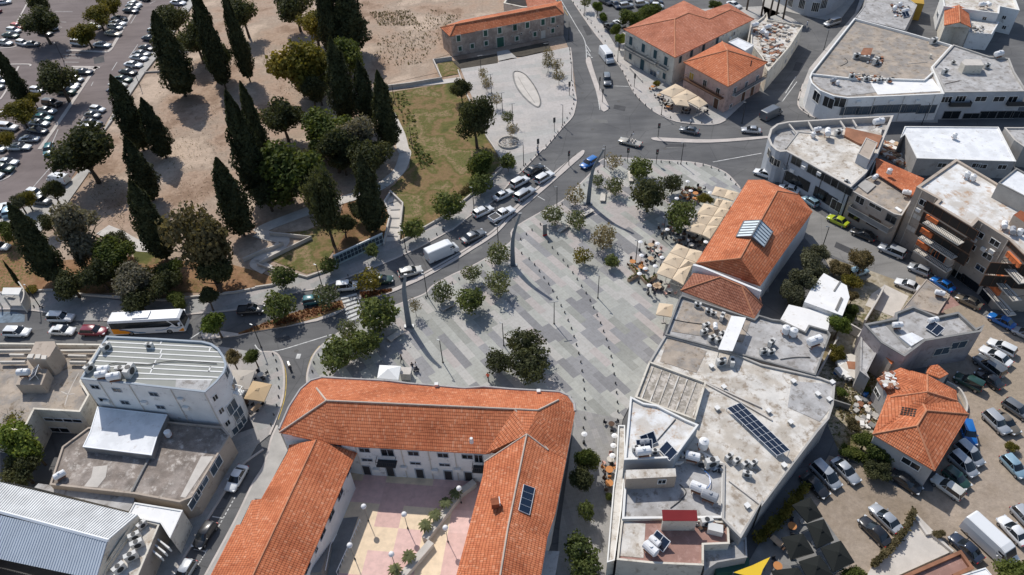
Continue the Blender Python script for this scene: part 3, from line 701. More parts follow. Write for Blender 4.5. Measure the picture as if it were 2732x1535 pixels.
b.win('C 2062,345 2095,338', .5, .6); b.pipes('C 1118,450 1350,600 1575,720 1820,560'); b.ac('C 1440,700 2120,370')
# pink house with wooden balcony
ze = 7.0
v = dict(W=('C 1675,600', ze), S=('C 2110,838', ze), E=('C 2490,602', ze), N=('C 2050,400', ze), A=('C 2098,488', 9.6))
b = Bld('corner_house', 'smaller pink house with a four-sided orange tiled roof behind the cafe umbrellas', 'house', 'C 1700,606 2108,818 2462,612 2060,420', ze, 'plaster_pink', None, para=None)
o, V = tiled(b, v, 'W-S-A S-E-A E-N-A N-W-A', 'tile_orange', 'W-A A-S A-E A-N')
MB().cyl(G1('C 2325,640', 8.2), G1('C 2325,640', 8.2)+Vector((0, 0, 1.3)), .13, .13, 8).build('flue', 'dark_metal', o)
b.win('C 1755,735', 1.5, 1.7, 'trim_stone', 'ochre'); b.win('C 1882,812 2008,890', 1.2, 2.0, 'trim_stone'); b.win('C 2170,880 2280,825 2385,765', 1.1, 1.9, 'trim_white')
b.balcony('C 1700,790', 'C 2060,985', 3.5, 1.1, 'trim_brown', 'trim_brown'); b.balcony('C 2130,975', 'C 2430,810', 3.5, 1.0, 'dark_metal', 'trim_stone')
b.door('C 1980,1060 2245,960 2330,915', 1.3, 2.4, 'trim_brown'); b.win('C 2190,1140 2130,1030', 1.0, 1.3)
# long low flat building with cluttered roof
b = Bld('flat_roofed_building', 'low flat-roofed building crowded with tanks, pipes and rubble on its roof, beside the far street', 'building', 'C 2330,250 2440,165 2480,120 D 60,190 400,245 270,450 130,610 60,690 C 2470,650 2440,560 2330,420', 5.2, 'plaster_cream', 'roof_pale', para=(.5, .25))
b.win('D 330,420 290,500 230,590', 1.2, 1.2); flatclutter = b
o = Bld('shed', 'white flat-roofed shed between the cream house and the pink house', 'shed', 'C 2110,405 2200,365 2355,435 2270,490', 6.2, 'plaster_white', 'roof_white', para=(.12, .15))
# ---------------------------------------------------------------- white shop block with the rounded corner
b = Bld('shop_building', 'wide white shop block with a rounded glazed corner and a dusty brown flat roof', 'building',
        'D 895,175 1400,310 1842,437 1650,648 1700,760 1762,905 1300,925 830,945 690,925 560,872 480,800 462,745 478,700', 6.4, 'plaster_white', 'roof_brown', para=(.55, .3), param='trim_white')
b.patch('roof_coating', 'D 492,725 940,778 1090,790 1120,890 830,925 700,905 570,850 500,790', 'roof_grey', 5.9)
b.patch('roof_coating', 'D 1040,785 1570,775 1650,760 1730,880 1120,915', 'membrane_white', 5.91)
b.ribs('roof_kerb', 'D 480,712 940,762 940,748|D 945,750 1570,770 1590,755 1650,700', 5.85, .35, .5, 'trim_white')
roofbox(b, 'roof_shed', 'D 1620,560', 5.85, (.5, .5, .9), 10, 'plaster_cream')
b.win('D 530,935 645,990 752,985', 2.6, 2.4, 'trim_white', 'glass', bars=1); b.win('D 850,1070 1000,1068 1145,1055 1290,1050 1430,1050 1590,1055', 4.1, 2.0, 'grey_metal', 'glass_sky', bars=2)
b.ribs('facade_rail', 'D 800,1010 1000,1005 1320,990 1690,985', 3.6, .25, .2, 'trim_white')
shopb = b; b.pipes('D 820,1000 1080,990 1360,990 1650,985'); b.ac('D 930,985 1500,975 1250,980')
b = Bld('office_building', 'grey two-storey office block at the right edge with dark shopfronts and a weathered grey roof', 'building',
        'D 1850,430 2110,515 2200,545 2390,562 2440,690 2560,880 1772,890 1655,645', 6.6, 'plaster_blue_grey', 'roof_grey', para=(.35, .3), param='concrete')
b.win('D 1785,962 1920,955', 2.2, 1.5, 'trim_white', bars=2); b.win('D 2115,955 2290,957', 2.4, 1.3, 'trim_white'); b.win('D 2420,960', 2.0, 1.6, 'trim_white')
b.balcony('D 1800,1010', 'D 2000,1010', 3.5, 1.0, solid='dark_metal', slab='concrete'); b.balcony('D 2350,1010', 'D 2520,1010', 3.5, 1.0, solid='dark_metal', slab='concrete')
b.win('D 1830,1110 2020,1130', 3.6, 1.9, 'grey_metal'); b.win('D 2180,1120', 3.8, 2.4, 'grey_metal'); b.win('D 2340,1120 2480,1120', 3.6, 2.5, 'grey_metal')
st = Bld('stair_room', 'pale concrete stair room on the weathered roof of the grey office block', 'rooftop room', 'D 1925,600 1960,572 2115,572 2145,632 1965,632', 8.2, 'plaster_cream', 'concrete_pale', para=None, z0=6.25)
# ---------------------------------------------------------------- triangular building with rounded end
b = Bld('flatiron_building', 'wedge-shaped building with a rounded end and grey flat roof on the right', 'building',
        'D 1272,1115 800,1140 440,1162 260,1172 150,1195 85,1245 60,1330 90,1400 140,1447 H 180,90 240,85 400,170 860,430 1010,290 1110,130 1180,-40', 7.2, 'plaster_blue_grey', 'roof_grey', para=(1.3, .38), param='concrete_pale')
b.patch('upper_roof', 'D 1145,1340 1170,1200 1060,1260 820,1235 720,1270 350,1270 230,1430 H 240,70 850,415 1000,295 1090,140', 'roof_pale', 7.05, .4)
b.ribs('roof_wall', 'D 355,1272 720,1310 810,1300|D 355,1272 232,1430', 6.9, .25, .3, 'concrete'); b.patch('roof_wall', 'D 815,1230 1165,1310 1140,1370 1120,1420 H 940,10 D 800,1310', 'rust', 7.5, .5)
b.ribs('roof_beam', 'D 265,1195 345,1290|D 450,1170 500,1260|D 760,1165 810,1240|D 880,1155 920,1220', 6.9, .25, .25, 'concrete_pale')
b.win('H 335,185 490,272', 2.3, 1.7, 'grey_metal'); b.win('H 640,355 775,430', 4.6, 1.8, 'grey_metal', bars=2)
b.balcony('H 215,165', 'H 800,505', 3.5, 1.1, 'grey_metal', 'trim_white')
b.win('H 290,350 400,400 570,500 660,560', 3.0, 2.2, 'dark_metal'); b.win('H 720,610', 2.4, 2.2, 'trim_white', 'glass')
b.win('H 70,100 100,170 150,200', 1.4, 1.6, 'trim_stone')
o = Bld('roof_room', 'grey-walled room with a pinkish roof on the pointed end of the wedge building', 'rooftop room', 'H 1010,-45 1118,5 1040,165 930,105', 9.2, 'plaster_blue_grey', 'plaster_tan', para=(.12, .12), z0=7.05, param='concrete_pale')
tri = b; b.pipes('H 265,150 590,330 820,460', 'dark_metal'); b.ac('H 410,240 560,300 300,270')
# low concrete building and tile roof beside it
b = Bld('terrace_house', 'weathered grey concrete house with a wide upper terrace, between the wedge building and the apartments', 'house', 'H 868,465 1000,352 1105,300 1480,505 1352,705 1280,690', 6.5, 'plaster_tan', 'roof_brown', para=(.14, .2), param='concrete_pale')
b.patch('skylight', 'H 925,415 1000,362 1105,410 1020,488', 'concrete', 6.62, .25); b.patch('skylight', 'H 1285,630 1305,620 1360,655 1340,672', 'membrane_white', 6.6, .2)
b.win('H 1100,620', 2.6, 1.0, 'trim_stone', bars=1); b.win('H 950,560', 1.8, 1.5, 'trim_stone'); b.win('H 900,700 1080,770', 2.4, 2.0, 'trim_brown'); b.balcony('H 870,630', 'H 1280,800', 3.2, 1.3, solid='concrete_dark', slab='concrete')
b.win('H 1250,740', 2.0, 1.6, 'grey_metal')
b = Bld('tiled_house', 'orange tiled lean-to roof with white water tanks beside the white-roofed house', 'house', 'H 1115,160 1545,350 1440,500 1110,310', 6.2, 'plaster_tan', None, para=None)
tiled(b, dict(a=('H 1100,145', 6.3), b=('H 1570,350', 6.3), c=('H 1452,520', 7.1), d=('H 1108,300', 7.1)), 'a-b-c-d', 'tile_orange')
# white roofed house
b = Bld('white_roofed_house', 'single-storey house with a bright white flat roof near the right edge', 'house', 'D 1383,1220 2286,1226 H 2455,183 1500,152 1385,-80 D 1340,1330', 4.0, 'plaster_grey', 'roof_white', para=(.2, .2), param='trim_white')
b.win('H 1740,220 2070,222 2130,232 2320,238', 1.7, 1.1, 'trim_white')
b = Bld('grey_house', 'plain grey walled house cut off by the right edge beside the white roof', 'house', 'D 2345,1230 2700,1230 2760,1447 H 2532,40 D 2440,1350', 4.6, 'concrete', 'roof_grey', para=(.3, .25), param='concrete_pale')
mat('recess_shade', (.03, .025, .022), rough=.8)  # near-black paints the shade inside balconies and the roof opening
# ---------------------------------------------------------------- apartment block
b = Bld('apartment_block', 'tall tan apartment block with orange awnings over its balconies and a whitish roof', 'apartment block',
        'H 1496,428 1878,160 2200,350 2532,555 2800,700 2900,1100 2532,1075 2400,945 2092,748 2030,812 1668,592 1712,548', 11.8, 'plaster_tan', 'roof_white_worn', para=(.35, .45), param='plaster_tan')
b.win('H 1565,588', 1.7, 1.2, 'trim_white'); b.win('H 1500,720 1445,835', 1.7, 1.1, 'plaster_tan', 'trim_stone')
b.win('H 2100,885 2250,970 2022,1000 2180,1098 1960,1115 2110,1215', 1.7, 1.15, 'trim_white')
for z, A, B_ in ((8.6, 'H 1640,690', 'H 1990,900'), (5.6, 'H 1600,820', 'H 1930,1030'), (2.9, 'H 1560,940', 'H 1880,1150')):
    b.balcony(A, B_, z, 1.5, 'dark_metal', 'trim_stone', h=.95)
for A in ('H 1650,745', 'H 1600,870', 'H 1560,990'): b.win(A, 2.2, .9, 'awning_orange', 'awning_orange', name='awning', kid='cloth', bars=2, depth=.35)
b.win('H 1825,740 1780,870 1735,985', 9.6, 2.3, 'trim_brown', 'recess_shade', bars=5); b.win('H 2520,1060 2450,1230 2390,1350', 8, 2.3, 'trim_brown', 'recess_shade', bars=4); b.win('H 1620,1030 1700,1110', 2.6, 2.2, 'awning_orange', 'glass')  # wide dark panels paint the shaded depth behind the balconies
for z, A, B_ in ((8.6, 'H 2420,1080', 'H 2650,1220'), (5.6, 'H 2300,1200', 'H 2600,1380'), (2.9, 'H 2260,1320', 'H 2560,1500')): b.balcony(A, B_, z, 1.4, 'dark_metal', 'trim_stone', h=.95)
for A in ('H 2440,1130', 'H 2310,1290', 'H 2250,1400'): b.win(A, 3.0, .9, 'awning_orange', 'awning_orange', name='awning', kid='cloth', bars=3, depth=.35)
b.win('H 1860,1290 2000,1370 2150,1450', 3.4, 2.3, 'dark_metal', 'glass')
apt = b; b.pipes('H 1640,640 2075,900 2350,1000 1530,520'); b.ac('H 2060,940 2150,1030 2230,1050 1520,650')
o = Bld('roof_room', 'grey stair room with a pale roof at the right edge above the apartment roof', 'rooftop room', 'H 2285,390 2460,248 2700,380 2620,560', 14.4, 'concrete', 'roof_white', para=(.25, .2), z0=11.4, param='concrete_dark')
o = Bld('roof_room', 'small room with an orange tiled roof at the right edge of the apartment roof', 'rooftop room', 'H 2430,700 2500,655 2620,720 2560,790', 13.4, 'plaster_tan', 'tile_orange', para=None, z0=11.4)
# ---------------------------------------------------------------- market hall with the skylight
ze, zr = 6.0, 9.2
v = dict(a=('G 2300,362', ze), b=('H 25,362', ze), c=('H 360,505', ze), d=('H 492,668', ze), p=('G 1798,1165', ze), q=('K 2418,10', ze), r=('G 2225,1118', zr), t=('H 150,470', zr), u=('G 1935,1190', ze+1.0))
b = Bld('market_hall', 'long orange tiled market hall with a glazed ridge skylight beside the umbrella terrace', 'hall', 'G 2300,375 H 25,372 355,512 482,672 K 2400,0 G 1815,1180', ze, 'plaster_white', None, para=None)
o, V = tiled(b, dict(a=v['a'], b=v['b'], c=v['c'], d=v['d'], p=v['p'], q=v['q'], r=v['r'], t=v['t']), 'a-b-t b-c-t c-d-t a-t-r-p t-d-q-r p-r-q', 'tile_orange', 'p-r r-t t-c', rm='ridge_tile', rr=.12)
q = MB(); ribbon(q, G('G 1770,1180 1850,1200 K 2425,60', 6.7), .4, 3.4, 6.7); q.build('gable_wall', 'plaster_white', b.o)
# skylight: two glazed slopes over the ridge
sk = MB(); A0, A1 = V['r'].lerp(V['t'], .42), V['r'].lerp(V['t'], .66); up = Vector((0, 0, .55))
pa = G('G 2195,905 2340,905 2430,755 2265,760', 8.9); pb = G('G 2340,910 H 20,1015 102,862 -30,755', 8.9)
fr = MB(); top0, top1 = G1('G 2335,905', 9.9), G1('G 2425,752', 9.9)
l0, l1 = G1('G 2185,912', 8.2), G1('G 2262,760', 8.2); r0, r1 = G1('H 22,1012', 8.3), G1('H 106,862', 8.3)
skl = MB().add([l0, top0, top1, l1, top0, r0, r1, top1], [(0, 1, 2, 3), (4, 5, 6, 7)]).build('skylight', 'skylight_glazing', b.o)
fr.add([l0, top0, r0], [(0, 2, 1)]); fr.add([l1, top1, r1], [(0, 1, 2)])
for (s0, s1, e0, e1) in ((l0, l1, top0, top1), (top0, top1, r0, r1)):
    for i in range(7):
        t = i/6; fr.cyl(s0.lerp(s1, t)+Vector((0, 0, .05)), e0.lerp(e1, t)+Vector((0, 0, .05)), .07, .07, 4)
fr.tube([l0, l1], .12); fr.tube([r0, r1], .14); fr.tube([top0, top1], .16); fr.build('frame', 'grey_metal', skl)
# brownish lower tiled roof
ze = 4.6
v = dict(w=('K 1648,55', ze), n=('G 1770,1260', 5.6), g=('G 2400,1410', 5.2), e=('K 2440,200', ze), s=('K 2360,325', ze), a=('G 2030,1300', 7.0), b=('K 2240,15', 6.9))
b = Bld('annex', 'lower annex with a browned hipped tile roof against the end of the market hall', 'building', 'G 1780,1275 2400,1410 K 2430,200 2360,310 1665,60', ze, 'plaster_white', None, para=None)
tiled(b, v, 'w-n-a n-g-b-a w-a-b-s b-e-s g-e-b', 'tile_brown', 'w-a a-b b-s b-e', rm='ridge_tile', rr=.13)
# ---------------------------------------------------------------- blocks on the right of the plaza
b = Bld('flat_roofed_building', 'grey flat-roofed block with ducts, white tanks and a white canopy, below the browned annex roof', 'building', 'K 1640,120 1660,100 2360,330 2400,290 2532,330 L 180,340 420,450 455,388 640,440 665,480 520,870 K 2150,650 1500,480', 5.6, 'plaster_tan', 'roof_grey', para=(.45, .22), param='concrete_dark')
b.patch('roof_coating', 'K 1680,160 2330,340 2250,560 1560,450', 'roof_brown', 5.2); MB().prism(G('K 2140,298 2280,318 2150,640 2012,622', 7.4), 7.3, 7.4, bottom=True).build('canopy', 'membrane_white', b.o)
q = MB()
for c in ('K 2150,320 2270,330 2145,620 2030,600'.split()[1:]): p = G1('K '+c, 7.3); q.cyl((p.x, p.y, 5.1), (p.x, p.y, 7.3), .06)
q.build('canopy_post', 'grey_metal', b.o); blockK = b
b = Bld('flat_roofed_building', 'biggest flat pale concrete roof right of the plaza, with the long solar array on it', 'building', 'K 1500,485 2150,650 L 0,765 560,890 710,945 692,1160 650,1290 P 540,60 0,780 O 2432,740 2230,1085 2050,900 2060,380 1600,330 1350,0 K 1200,1090 1350,735', 5.4, 'plaster_grey', 'roof_pale', para=(.3, .25), param='concrete')
b.patch('roof_coating', 'L 290,930 700,960 690,1160 560,1320 250,1180', 'roof_grey', 5.15); b.patch('roof_coating', 'K 1530,500 1900,640 1800,850 1450,740', 'roof_brown', 5.15)
b.ribs('roof_kerb', 'K 1885,945 2200,1110 2532,1300|O 2120,530 2420,760|K 1890,935 L 0,1180', 5.1, .22, .25, 'concrete_pale'); bigflat = b
b = Bld('ribbed_roof_building', 'flat roof with pale ribs running across its lichen-stained surface, on the plaza corner', 'building', 'K 1345,738 1895,938 1790,1300 1212,1085', 6.3, 'plaster_cream', 'roof_ribbed', para=(.35, .22), param='plaster_cream')
b.ribs('roof_rib', '|'.join(f'K {1385+i*82},{790+i*30} {1270+i*82},{1100+i*30}' for i in range(7)), 5.95, .18, .12, 'roof_pale')
b = Bld('white_roofed_block', 'white-roofed two-storey block with solar water heaters, above the alley', 'building', 'K 1165,1078 1290,1140 1420,1160 1600,1250 1700,1300 1820,1350 O 1590,310 1107,330', 7.6, 'bluish_wall', 'roof_white_worn', para=(.35, .22), param='trim_white')
b = Bld('flat_roofed_building', 'beige terrace roof with hoses and a tall room on it, lower than the white-roofed block', 'building', 'O 1120,380 1640,350 1840,240 2070,370 2060,890 1085,900', 5.2, 'plaster_cream', 'roof_grey', para=(.4, .25), param='trim_white'); terr = b
o = Bld('roof_room', 'small tan stair room with one window on the beige terrace roof', 'rooftop room', 'O 1120,430 1600,415 1608,495 1120,520', 7.2, 'plaster_tan', 'roof_pale', para=None, z0=4.8); o.win('O 1468,542', 1.1, 1.0)
b = Bld('flat_roofed_building', 'terracotta-floored roof terrace at the bottom of the alley with a red sheet roof shelter', 'building', 'O 1078,905 1460,890 2110,930 2120,1140 1870,1150 1870,1350 1380,1330 1035,1295', 5.0, 'plaster_cream', 'roof_terracotta', para=(.3, .2), param='plaster_cream')
b.patch('roof_coating', 'O 1100,930 1310,950 1290,1280 1060,1260', 'roof_pale', 4.74); terra = b
q = Bld('roof_shelter', 'shelter with a sloping dark red sheet roof on the terracotta terrace', 'shelter', 'O 1475,900 1800,905 1805,925 1480,925', 6.9, 'plaster_cream', None, para=None, z0=4.7)
MB().add([G1('O 1468,815', 7.6), G1('O 1805,818', 7.6), G1('O 1815,925', 7.0), G1('O 1475,920', 7.0)], [(0, 3, 2, 1)]).build('roof', 'red_sheet', q.o)
b = Bld('annex', 'small grey annex with a pale curved terrace beside the green bin at the bottom', 'building', 'O 1875,1160 2130,1140 2280,1080 2290,1270 2000,1320 1880,1400', 3.6, 'plaster_grey', 'roof_grey', para=(.2, .15))
# alley side balconies
q = MB(); ribbon(q, G('O 1085,0 1065,400 1010,520 1000,900 960,1447', 3.4), 1.3, 3.1, 3.4)
fb = Bld('balcony_row', 'narrow cream balconies with railings along the alley side of the blocks', 'balcony', 'O 1048,0 1110,0 1112,380 1075,820 1010,1300 940,1320 1000,600 1030,400', 3.6, 'plaster_cream', 'roof_pale', para=(.25, .12), param='trim_white')
# white shed roofs beside the hall
b = Bld('shed', 'upper of two white corrugated shed roofs between the hall and the garden', 'shed', 'H 600,1262 822,1382 L 850,122 780,300 410,165 480,30', 3.8, 'plaster_white', 'membrane_white', para=None)
b.ribs('roof_rib', 'H 760,1340 L 700,60|L 770,120 715,240|L 780,130 725,250', 3.8, .25, .12, 'concrete_dark')
b = Bld('shed', 'lower of two white corrugated shed roofs, against the grey flat block', 'shed', 'L 262,190 780,310 660,345 640,440 455,385 420,450 180,335', 3.0, 'plaster_white', 'membrane_white', para=None)
# brown roof + grey irregular house
b = Bld('shed', 'plain brown flat roof with one white tank beside the parked blue car', 'shed', 'H 1590,1320 L 1815,95 1700,280 1450,210 1350,245', 3.6, 'plaster_tan', 'roof_brown', para=(.1, .15))
b.patch('roof_coating', 'L 1825,105 1915,195 1760,245 1755,270 1700,265', 'roof_terracotta', 3.3)
b = Bld('angular_house', 'grey angular house with a flat grey roof, dark parapet and a small orange roof panel', 'house', 'L 990,378 1290,322 1290,270 1460,205 1700,305 1900,262 2070,420 2150,385 2120,450 1580,540 1380,690 1160,560', 6.4, 'plaster_mauve', 'roof_grey', para=(.5, .3), param='concrete_dark')
b.win('L 1740,640 1900,580', 2.6, 1.6, 'trim_stone', 'glass_sky'); b.patch('upper_roof', 'L 1450,460 1565,520 1445,590 1330,500', 'roof_white', 6.2, .3)
b.patch('roof_opening', 'L 1190,385 1270,385 1445,590 1400,610', 'concrete_dark', 5.95)
b = Bld('shed', 'small orange-topped lean-to at the foot of the angular grey house', 'shed', 'L 1160,650 1215,625 1325,700 1250,770', 4.4, 'plaster_tan', 'awning_orange', para=None)
b = Bld('garden_room', 'dim grey outbuilding wing left of the angular house', 'shed', 'L 960,500 1000,400 1140,590 1010,850 1040,900 950,830', 4.0, 'plaster_grey', 'roof_grey', para=(.2, .2))
# orange octagonal tiled house
ze, zr = 4.6, 7.2
v = dict(a=('L 1110,905', ze), b=('L 1340,800', ze), c=('L 1600,870', ze), d=('L 1880,1020', ze), e=('L 1890,1120', ze+.3), f=('L 2000,1250', ze), h=('P 1672,440', ze), i=('P 1070,85', ze), j=('L 1245,1085', ze+.7), k=('L 1600,1035', 6.6), l=('L 1560,1155', 6.1), m=('L 1590,1215', 6.9), o=('P 1500,5', 7.0), p=('L 1215,1060', ze))
b = Bld('tiled_house', 'orange tiled house of many facets with a square of broken-out tiles showing its battens', 'house', 'L 1130,915 1345,815 1600,880 1860,1030 1975,1255 P 1660,420 1095,90 L 1225,1090', ze, 'plaster_grey', None, para=None)
ro, _ = tiled(b, v, 'p-a-b-k-j b-c-k c-d-k d-e-k k-e-l l-e-f-m m-f-h-o o-h-i j-k-l-m-o-i-p', 'tile_orange', 'j-k k-e l-m m-f o-i o-h k-c m-o', rr=.13)
q = MB()
for i in range(5):
    for j_ in range(4):
        x = 1355+i*30-j_*5; y = 1178+i*5+j_*20; q.add([surf(ro, k) for k in ppx(f'L {x},{y} {x+23},{y+3} {x+19},{y+18} {x-4},{y+15}')], [(0, 3, 2, 1)])
q.build('roof_opening', 'recess_shade', b.o); rubblehouse = b
b.win('L 1115,1045', 1.6, 1.0); b.win('P 1440,370', 2.4, 1.2)
b = Bld('shed', 'little orange tiled outbuilding roof against the faceted tiled house', 'shed', 'L 1600,790 1700,770 1800,865 1720,900 1590,850', 3.6, 'plaster_grey', None, para=None)
tiled(b, dict(a=('L 1585,855', 3.6), b=('L 1620,780', 3.6), c=('L 1700,770', 4.0), d=('L 1805,860', 3.6), e=('L 1720,905', 3.6)), 'a-b-c-e c-d-e', 'tile_orange')
# bottom right roof
b = Bld('shed', 'dark red roof terrace with a low parapet at the bottom right corner', 'building', 'P 1250,1500 1925,1205 2050,1380 1900,1447 2300,1700 1400,1900', 3.2, 'plaster_tan', 'roof_terracotta', para=(.4, .35), param='rust')
b = Bld('white_shed', 'white corrugated roof at the bottom edge next to the parked van', 'shed', 'P 1930,1447 2160,1375 2240,1470 2300,1700 1950,1700', 3.9, 'plaster_white', 'membrane_white', para=(.1, .1))
# top right: red roofed little house, white blocks, grey roof
b = Bld('flat_roofed_building', 'light grey flat roof with a heap of tanks at its corner, top right', 'building', 'D 990,60 1010,-60 1350,-60 1500,50 1380,290 900,175', 5.0, 'plaster_grey', 'roof_grey', para=(.12, .2)); topgrey = b
ze = 5.4
b = Bld('gabled_house', 'small cream house with an orange gabled roof, top right of the picture', 'house', 'D 1770,250 1765,85 2000,100 2010,270 1895,225', ze, 'plaster_cream', None, para=None)
tiled(b, dict(a=('D 1762,245', ze), b=('D 1765,75', ze), c=('D 1905,50', 6.8), d=('D 1915,215', 6.8), e=('D 2022,265', ze), f=('D 1995,95', ze)), 'a-b-c-d d-c-f-e', 'tile_orange', 'c-d')
MB().add([G1('D 1770,255', ze), G1('D 1915,215', 6.7), G1('D 2015,270', ze)], [(0, 2, 1)]).build('gable', 'plaster_cream', b.o)
b = Bld('white_building', 'white flat-roofed blocks with rooftop tanks in the top right corner', 'building', 'D 1740,-60 1760,60 2290,130 2300,60 2490,100 2430,-60', 6.4, 'plaster_white', 'roof_pale', para=(.7, .3), param='trim_white'); whiteTR = b
b.win('D 2150,180 2340,170 2340,265 2160,245', 1.0, 1.0); b.win('D 1700,145', 2.6, 1.4, 'trim_white', 'glass_sky')
b = Bld('white_building', 'lower white block with a single dark window under the corner tanks, top right', 'building', 'D 2020,140 2290,215 2220,330 2000,310', 4.2, 'plaster_white', 'roof_pale', para=(.1, .2))
b = Bld('curved_building', 'shadowed grey building with a curved facade and tall gridded windows at the top edge', 'building', smooth_line(G('D 40,-30 240,75 400,150 550,165 700,115 860,-30', 0), 3)+G('D 1000,-300 -100,-300', 0), 9.0, 'plaster_blue_grey', 'roof_grey', para=(.3, .3))
b.win('D 280,20 390,40 520,70 600,40', 2.0, 2.6, 'trim_white', bars=3)
b = Bld('yellow_building', 'strip of an ochre painted building at the top edge', 'building', 'D 1350,-60 1560,-60 1570,40 1400,20', 4.5, 'ochre', 'ochre', para=None)
# ---------------------------------------------------------------- left block: office with striped roof, low roofs, metal roof
b = Bld('office_building', 'tall pale office building with a round corner and white-striped grey flat roof', 'building',
        'I 1025,493 1500,515 1950,543 2040,565 2110,615 2160,690 2185,770 2160,850 2090,935 1978,1035 1300,960 775,905 870,760', 11.0, 'plaster_white', 'roof_green_grey', para=(.3, .25), param='bluish_wall')
b.ribs('roof_stripe', 'I 1050,520 1940,552|I 1045,552 2090,606|I 1060,596 2130,650|I 1010,640 2150,698|I 940,682 2170,748|I 890,730 2165,800|I 870,778 2150,840|I 1300,850 2110,893|I 1310,905 2050,918|I 1290,945 1660,1000|I 1560,543 1545,575|I 1560,625 1545,665|I 1560,675 1540,712|I 1505,725 1450,850|I 2030,606 2018,640|I 2030,790 2015,838', 10.72, .2, .03, 'trim_white')
b.patch('roof_coating', 'I 1700,915 2045,925 1985,1030 1690,1000', 'roof_grey', 10.74)
b.win('I 920,985 1130,1015 1485,1055 1000,1110 1208,1135 1552,1180', 1.35, .85, 'bluish_wall'); b.win('I 2075,1090 2135,1215 2195,1335', .9, 1.1)
b.win('I 2190,850 2255,960', 1.6, 1.4, 'trim_white', 'glass_sky'); b.balcony('I 2190,930', 'I 2290,1010', 6.6, 1.3, 'grey_metal', 'trim_white'); off = b; b.pipes('I 1010,1020 1700,1100 1300,1050 2030,1150'); b.ac('I 1040,1120 1400,1130 1800,1180 1750,1100')
b.win('I 2240,1180 2300,1250 2330,1330 2300,1400', 2.0, 2.2, 'trim_white', 'glass_sky')
b = Bld('white_roofed_annex', 'annex with a large plain white metal roof, half shaded by the office building', 'building',
        'I 940,1178 1610,1255 1520,1447 M 1460,285 800,205 870,60', 5.3, 'concrete_dark', 'roof_white', para=(.06, .1), param='sheet_metal_white')
b = Bld('flat_roofed_building', 'long low brown-stained flat roof along the street, below the striped-roof office', 'building',
        'M 600,205 850,20 I 1620,1320 2145,1370 M 2215,95 1850,690 1730,740 1300,660 480,570', 4.3, 'plaster_tan', 'roof_stained', para=(.25, .22), param='plaster_tan')
b.ribs('roof_kerb', 'M 1440,310 1370,440 1270,640', 4.05, .25, .3, 'concrete_dark'); b.patch('roof_coating', 'M 900,400 1040,385 1020,500 940,600 810,590 880,500', 'concrete_pale', 4.09)
b.patch('roof_coating', 'M 1940,300 2060,300 1790,700 1740,690', 'concrete_pale', 4.09)
b.win('M 1940,560 1870,700 2080,380', 2.6, 2.2, 'trim_white', 'glass_sky'); lowroof = b
b = Bld('terrace_building', 'brown plastered terrace building with parapet beams and a roof room at the left edge', 'building',
        'I -120,560 985,572 870,745 780,930 860,1060 770,1225 330,1200 230,1400 -200,1400', 5.5, 'plaster_cream', 'roof_brown', para=(.9, .25), param='plaster_cream')
b.ribs('parapet_beam', 'I -100,628 300,625|I 575,632 960,630|I 0,740 240,738|I 670,740 830,742|I 90,670 230,672|I 655,678 830,682', 4.9, .28, .55, 'trim_stone')
b.ribs('crack_repair', 'I 760,850 700,960 655,1060 625,1160|I 590,1030 660,1060 720,1050', 4.6, .12, .02, 'concrete_pale')
b.patch('stair_roof', 'I 340,550 525,545 540,590 480,690 430,720 260,715 300,640', 'plaster_tan', 8.2, 3.6); b.patch('stair_roof', 'I 150,965 180,900 400,810 460,815 400,965', 'plaster_tan', 6.6, 2.0)
b.patch('roof_dome', 'I 275,670 330,665 310,705 255,705', 'trim_stone', 8.4, .2); b.patch('roof_dome', 'I 345,670 395,668 380,710 335,708', 'trim_stone', 8.4, .2); b.patch('roof_dome', 'I 400,680 450,680 440,718 395,715', 'trim_stone', 8.4, .2)
b.win('I 520,1300 700,1310', 3.0, .8, 'plaster_white'); b.win('I 580,1400', 3.0, 1.2, 'plaster_white')
westb = b
# corrugated hall
zr, ze = 6.0, 4.6
b = Bld('metal_roofed_hall', 'big blue-grey corrugated metal gable roof in the bottom left corner', 'hall', 'M -200,500 330,600 1245,860 1310,890 940,1447 800,1700 -400,1400', ze, 'plaster_cream', None, para=None)
def corr(name, a, c, d, e_, m, n_):
    A, B_, C_, D_ = G1(a[0], a[1]), G1(c[0], c[1]), G1(d[0], d[1]), G1(e_[0], e_[1]); q = MB(); nn = (B_-A).cross(D_-A).normalized()
    if nn.z < 0: nn = -nn
    for i in range(n_):
        for (t0, t1, h0, h1) in ((0, .45, 0, 0), (.45, .6, 0, .09), (.6, .85, .09, .09), (.85, 1, .09, 0)):
            u0, u1 = (i+t0)/n_, (i+t1)/n_
            q.add([A.lerp(B_, u0)+nn*h0, A.lerp(B_, u1)+nn*h1, D_.lerp(C_, u1)+nn*h1, D_.lerp(C_, u0)+nn*h0], [(0, 1, 2, 3)])
    return q.build(name, m, b.o)
mat('corrugated', (.42, .47, .53), rough=.55, var=.06, metal=.1); mat('corrugated_pale', (.56, .57, .57), rough=.6, var=.15, metal=.1)
corr('roof', ('M -700,690', zr), ('M 1045,1110', zr), ('M 1330,868', ze+.2), ('M -500,430', ze+.2), 'corrugated_pale', 78)  # far slope paler and greyer than the near one
corr('roof', ('M -700,700', zr), ('M 1040,1115', zr), ('M 930,1490', ze+.2), ('M -900,1100', ze+.2), 'corrugated', 78)
q = MB(); q.tube(G('M -700,690 0,835 1045,1112', zr+.06), .22, 4); q.build('ridge_cap', 'sheet_metal_white', b.o)
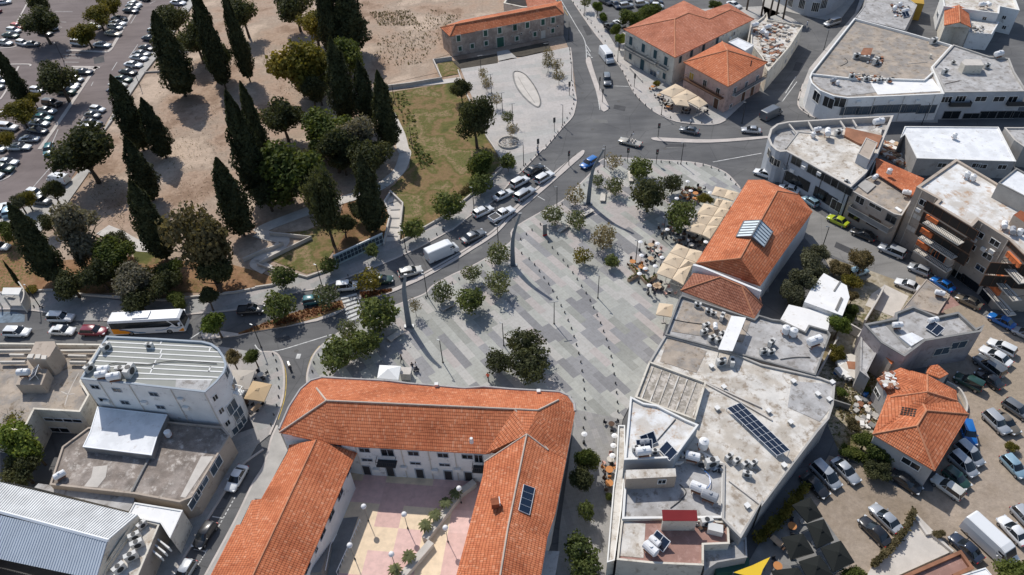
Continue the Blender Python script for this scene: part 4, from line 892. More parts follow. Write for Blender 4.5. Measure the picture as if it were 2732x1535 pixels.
q = MB(); _a, _c = G1('M 1330,868', ze+.2), G1('M 930,1490', ze+.2); q.add([_a, G1('M 1045,1110', zr), _c, Vector((_c.x, _c.y, 0)), Vector((_a.x, _a.y, 0))], [(0, 1, 2, 3, 4)]).build('gable', 'plaster_cream', b.o)
b = Bld('white_shop', 'small building with a bright white roof and fins over the street, beside the metal-roofed hall', 'building', 'M 1300,745 1760,820 1640,1085 1550,940 1330,895 1240,850', 4.2, 'plaster_cream', 'membrane_white', para=(.12, .15), param='trim_white')
b = Bld('service_terrace', 'narrow roof terrace crowded with air conditioners along the street, bottom left', 'building', 'M 1350,905 1540,950 1330,1447 1200,1800 900,1800 1000,1400 1200,1100', 4.0, 'plaster_tan', 'roof_pale', para=(.5, .2), param='plaster_cream'); serv = b
for k in range(3):
    q = MB(); p = G1(f'M {1580+k*-38},{1150+k*45}', 2.6); q.box((p.x, p.y, 2.6), (2.6, .18, .9), math.radians(-35)); q.build('fin', 'trim_white', b.o)
b = Bld('low_house', 'shadowed strip of paved roof between the stained roof and the metal hall', 'building', 'M 370,560 1300,690 1290,745 1240,830 330,600', 3.2, 'concrete_dark', 'roof_grey', para=None)
# ---------------------------------------------------------------- the square building round a courtyard
ZE, ZR, ZW, ZWR = 7.0, 10.0, 5.4, 7.6
cx = G('N 1000,470 2105,545', 0)
u = empty('courtyard_building', (0, 62, 0), 'large courtyard building with three orange tiled wings, white courtyard walls and a round corner', 'building')
V = dict(a=('N 235,70', ZE), a1=('J 235,1395', ZE), b=('J 330,1180', ZE), c=('J 440,1010', ZE), d=('J 540,925', ZE), e=('J 650,895', ZE), f=('J 1300,930', ZE), f2=('J 1490,955', ZE), f3=('J 2030,1000', ZE), f4=('J 2210,985', ZE), gg=('K 0,1008', ZE), h=('K 480,1035', ZE), i=('K 570,1075', ZE), j=('K 622,1150', ZE), k=('K 632,1220', ZE),
         l=('O 545,325', ZE), m=('O 370,240', ZE+1.0), n=('O 165,85', ZR-.35), q=('N 2460,240', ZE), q0=('N 2225,275', ZE), w=('N 975,205', ZE), w2=('N 660,165', ZE), R0=('J 690,1118', ZR), R1=('K 45,1200', ZR), R2=('K 270,1212', ZR), R3=('K 470,1112', ZR-1.6), t1=('J 595,998', ZR-1.4))
bw = Bld('wing', None, None, [G1('N 262,82', ZE), G1('J 345,1195', ZE), G1('J 450,1022', ZE), G1('J 548,940', ZE), G1('J 655,910', ZE), G1('K 0,1022', ZE), G1('K 472,1048', ZE), G1('K 560,1085', ZE), G1('K 605,1155', ZE), G1('O 500,330', ZE), G1('N 2225,262', ZE), G1('N 975,190', ZE), G1('N 500,120', ZE)], ZE, None, None, para=None)
bpy.data.objects.remove(bw.o); bw.o = u
MB().prism(bw.P, 0, ZE, top=False).build('wall', 'plaster_white', u)
tiled(bw, V, 'e-f-f2-f3-f4-gg-h-R3-R2-R1-R0-t1 d-e-t1 c-d-t1 a1-b-c-t1-R0 a-a1-R0 a-R0-w2 w2-R0-w w-R0-R1-q0 q0-R1-n-q R1-R2-m-n R2-R3-j-k-l-m R3-h-i-j', 'tile_orange', 'a-R0-R1-R2-R3 t1-R0 R1-m', rm='mortar', rr=.14)
gt = MB()
for a_, c_ in (('a1', 'b'), ('b', 'c'), ('c', 'd'), ('d', 'e'), ('e', 'f'), ('f', 'f2'), ('f2', 'f3'), ('f3', 'f4'), ('f4', 'gg'), ('gg', 'h'), ('h', 'i'), ('i', 'j'), ('j', 'k')):
    A, C_ = G1(V[a_][0], ZE+.1), G1(V[c_][0], ZE+.1); gt.cyl(A, C_, .2, .2, 6)
gt.build('parapet', 'plaster_grey', u)
bw.h = ZE
bw.win('N 1058,238 1530,270 1815,288 2050,302', 1.5, 1.0, 'bluish_wall', bars=1); bw.win('N 1085,332 1550,365 1832,380', 1.5, .6, 'bluish_wall', bars=1); bw.win('N 800,185', 1.2, .8, 'bluish_wall')
bw.win('N 1280,262', 1.8, 1.6, 'bluish_wall', bars=1); bw.balcony('N 1190,330', 'N 1375,345', 3.9, 1.1, 'dark_metal', 'dark_metal'); bw.balcony('N 2110,395', 'N 2215,405', 3.9, 1.1, 'dark_metal', 'dark_metal'); bw.win('N 2160,320', 1.2, 1.8, 'bluish_wall')
bw.pipes('N 1000,300 1430,320 1690,340 1940,350'); bw.ac('N 1180,420 1440,400 1740,430 1960,420'); bw.door('N 1080,430 1310,450 1595,470 1870,490 2065,505', .95, 2.1, 'dark_metal', 'bluish_wall')
MB().cyl(G1('N 2092,165', 8.4), G1('N 2092,165', 8.4)+Vector((0, 0, .9)), .28, .2, 10).build('chimney_pot', 'trim_white', u)
q = MB()
for s_ in ('J 1752,965', 'K 278,1030'): p = G1(s_, ZE+.5); q.box((p.x, p.y, ZE+.3), (.5, .5, .9))
q.build('chimney', 'trim_white', u)
# west wing
W_ = dict(a=('N 315,262', ZW), a0=('N 330,190', ZW), r0=('N 592,140', ZWR), b0=('N 985,265', ZW), b=('N 925,390', ZW), c=('N 465,1460', ZW), c2=('N 200,2100', ZW), rr=('N -20,1450', ZWR), r2=('N -300,2100', ZWR), d=('N 60,712', ZW), d2=('M 2432,722', ZW), e=('M 2325,955', ZW), e2=('M 2280,962', ZW), f=('M 2020,1470', ZW), f2=('M 1700,2100', ZW))
ww = Bld('wing', None, None, [G1('N 345,262', ZW), G1('N 900,390', ZW), G1('N 435,1460', ZW), G1('N 180,2050', ZW), G1('M 1760,2050', ZW), G1('M 2060,1470', ZW), G1('M 2350,970', ZW), G1('N -40,735', ZW), G1('N 90,715', ZW)], ZW, None, None, para=None); bpy.data.objects.remove(ww.o); ww.o = u
MB().prism(ww.P, 0, ZW, top=False).build('wall', 'plaster_white', u)
tiled(ww, W_, 'a0-a-d-d2-e-e2-f-f2-r2-rr-r0 r0-rr-c-b-b0 rr-r2-c2-c', 'tile_orange', 'r0-rr-r2', rm='ridge_tile', rr=.12)
ww.win('N 900,430 820,660 735,860 650,1040 500,1370', 1.6, 1.3, 'bluish_wall'); ww.win('N 590,1200', .7, .8, 'bluish_wall')
# east wing
E_ = dict(n=('O 165,85', ZR-.4), q=('N 2215,352', ZE), q1=('N 2200,480', ZE), s=('N 1940,1460', ZE), s2=('N 1780,2100', ZE), rr=('O -20,1000', ZR-.9), r2=('O -180,2000', ZR-.9), m=('O 370,240', ZE+1.0), l=('O 545,330', ZE), t=('O 440,850', ZE), t2=('O 365,1075', ZE), t3=('O 300,1460', ZE), t4=('O 220,2100', ZE))
ew = Bld('wing', None, None, [G1('N 2240,360', ZE), G1('O 500,330', ZE), G1('O 400,860', ZE), G1('O 330,1080', ZE), G1('O 265,1450', ZE), G1('O 190,2050', ZE), G1('N 1820,2050', ZE), G1('N 1975,1460', ZE)], ZE, None, None, para=None); bpy.data.objects.remove(ew.o); ew.o = u
MB().prism(ew.P, 0, ZE, top=False).build('wall', 'plaster_white', u)
tiled(ew, E_, 'n-q-q1-s-rr s-s2-r2-rr n-rr-t3-t2-t-l-m rr-r2-t4-t3', 'tile_orange', 'n-rr-r2 n-q n-m', rm='mortar', rr=.12)
ew.balcony('O 560,480', 'O 540,610', 3.6, 1.0, 'dark_metal', 'plaster_grey')
q = MB(); q.prism(G('O 345,1210 480,1215 430,1500 300,1500', 4.2), 3.9, 4.2); q.build('balcony', 'plaster_grey', u)
# hatch and solar panels standing on the east wing roof are things of their own
# courtyard stairs, planter wall and rails
q = MB(); ribbon(q, G('N 2120,540 1980,640 1680,1030 1640,1090', .9), .9, 0, .9); ribbon(q, G('N 1700,1120 1420,1447 1300,1600', .9), .9, 0, .9)
tag(q.build('planter_wall', 'concrete_pale'), 'long raised planter wall crossing the courtyard diagonally', 'wall')
o = empty('staircase', G1('N 640,1200', 0), 'dark stairs climbing along the west wing inside the courtyard', 'stairs'); q = MB()
A, C_ = G1('N 690,1110', .2), G1('N 620,1500', .2)
for i in range(16):
    p = A.lerp(C_, i/15); q.box((p.x, p.y, .15+i*.09), (1.7, .75, .3+i*.18), math.radians(8))
q.build('step', 'concrete_dark', o)
r = MB(); r.tube([G1('N 790,1050', 1.0), G1('N 730,1150', 1.2), G1('N 680,1400', 2.6)], .05, 5); r.build('handrail', 'white_metal', o)
q = MB(); L_ = G('N 1025,940 920,1180 800,1447', .02)
for a_, c_ in zip(L_[:-1], L_[1:]):
    q.cyl(a_+Vector((0, 0, .9)), c_+Vector((0, 0, .9)), .05); 
    for i in range(7): p = a_.lerp(c_, i/6); q.cyl(p, p+Vector((0, 0, .95)), .035, .035, 5)
tag(q.build('handrail', 'white_metal'), 'white metal handrail along the shaded walkway of the courtyard', 'railing')
# ---------------------------------------------------------------- vehicles
mat('tyre', (.02, .02, .02), rough=.9); mat('rim', (.35, .35, .36), rough=.35, metal=.7); mat('car_glass', (.012, .016, .02), rough=.08, spec=.8)
mat('lamp_white', (.6, .62, .64), rough=.2); mat('lamp_red', (.45, .02, .02), rough=.3)
PAINT = dict(white=(.72, .73, .73), silver=(.42, .44, .46), grey=(.17, .18, .19), black=(.018, .019, .022), navy=(.022, .032, .055), blue=(.01, .13, .42), red=(.45, .03, .03), maroon=(.20, .018, .035),
             green=(.42, .50, .03), darkgreen=(.02, .06, .045), teal=(.04, .17, .19), beige=(.46, .42, .35), cream=(.62, .60, .54), paleblue=(.28, .42, .50), bronze=(.20, .17, .13))
for k, c in PAINT.items():
    m = mat('paint_'+k, c, rough=.3, spec=.5, metal=.25 if k in ('silver', 'grey', 'beige', 'bronze', 'paleblue') else 0); m.node_tree.nodes['Principled BSDF'].inputs['Coat Weight'].default_value = .6
def hull(mb, st):
    """body shell from cross sections (x, half width, sill z, shoulder z, top z)"""
    rings = []
    for x, w_, zs, zb, zt in st:
        rings.append([(x, -w_*.86, zs), (x, -w_*.97, zs+.12), (x, -w_, zs+.35*(zb-zs)+.1), (x, -w_*.985, zb-.1), (x, -w_*.9, zb), (x, -w_*.62, zt), (x, 0, zt+.015), (x, w_*.62, zt), (x, w_*.9, zb), (x, w_*.985, zb-.1), (x, w_, zs+.35*(zb-zs)+.1), (x, w_*.97, zs+.12), (x, w_*.86, zs)])
    n = len(rings[0]); vs = [v for r in rings for v in r]; fs = []
    for i in range(len(rings)-1):
        for j in range(n):
            k = (j+1) % n; fs.append((i*n+j, i*n+k, (i+1)*n+k, (i+1)*n+j))
    fs.append(tuple(range(n))[::-1]); fs.append(tuple(range((len(rings)-1)*n, len(rings)*n)))
    mb.add(vs, fs)
CARS = {
 # length, width, stations in fraction of length from the rear: (t, half width factor, sill, shoulder, deck) ; greenhouse base x0,x1 roof x0,x1, belt z, roof z
 'hatchback': dict(L=4.0, W=1.74, st=[(0, .80, .42, .62, .70), (.02, .93, .28, .80, .92), (.10, 1, .24, .90, .97), (.3, 1, .22, .92, .97), (.66, 1, .22, .90, .95), (.78, .99, .22, .84, .91), (.92, .94, .24, .72, .79), (.98, .85, .3, .62, .68), (1, .7, .4, .52, .56)], gh=(.02, .76, .09, .58, .93, 1.47)),
 'saloon': dict(L=4.6, W=1.80, st=[(0, .80, .42, .62, .70), (.02, .93, .28, .82, .88), (.16, 1, .24, .88, .95), (.3, 1, .22, .90, .95), (.66, 1, .22, .89, .94), (.78, .99, .22, .83, .89), (.93, .94, .24, .70, .77), (.985, .84, .3, .6, .65), (1, .7, .4, .5, .55)], gh=(.13, .74, .27, .56, .92, 1.42)),
 'off-roader': dict(L=4.5, W=1.86, st=[(0, .84, .5, .8, .9), (.02, .95, .36, .98, 1.05), (.12, 1, .32, 1.02, 1.08), (.66, 1, .32, 1.02, 1.08), (.78, 1, .32, .98, 1.05), (.94, .95, .34, .88, .95), (.99, .88, .4, .75, .8), (1, .8, .5, .65, .7)], gh=(.015, .75, .05, .60, 1.04, 1.72)),
 'estate car': dict(L=4.6, W=1.80, st=[(0, .82, .42, .65, .75), (.02, .94, .28, .86, .93), (.16, 1, .24, .90, .96), (.66, 1, .22, .90, .95), (.78, .99, .22, .84, .90), (.93, .94, .24, .71, .78), (.985, .84, .3, .6, .65), (1, .7, .4, .5, .55)], gh=(.01, .74, .07, .56, .92, 1.47)),
 'minivan': dict(L=4.5, W=1.84, st=[(0, .84, .45, .75, .85), (.02, .95, .3, .95, 1.0), (.15, 1, .26, .98, 1.03), (.66, 1, .26, .98, 1.03), (.80, 1, .26, .92, .99), (.94, .93, .28, .76, .84), (.99, .84, .34, .62, .68), (1, .7, .45, .55, .58)], gh=(.01, .84, .05, .62, 1.0, 1.75)),
 'pickup': dict(L=5.1, W=1.84, st=[(0, .93, .5, .85, .86), (.01, .98, .4, 1.0, 1.02), (.34, 1, .36, 1.02, 1.04), (.7, 1, .36, 1.02, 1.06), (.80, 1, .36, .98, 1.05), (.94, .95, .38, .88, .95), (.99, .88, .42, .75, .8), (1, .8, .5, .65, .7)], gh=(.37, .76, .40, .64, 1.03, 1.68)),
 'convertible': dict(L=4.6, W=1.84, st=[(0, .80, .42, .62, .66), (.02, .93, .28, .76, .80), (.16, 1, .24, .80, .84), (.36, 1, .22, .78, .70), (.55, 1, .22, .78, .70), (.62, 1, .22, .82, .86), (.78, .99, .22, .78, .84), (.93, .94, .24, .68, .74), (.985, .84, .3, .58, .63), (1, .7, .4, .5, .55)], gh=None),
}
WHEEL = {}
def wheel_part(parent, x, y, r, w_=.22):
    key = (round(r, 2), y > 0)
    if key not in WHEEL:
        s = 1 if y > 0 else -1; a = MB().cyl((0, -w_/2, 0), (0, w_/2, 0), r, r, 14); o = a.build('wheel', 'tyre', None)
        c = MB().cyl((0, s*(w_/2-.02), 0), (0, s*(w_/2+.012), 0), r*.66, r*.6, 10).build('rim', 'rim', None); me = (o.data, c.data)
        bpy.data.objects.remove(o); bpy.data.objects.remove(c); WHEEL[key] = me
    me = WHEEL[key]; o = bpy.data.objects.new('wheel', me[0]); COL.objects.link(o); o.parent = parent; o.location = (x, y, r)
    c = bpy.data.objects.new('rim', me[1]); COL.objects.link(c); c.parent = o
PROTO = {}
def car_proto(kind, paint, lite):
    key = (kind, paint, lite)
    if key in PROTO: return PROTO[key]
    C_ = CARS[kind]; L_, W = C_['L'], C_['W']; name = 'parked_car' if lite else 'car'
    if kind == 'pickup': name = 'pickup_truck'
    o = empty(name); PROTO[key] = o
    X = lambda t: (t-.5)*L_
    body = MB(); hull(body, [(X(t), W/2*w_, a, b_, c) for t, w_, a, b_, c in C_['st']])
    if C_['gh']:
        b0, b1, r0, r1, zb, zr = C_['gh']; hb, hr = W/2*.91, W/2*.72
        def ring(x0, x1, h, z, k=.12):
            # rounded rectangle
            return [(x0+k, -h, z), (X(.5)+0*h, -h*1.0, z), (x1-k*2.2, -h, z), (x1-k*.5, -h*.8, z), (x1, -h*.35, z), (x1, h*.35, z), (x1-k*.5, h*.8, z), (x1-k*2.2, h, z), (X(.5), h, z), (x0+k, h, z), (x0, h*.8, z), (x0, -h*.8, z)]
        xm = (X(r0)+X(r1))/2
        B_ = ring(X(b0), X(b1), hb, zb-.03); R_ = ring(X(r0), X(r1), hr, zr-.04); R2 = [((p[0]-xm)*.93+xm, p[1]*.9, zr) for p in R_]
        n = len(B_); body.add(R_+R2, [(i, (i+1) % n, n+(i+1) % n, n+i) for i in range(n)]+[tuple(range(n, 2*n))])
        gl = {'windscreen': MB(), 'side_window': MB(), 'rear_window': MB()}
        for i in range(n):
            j = (i+1) % n; nm = 'windscreen' if i in (3, 4, 5) else ('rear_window' if i in (10,) else 'side_window')
            gl[nm].add([B_[i], B_[j], R_[j], R_[i]], [(0, 1, 2, 3)])
        for sgn in (-1, 1):
            for i, jj in ((0, 0), (2, 2), (1, 1)) if sgn < 0 else ((9, 9), (7, 7), (8, 8)):
                a = Vector(B_[i]); c = Vector(R_[i]); body.cyl(a+Vector((0, sgn*.005, 0)), c+Vector((0, sgn*.005, 0)), .034, .028, 4)
        for nm, mb in gl.items(): mb.build(nm, 'car_glass', o, local=True)
    else:
        q = MB(); q.add([(X(.63), -W*.4, .84), (X(.63), W*.4, .84), (X(.54), W*.34, 1.25), (X(.54), -W*.34, 1.25)], [(0, 1, 2, 3)]).build('windscreen', 'car_glass', o, local=True)
        q = MB()
        for t in (.36, .50):
            for s in (-.38, .38): q.box((X(t), s, .74), (.5, .5, .16)); q.box((X(t)-.24, s, .95), (.14, .5, .5))
        q.build('seat', 'concrete_pale', o, local=True)
    if kind == 'pickup':
        q = MB(); q.box((X(.185), 0, 1.06), (L_*.31, W*.78, .02)); q.build('load_bed', 'dark_metal', o, local=True)
        for s in (-1, 1): body.box((X(.185), s*W*.44, 1.1), (L_*.34, .09, .16))
        body.box((X(.012), 0, 1.1), (.08, W*.9, .16))
    for s in (-1, 1): body.box((X(.64), s*(W/2+.07), 1.0 if kind not in ('pickup', 'off-roader', 'minivan') else 1.12), (.12, .16, .12))
    body.build('body', 'paint_'+paint, o, local=True, smooth=38)
    r = .36 if kind in ('off-roader', 'pickup') else .31
    for t in (.17, .82):
        for s in (-1, 1): wheel_part(o, X(t), s*(W/2-.12), r)
    if not lite:
        zl = C_['st'][-3][3]-.06
        for s in (-1, 1):
            MB().box((X(.955), s*W*.345, zl), (.34, .34, .1), -s*.35).build('headlight', 'lamp_white', o, local=True)
            MB().box((X(.012), s*W*.40, C_['st'][1][3]-.1), (.1, .26, .2)).build('tail_light', 'lamp_red', o, local=True)
        MB().box((X(.0)-.0, 0, .5), (.03, .5, .12)).build('number_plate', 'sign_white', o, local=True)
    return o
CNAME = dict(darkgreen='dark green', paleblue='pale blue', navy='dark blue', green='lime green', teal='teal')
ORD = ['first', 'second', 'third', 'fourth', 'fifth', 'sixth', 'seventh', 'eighth', 'ninth', 'tenth', 'eleventh', 'twelfth']
def cars(rows):
    """rows: (where phrase, end phrase, group, lite, [entries]); labels count look-alikes from the named end"""
    for where, end, grp, lite, ents in rows:
        ents = [e.split() for e in ents]
        seen = {}; tot = {}
        for e in ents:
            k = (e[3], e[4]); tot[k] = tot.get(k, 0)+1
        for e in ents:
            kind = {'hatch': 'hatchback', 'saloon': 'saloon', 'suv': 'off-roader', 'estate': 'estate car', 'mpv': 'minivan', 'pickup': 'pickup', 'conv': 'convertible'}[e[3]]
            A, B_ = G1(f'{e[0]} {e[1]}', .55), G1(f'{e[0]} {e[2]}', .55); d = B_-A; rz = math.atan2(d.y, d.x); c = (A+B_)/2
            k = (e[3], e[4]); seen[k] = seen.get(k, 0)+1
            col = CNAME.get(e[4], e[4])
            lab = f'{col} {kind} {where}' if tot[k] == 1 else f'{ORD[seen[k]-1]} {col} {kind} from the {end}, {where}'
            if len(e) > 5: lab = ' '.join(e[5:]).replace('_', ' ')
            sc = max(.88, min(1.12, d.length/CARS[kind]['L']))
            place(car_proto(kind, e[4], lite), (c.x, c.y, .02 if A.z < 1 else .02), rz, lab, 'car' if kind != 'pickup' else 'pickup truck', grp, (sc, min(1.05, max(.95, sc)), 1))
cars([
 ('queuing on the road at the left edge', 'left', 'cars on the main road', False, ['I 45,455 290,460 hatch white', 'I 475,320 710,325 suv white', 'I 490,440 720,450 saloon white', 'I 785,445 1030,450 hatch maroon dark_red_hatchback_just_behind_the_coach']),
 ('on the main road', 'left', 'cars on the main road', False, ['J -150,255 85,240 pickup black black_pickup_truck_under_the_trees_beside_the_flower_bed', 'J 480,165 640,140 hatch teal', 'F 790,1405 1000,1385 suv white white_off-roader_stopped_before_the_zebra_crossing',
   'F 1130,1340 1320,1320 saloon darkgreen', 'F 1385,1280 1615,1220 hatch cream', 'F 2000,960 2215,855 saloon grey', 'F 2275,760 2495,640 pickup white white_pickup_truck_in_the_lane_beside_the_median', 'F 2110,710 2290,625 hatch white white_hatchback_on_the_left_of_the_pickup_truck_with_open_bed',
   'F 2310,550 2480,465 saloon white white_saloon_ahead_of_the_hatchback_in_the_kerb_lane', 'G 20,430 175,345 suv white boxy_white_off-roader_behind_the_dark_saloon_at_the_stop_line', 'G 55,560 235,445 suv silver', 'G 255,385 412,290 estate white', 'G 155,310 318,220 saloon black', 'G 840,155 690,245 hatch blue bright_blue_hatchback_crossing_the_junction_beside_the_first_curved_mast']),
 ('on the road beyond the junction', 'left', 'cars on the road beyond the junction', False, ['C 932,710 948,848 suv grey', 'C 1270,1400 1055,1345 conv beige open_beige_convertible_turning_in_the_middle_of_the_junction', 'C 1825,1275 1640,1240 saloon grey', 'C 2425,1265 2232,1250 saloon silver']),
 ('beside the big shop block', 'left', 'cars at the top of the picture', False, ['D 750,200 605,245 mpv silver', 'C 2100,25 2230,75 saloon white white_saloon_parked_behind_the_cream_corner_house']),
 ('in the parking area behind the cream corner house', 'left', 'cars parked behind the cream house', True, ['C 870,-10 985,45 saloon black', 'C 985,15 1060,80 saloon navy', 'C 1060,70 1190,50 suv silver', 'C 1215,50 1335,35 suv silver', 'C 1350,25 1480,20 saloon navy', 'C 1110,255 1005,195 hatch white', 'C 1010,285 925,225 saloon black', 'C 1370,55 1480,62 hatch white', 'C 1060,0 1180,-10 hatch white']),
 ('along the street by the market hall', 'top', 'cars parked along the market street', False, ['G 2540,330 2360,272 saloon white', 'H 345,475 180,430 saloon white', 'H 515,600 425,540 hatch paleblue', 'H 825,800 645,715 saloon green', 'H 1100,940 870,845 saloon black', 'H 1380,1105 1130,1000 suv silver', 'H 1615,1270 1420,1190 hatch silver', 'H 1525,1425 1290,1335 saloon white', 'H 1845,1430 1650,1310 saloon blue']),
 ('below the apartment block', 'top', 'cars below the apartment block', False, ['L 2110,215 1890,110 saloon bronze', 'L 2430,410 2200,290 saloon blue', 'L 2640,520 2440,430 hatch silver', 'L 2450,670 2185,540 estate white', 'L 2405,780 2110,605 saloon white', 'L 2330,890 2060,690 suv grey', 'L 2320,1000 2070,830 saloon black', 'L 2125,1010 1865,880 suv darkgreen']),
 ('at the right edge of the dirt car park', 'top', 'cars in the dirt car park', False, ['L 2160,1235 2370,1440 suv silver', 'L 2270,1250 2450,1420 saloon bronze', 'L 2380,1150 2560,1270 estate grey', 'P 2330,290 2540,510 hatch paleblue', 'P 2550,1150 2305,890 saloon white', 'P 2480,830 2600,960 hatch silver']),
 ('beside the faceted tiled house', 'top', 'cars in the dirt car park', False, ['P 1955,-20 2020,190 suv blue', 'P 1900,185 2110,375 mpv silver', 'P 1840,285 2050,480 mpv silver', 'P 1780,430 1985,595 hatch darkgreen', 'P 1920,690 1670,510 estate cream', 'P 1290,480 1500,620 saloon black']),
 ('against the wall of the biggest flat roof', 'right', 'cars in the dirt car park', False, ['P 695,325 930,560 saloon silver', 'P 500,365 745,610 mpv silver', 'P 400,480 630,690 saloon black']),
 ('in the middle of the dirt car park', 'right', 'cars in the dirt car park', False, ['P 1330,1030 1060,770 saloon silver', 'P 1230,1160 955,890 saloon black', 'P 2110,1310 1835,1060 saloon navy']),
 ('in the street beside the courtyard building', 'top', 'cars in the left street', False, ['M 2350,400 2215,630 saloon white', 'M 2060,935 1890,1190 hatch black', 'M 1860,1300 1700,1560 hatch silver']),
 ('in the topmost left block of the car park', 'top', 'cars in the upper car park', True, ['A -20,30 105,15 saloon white', 'A 0,110 -90,100 saloon maroon', 'A 110,245 230,270 hatch red', 'A 60,285 210,305 hatch white', 'A 20,335 190,350 saloon darkgreen', 'A -20,400 120,425 saloon silver', 'A 170,405 275,430 hatch white', 'A 255,430 375,425 saloon grey', 'A 370,310 500,330 saloon black', 'A 460,255 545,285 hatch grey']),
 ('in the middle block of the car park', 'top', 'cars in the upper car park', True, ['A 1350,-20 1440,0 saloon black', 'A 1240,25 1365,55 saloon white', 'A 1225,55 1340,80 saloon grey', 'A 1180,95 1345,115 saloon navy', 'A 1065,170 1240,195 saloon black', 'A 1045,215 1235,235 saloon white', 'A 1040,255 1190,275 hatch silver', 'A 1000,315 1185,335 saloon beige', 'A 870,250 965,265 hatch white', 'A 695,410 840,425 mpv white', 'A 905,430 1070,440 saloon silver']),
 ('in the kerbside row by the cypresses', 'top', 'cars in the kerbside row', True, ['A 1640,20 1800,35 saloon white', 'A 1665,-15 1810,0 saloon black', 'A 1465,245 1560,255 hatch white', 'A 1430,300 1560,315 hatch silver', 'A 1380,365 1520,380 saloon navy', 'A 1350,455 1490,475 saloon black', 'A 1295,510 1450,525 saloon grey', 'A 1265,550 1425,570 saloon silver', 'A 1195,615 1385,635 saloon white', 'A 1150,685 1325,710 saloon black', 'A 1095,755 1280,775 saloon darkgreen', 'A 1060,810 1220,830 saloon cream', 'A 1040,870 1205,895 saloon navy', 'A 880,1050 1010,1065 hatch white', 'A 830,1105 960,1120 saloon grey', 'A 795,1175 985,1200 saloon navy', 'A 790,1230 940,1245 hatch silver']),
 ('in the lower block of the car park', 'top', 'cars in the lower car park', True, ['A 710,690 905,700 saloon navy', 'A 690,750 795,775 hatch silver', 'A 640,790 760,830 saloon grey', 'A 590,825 750,850 saloon silver', 'A 540,885 740,895 suv darkgreen', 'A 300,865 420,880 hatch white', 'A 410,990 605,1010 suv black', 'A 360,1060 540,1080 saloon silver', 'A 315,1125 510,1145 saloon teal', 'A 290,1180 470,1200 saloon silver', 'A 275,1245 460,1275 saloon navy', 'A 190,1350 380,1340 saloon silver', 'A 75,1415 290,1425 saloon grey', 'A -60,1420 40,1430 hatch white', 'A -20,1220 180,1240 suv white', 'A -60,760 60,790 saloon silver', 'A -90,830 30,840 saloon grey', 'A -120,660 30,680 saloon white', 'A -100,1080 20,1090 saloon white']),
 ('near the exit end of the car park', 'top', 'cars in the lower car park', True, ['E 80,50 300,45 saloon white', 'E -60,60 30,70 hatch silver', 'E -30,190 175,195 saloon silver', 'E -60,250 130,265 suv darkgreen', 'E -120,310 20,320 saloon silver', 'E 60,730 105,590 hatch paleblue', 'E -10,710 40,580 hatch white', 'E 270,475 420,500 hatch white', 'E 340,560 470,580 suv grey', 'E -60,1000 60,1010 saloon white']),
 ('on the car park lane', 'top', 'cars in the lower car park', False, ['E 485,15 450,135 hatch teal']),
])
def van_proto(L_, W, H_, paint, name):
    o = empty(name); b_ = MB(); X = lambda t: (t-.5)*L_; h = W/2
    prof = [(0, .35, H_*.96), (.03, .3, H_), (.70, .3, H_), (.80, .3, H_*.93), (.90, .3, H_*.56), (.98, .32, H_*.46), (1, .4, H_*.34)]
    vs = []
    for t, z0, z1 in prof:
        k = 1 if t < .9 else .93; sh = min(z1-.1, H_*.62)
        vs += [(X(t), -h*k, z0), (X(t), -h*k, sh), (X(t), -h*.90*k, z1-.08), (X(t), -h*.75*k, z1), (X(t), h*.75*k, z1), (X(t), h*.90*k, z1-.08), (X(t), h*k, sh), (X(t), h*k, z0)]
    n = 8; fs = [tuple(range(n))[::-1], tuple(range(6*n, 7*n))]
    for i in range(6):
        for j in range(n): fs.append((i*n+j, i*n+(j+1) % n, (i+1)*n+(j+1) % n, (i+1)*n+j))
    b_.add(vs, fs); b_.box((X(.74), h+.12, 1.3), (.12, .2, .25)); b_.box((X(.74), -h-.12, 1.3), (.12, .2, .25)); b_.build('body', paint, o, local=True)
    z = lambda t: H_*.93+(H_*.56-H_*.93)*(t-.80)/.10
    MB().add([(X(.812), -h*.78, z(.812)+.03), (X(.812), h*.78, z(.812)+.03), (X(.895), h*.82, z(.895)+.03), (X(.895), -h*.82, z(.895)+.03)], [(0, 3, 2, 1)]).build('windscreen', 'car_glass', o, local=True)
    for s in (-1, 1):
        MB().add([(X(.70), s*(h+.008), H_*.56), (X(.86), s*(h+.008), H_*.56), (X(.82), s*(h*.955), H_*.78), (X(.70), s*(h*.955), H_*.78)], [(0, 1, 2, 3)] if s < 0 else [(0, 3, 2, 1)]).build('side_window', 'car_glass', o, local=True)
        MB().box((X(.965), s*W*.38, H_*.40), (.26, .26, .16)).build('headlight', 'lamp_white', o, local=True); MB().box((X(.0), s*W*.45, 1.2), (.05, .12, .4)).build('tail_light', 'lamp_red', o, local=True)
        for t in (.17, .82): wheel_part(o, X(t), s*(h-.12), .35)
    return o
def put(o, a, b_, lab, cat, grp=None, z=.02, zc=.6, sc=1.0):
    A, B_ = G1(a, zc), G1(b_, zc); d = B_-A; c = (A+B_)/2; return place(o, (c.x, c.y, z), math.atan2(d.y, d.x), lab, cat, grp, sc)
put(van_proto(6.2, 2.1, 2.65, 'paint_white', 'delivery_van'), 'F 1665,1130', 'F 1945,1010', 'tall white panel van in the lane beside the median', 'van', 'vans')
put(van_proto(6.6, 2.1, 2.7, 'paint_white', 'delivery_van'), 'P 2030,990', 'P 2365,1300', 'long white panel van standing on the dirt car park', 'van', 'vans')
put(van_proto(6.3, 2.15, 2.6, 'paint_white', 'delivery_van'), 'C 885,490', 'C 985,620', 'white high-roofed van coming down the street beside the cream corner house', 'van', 'vans')
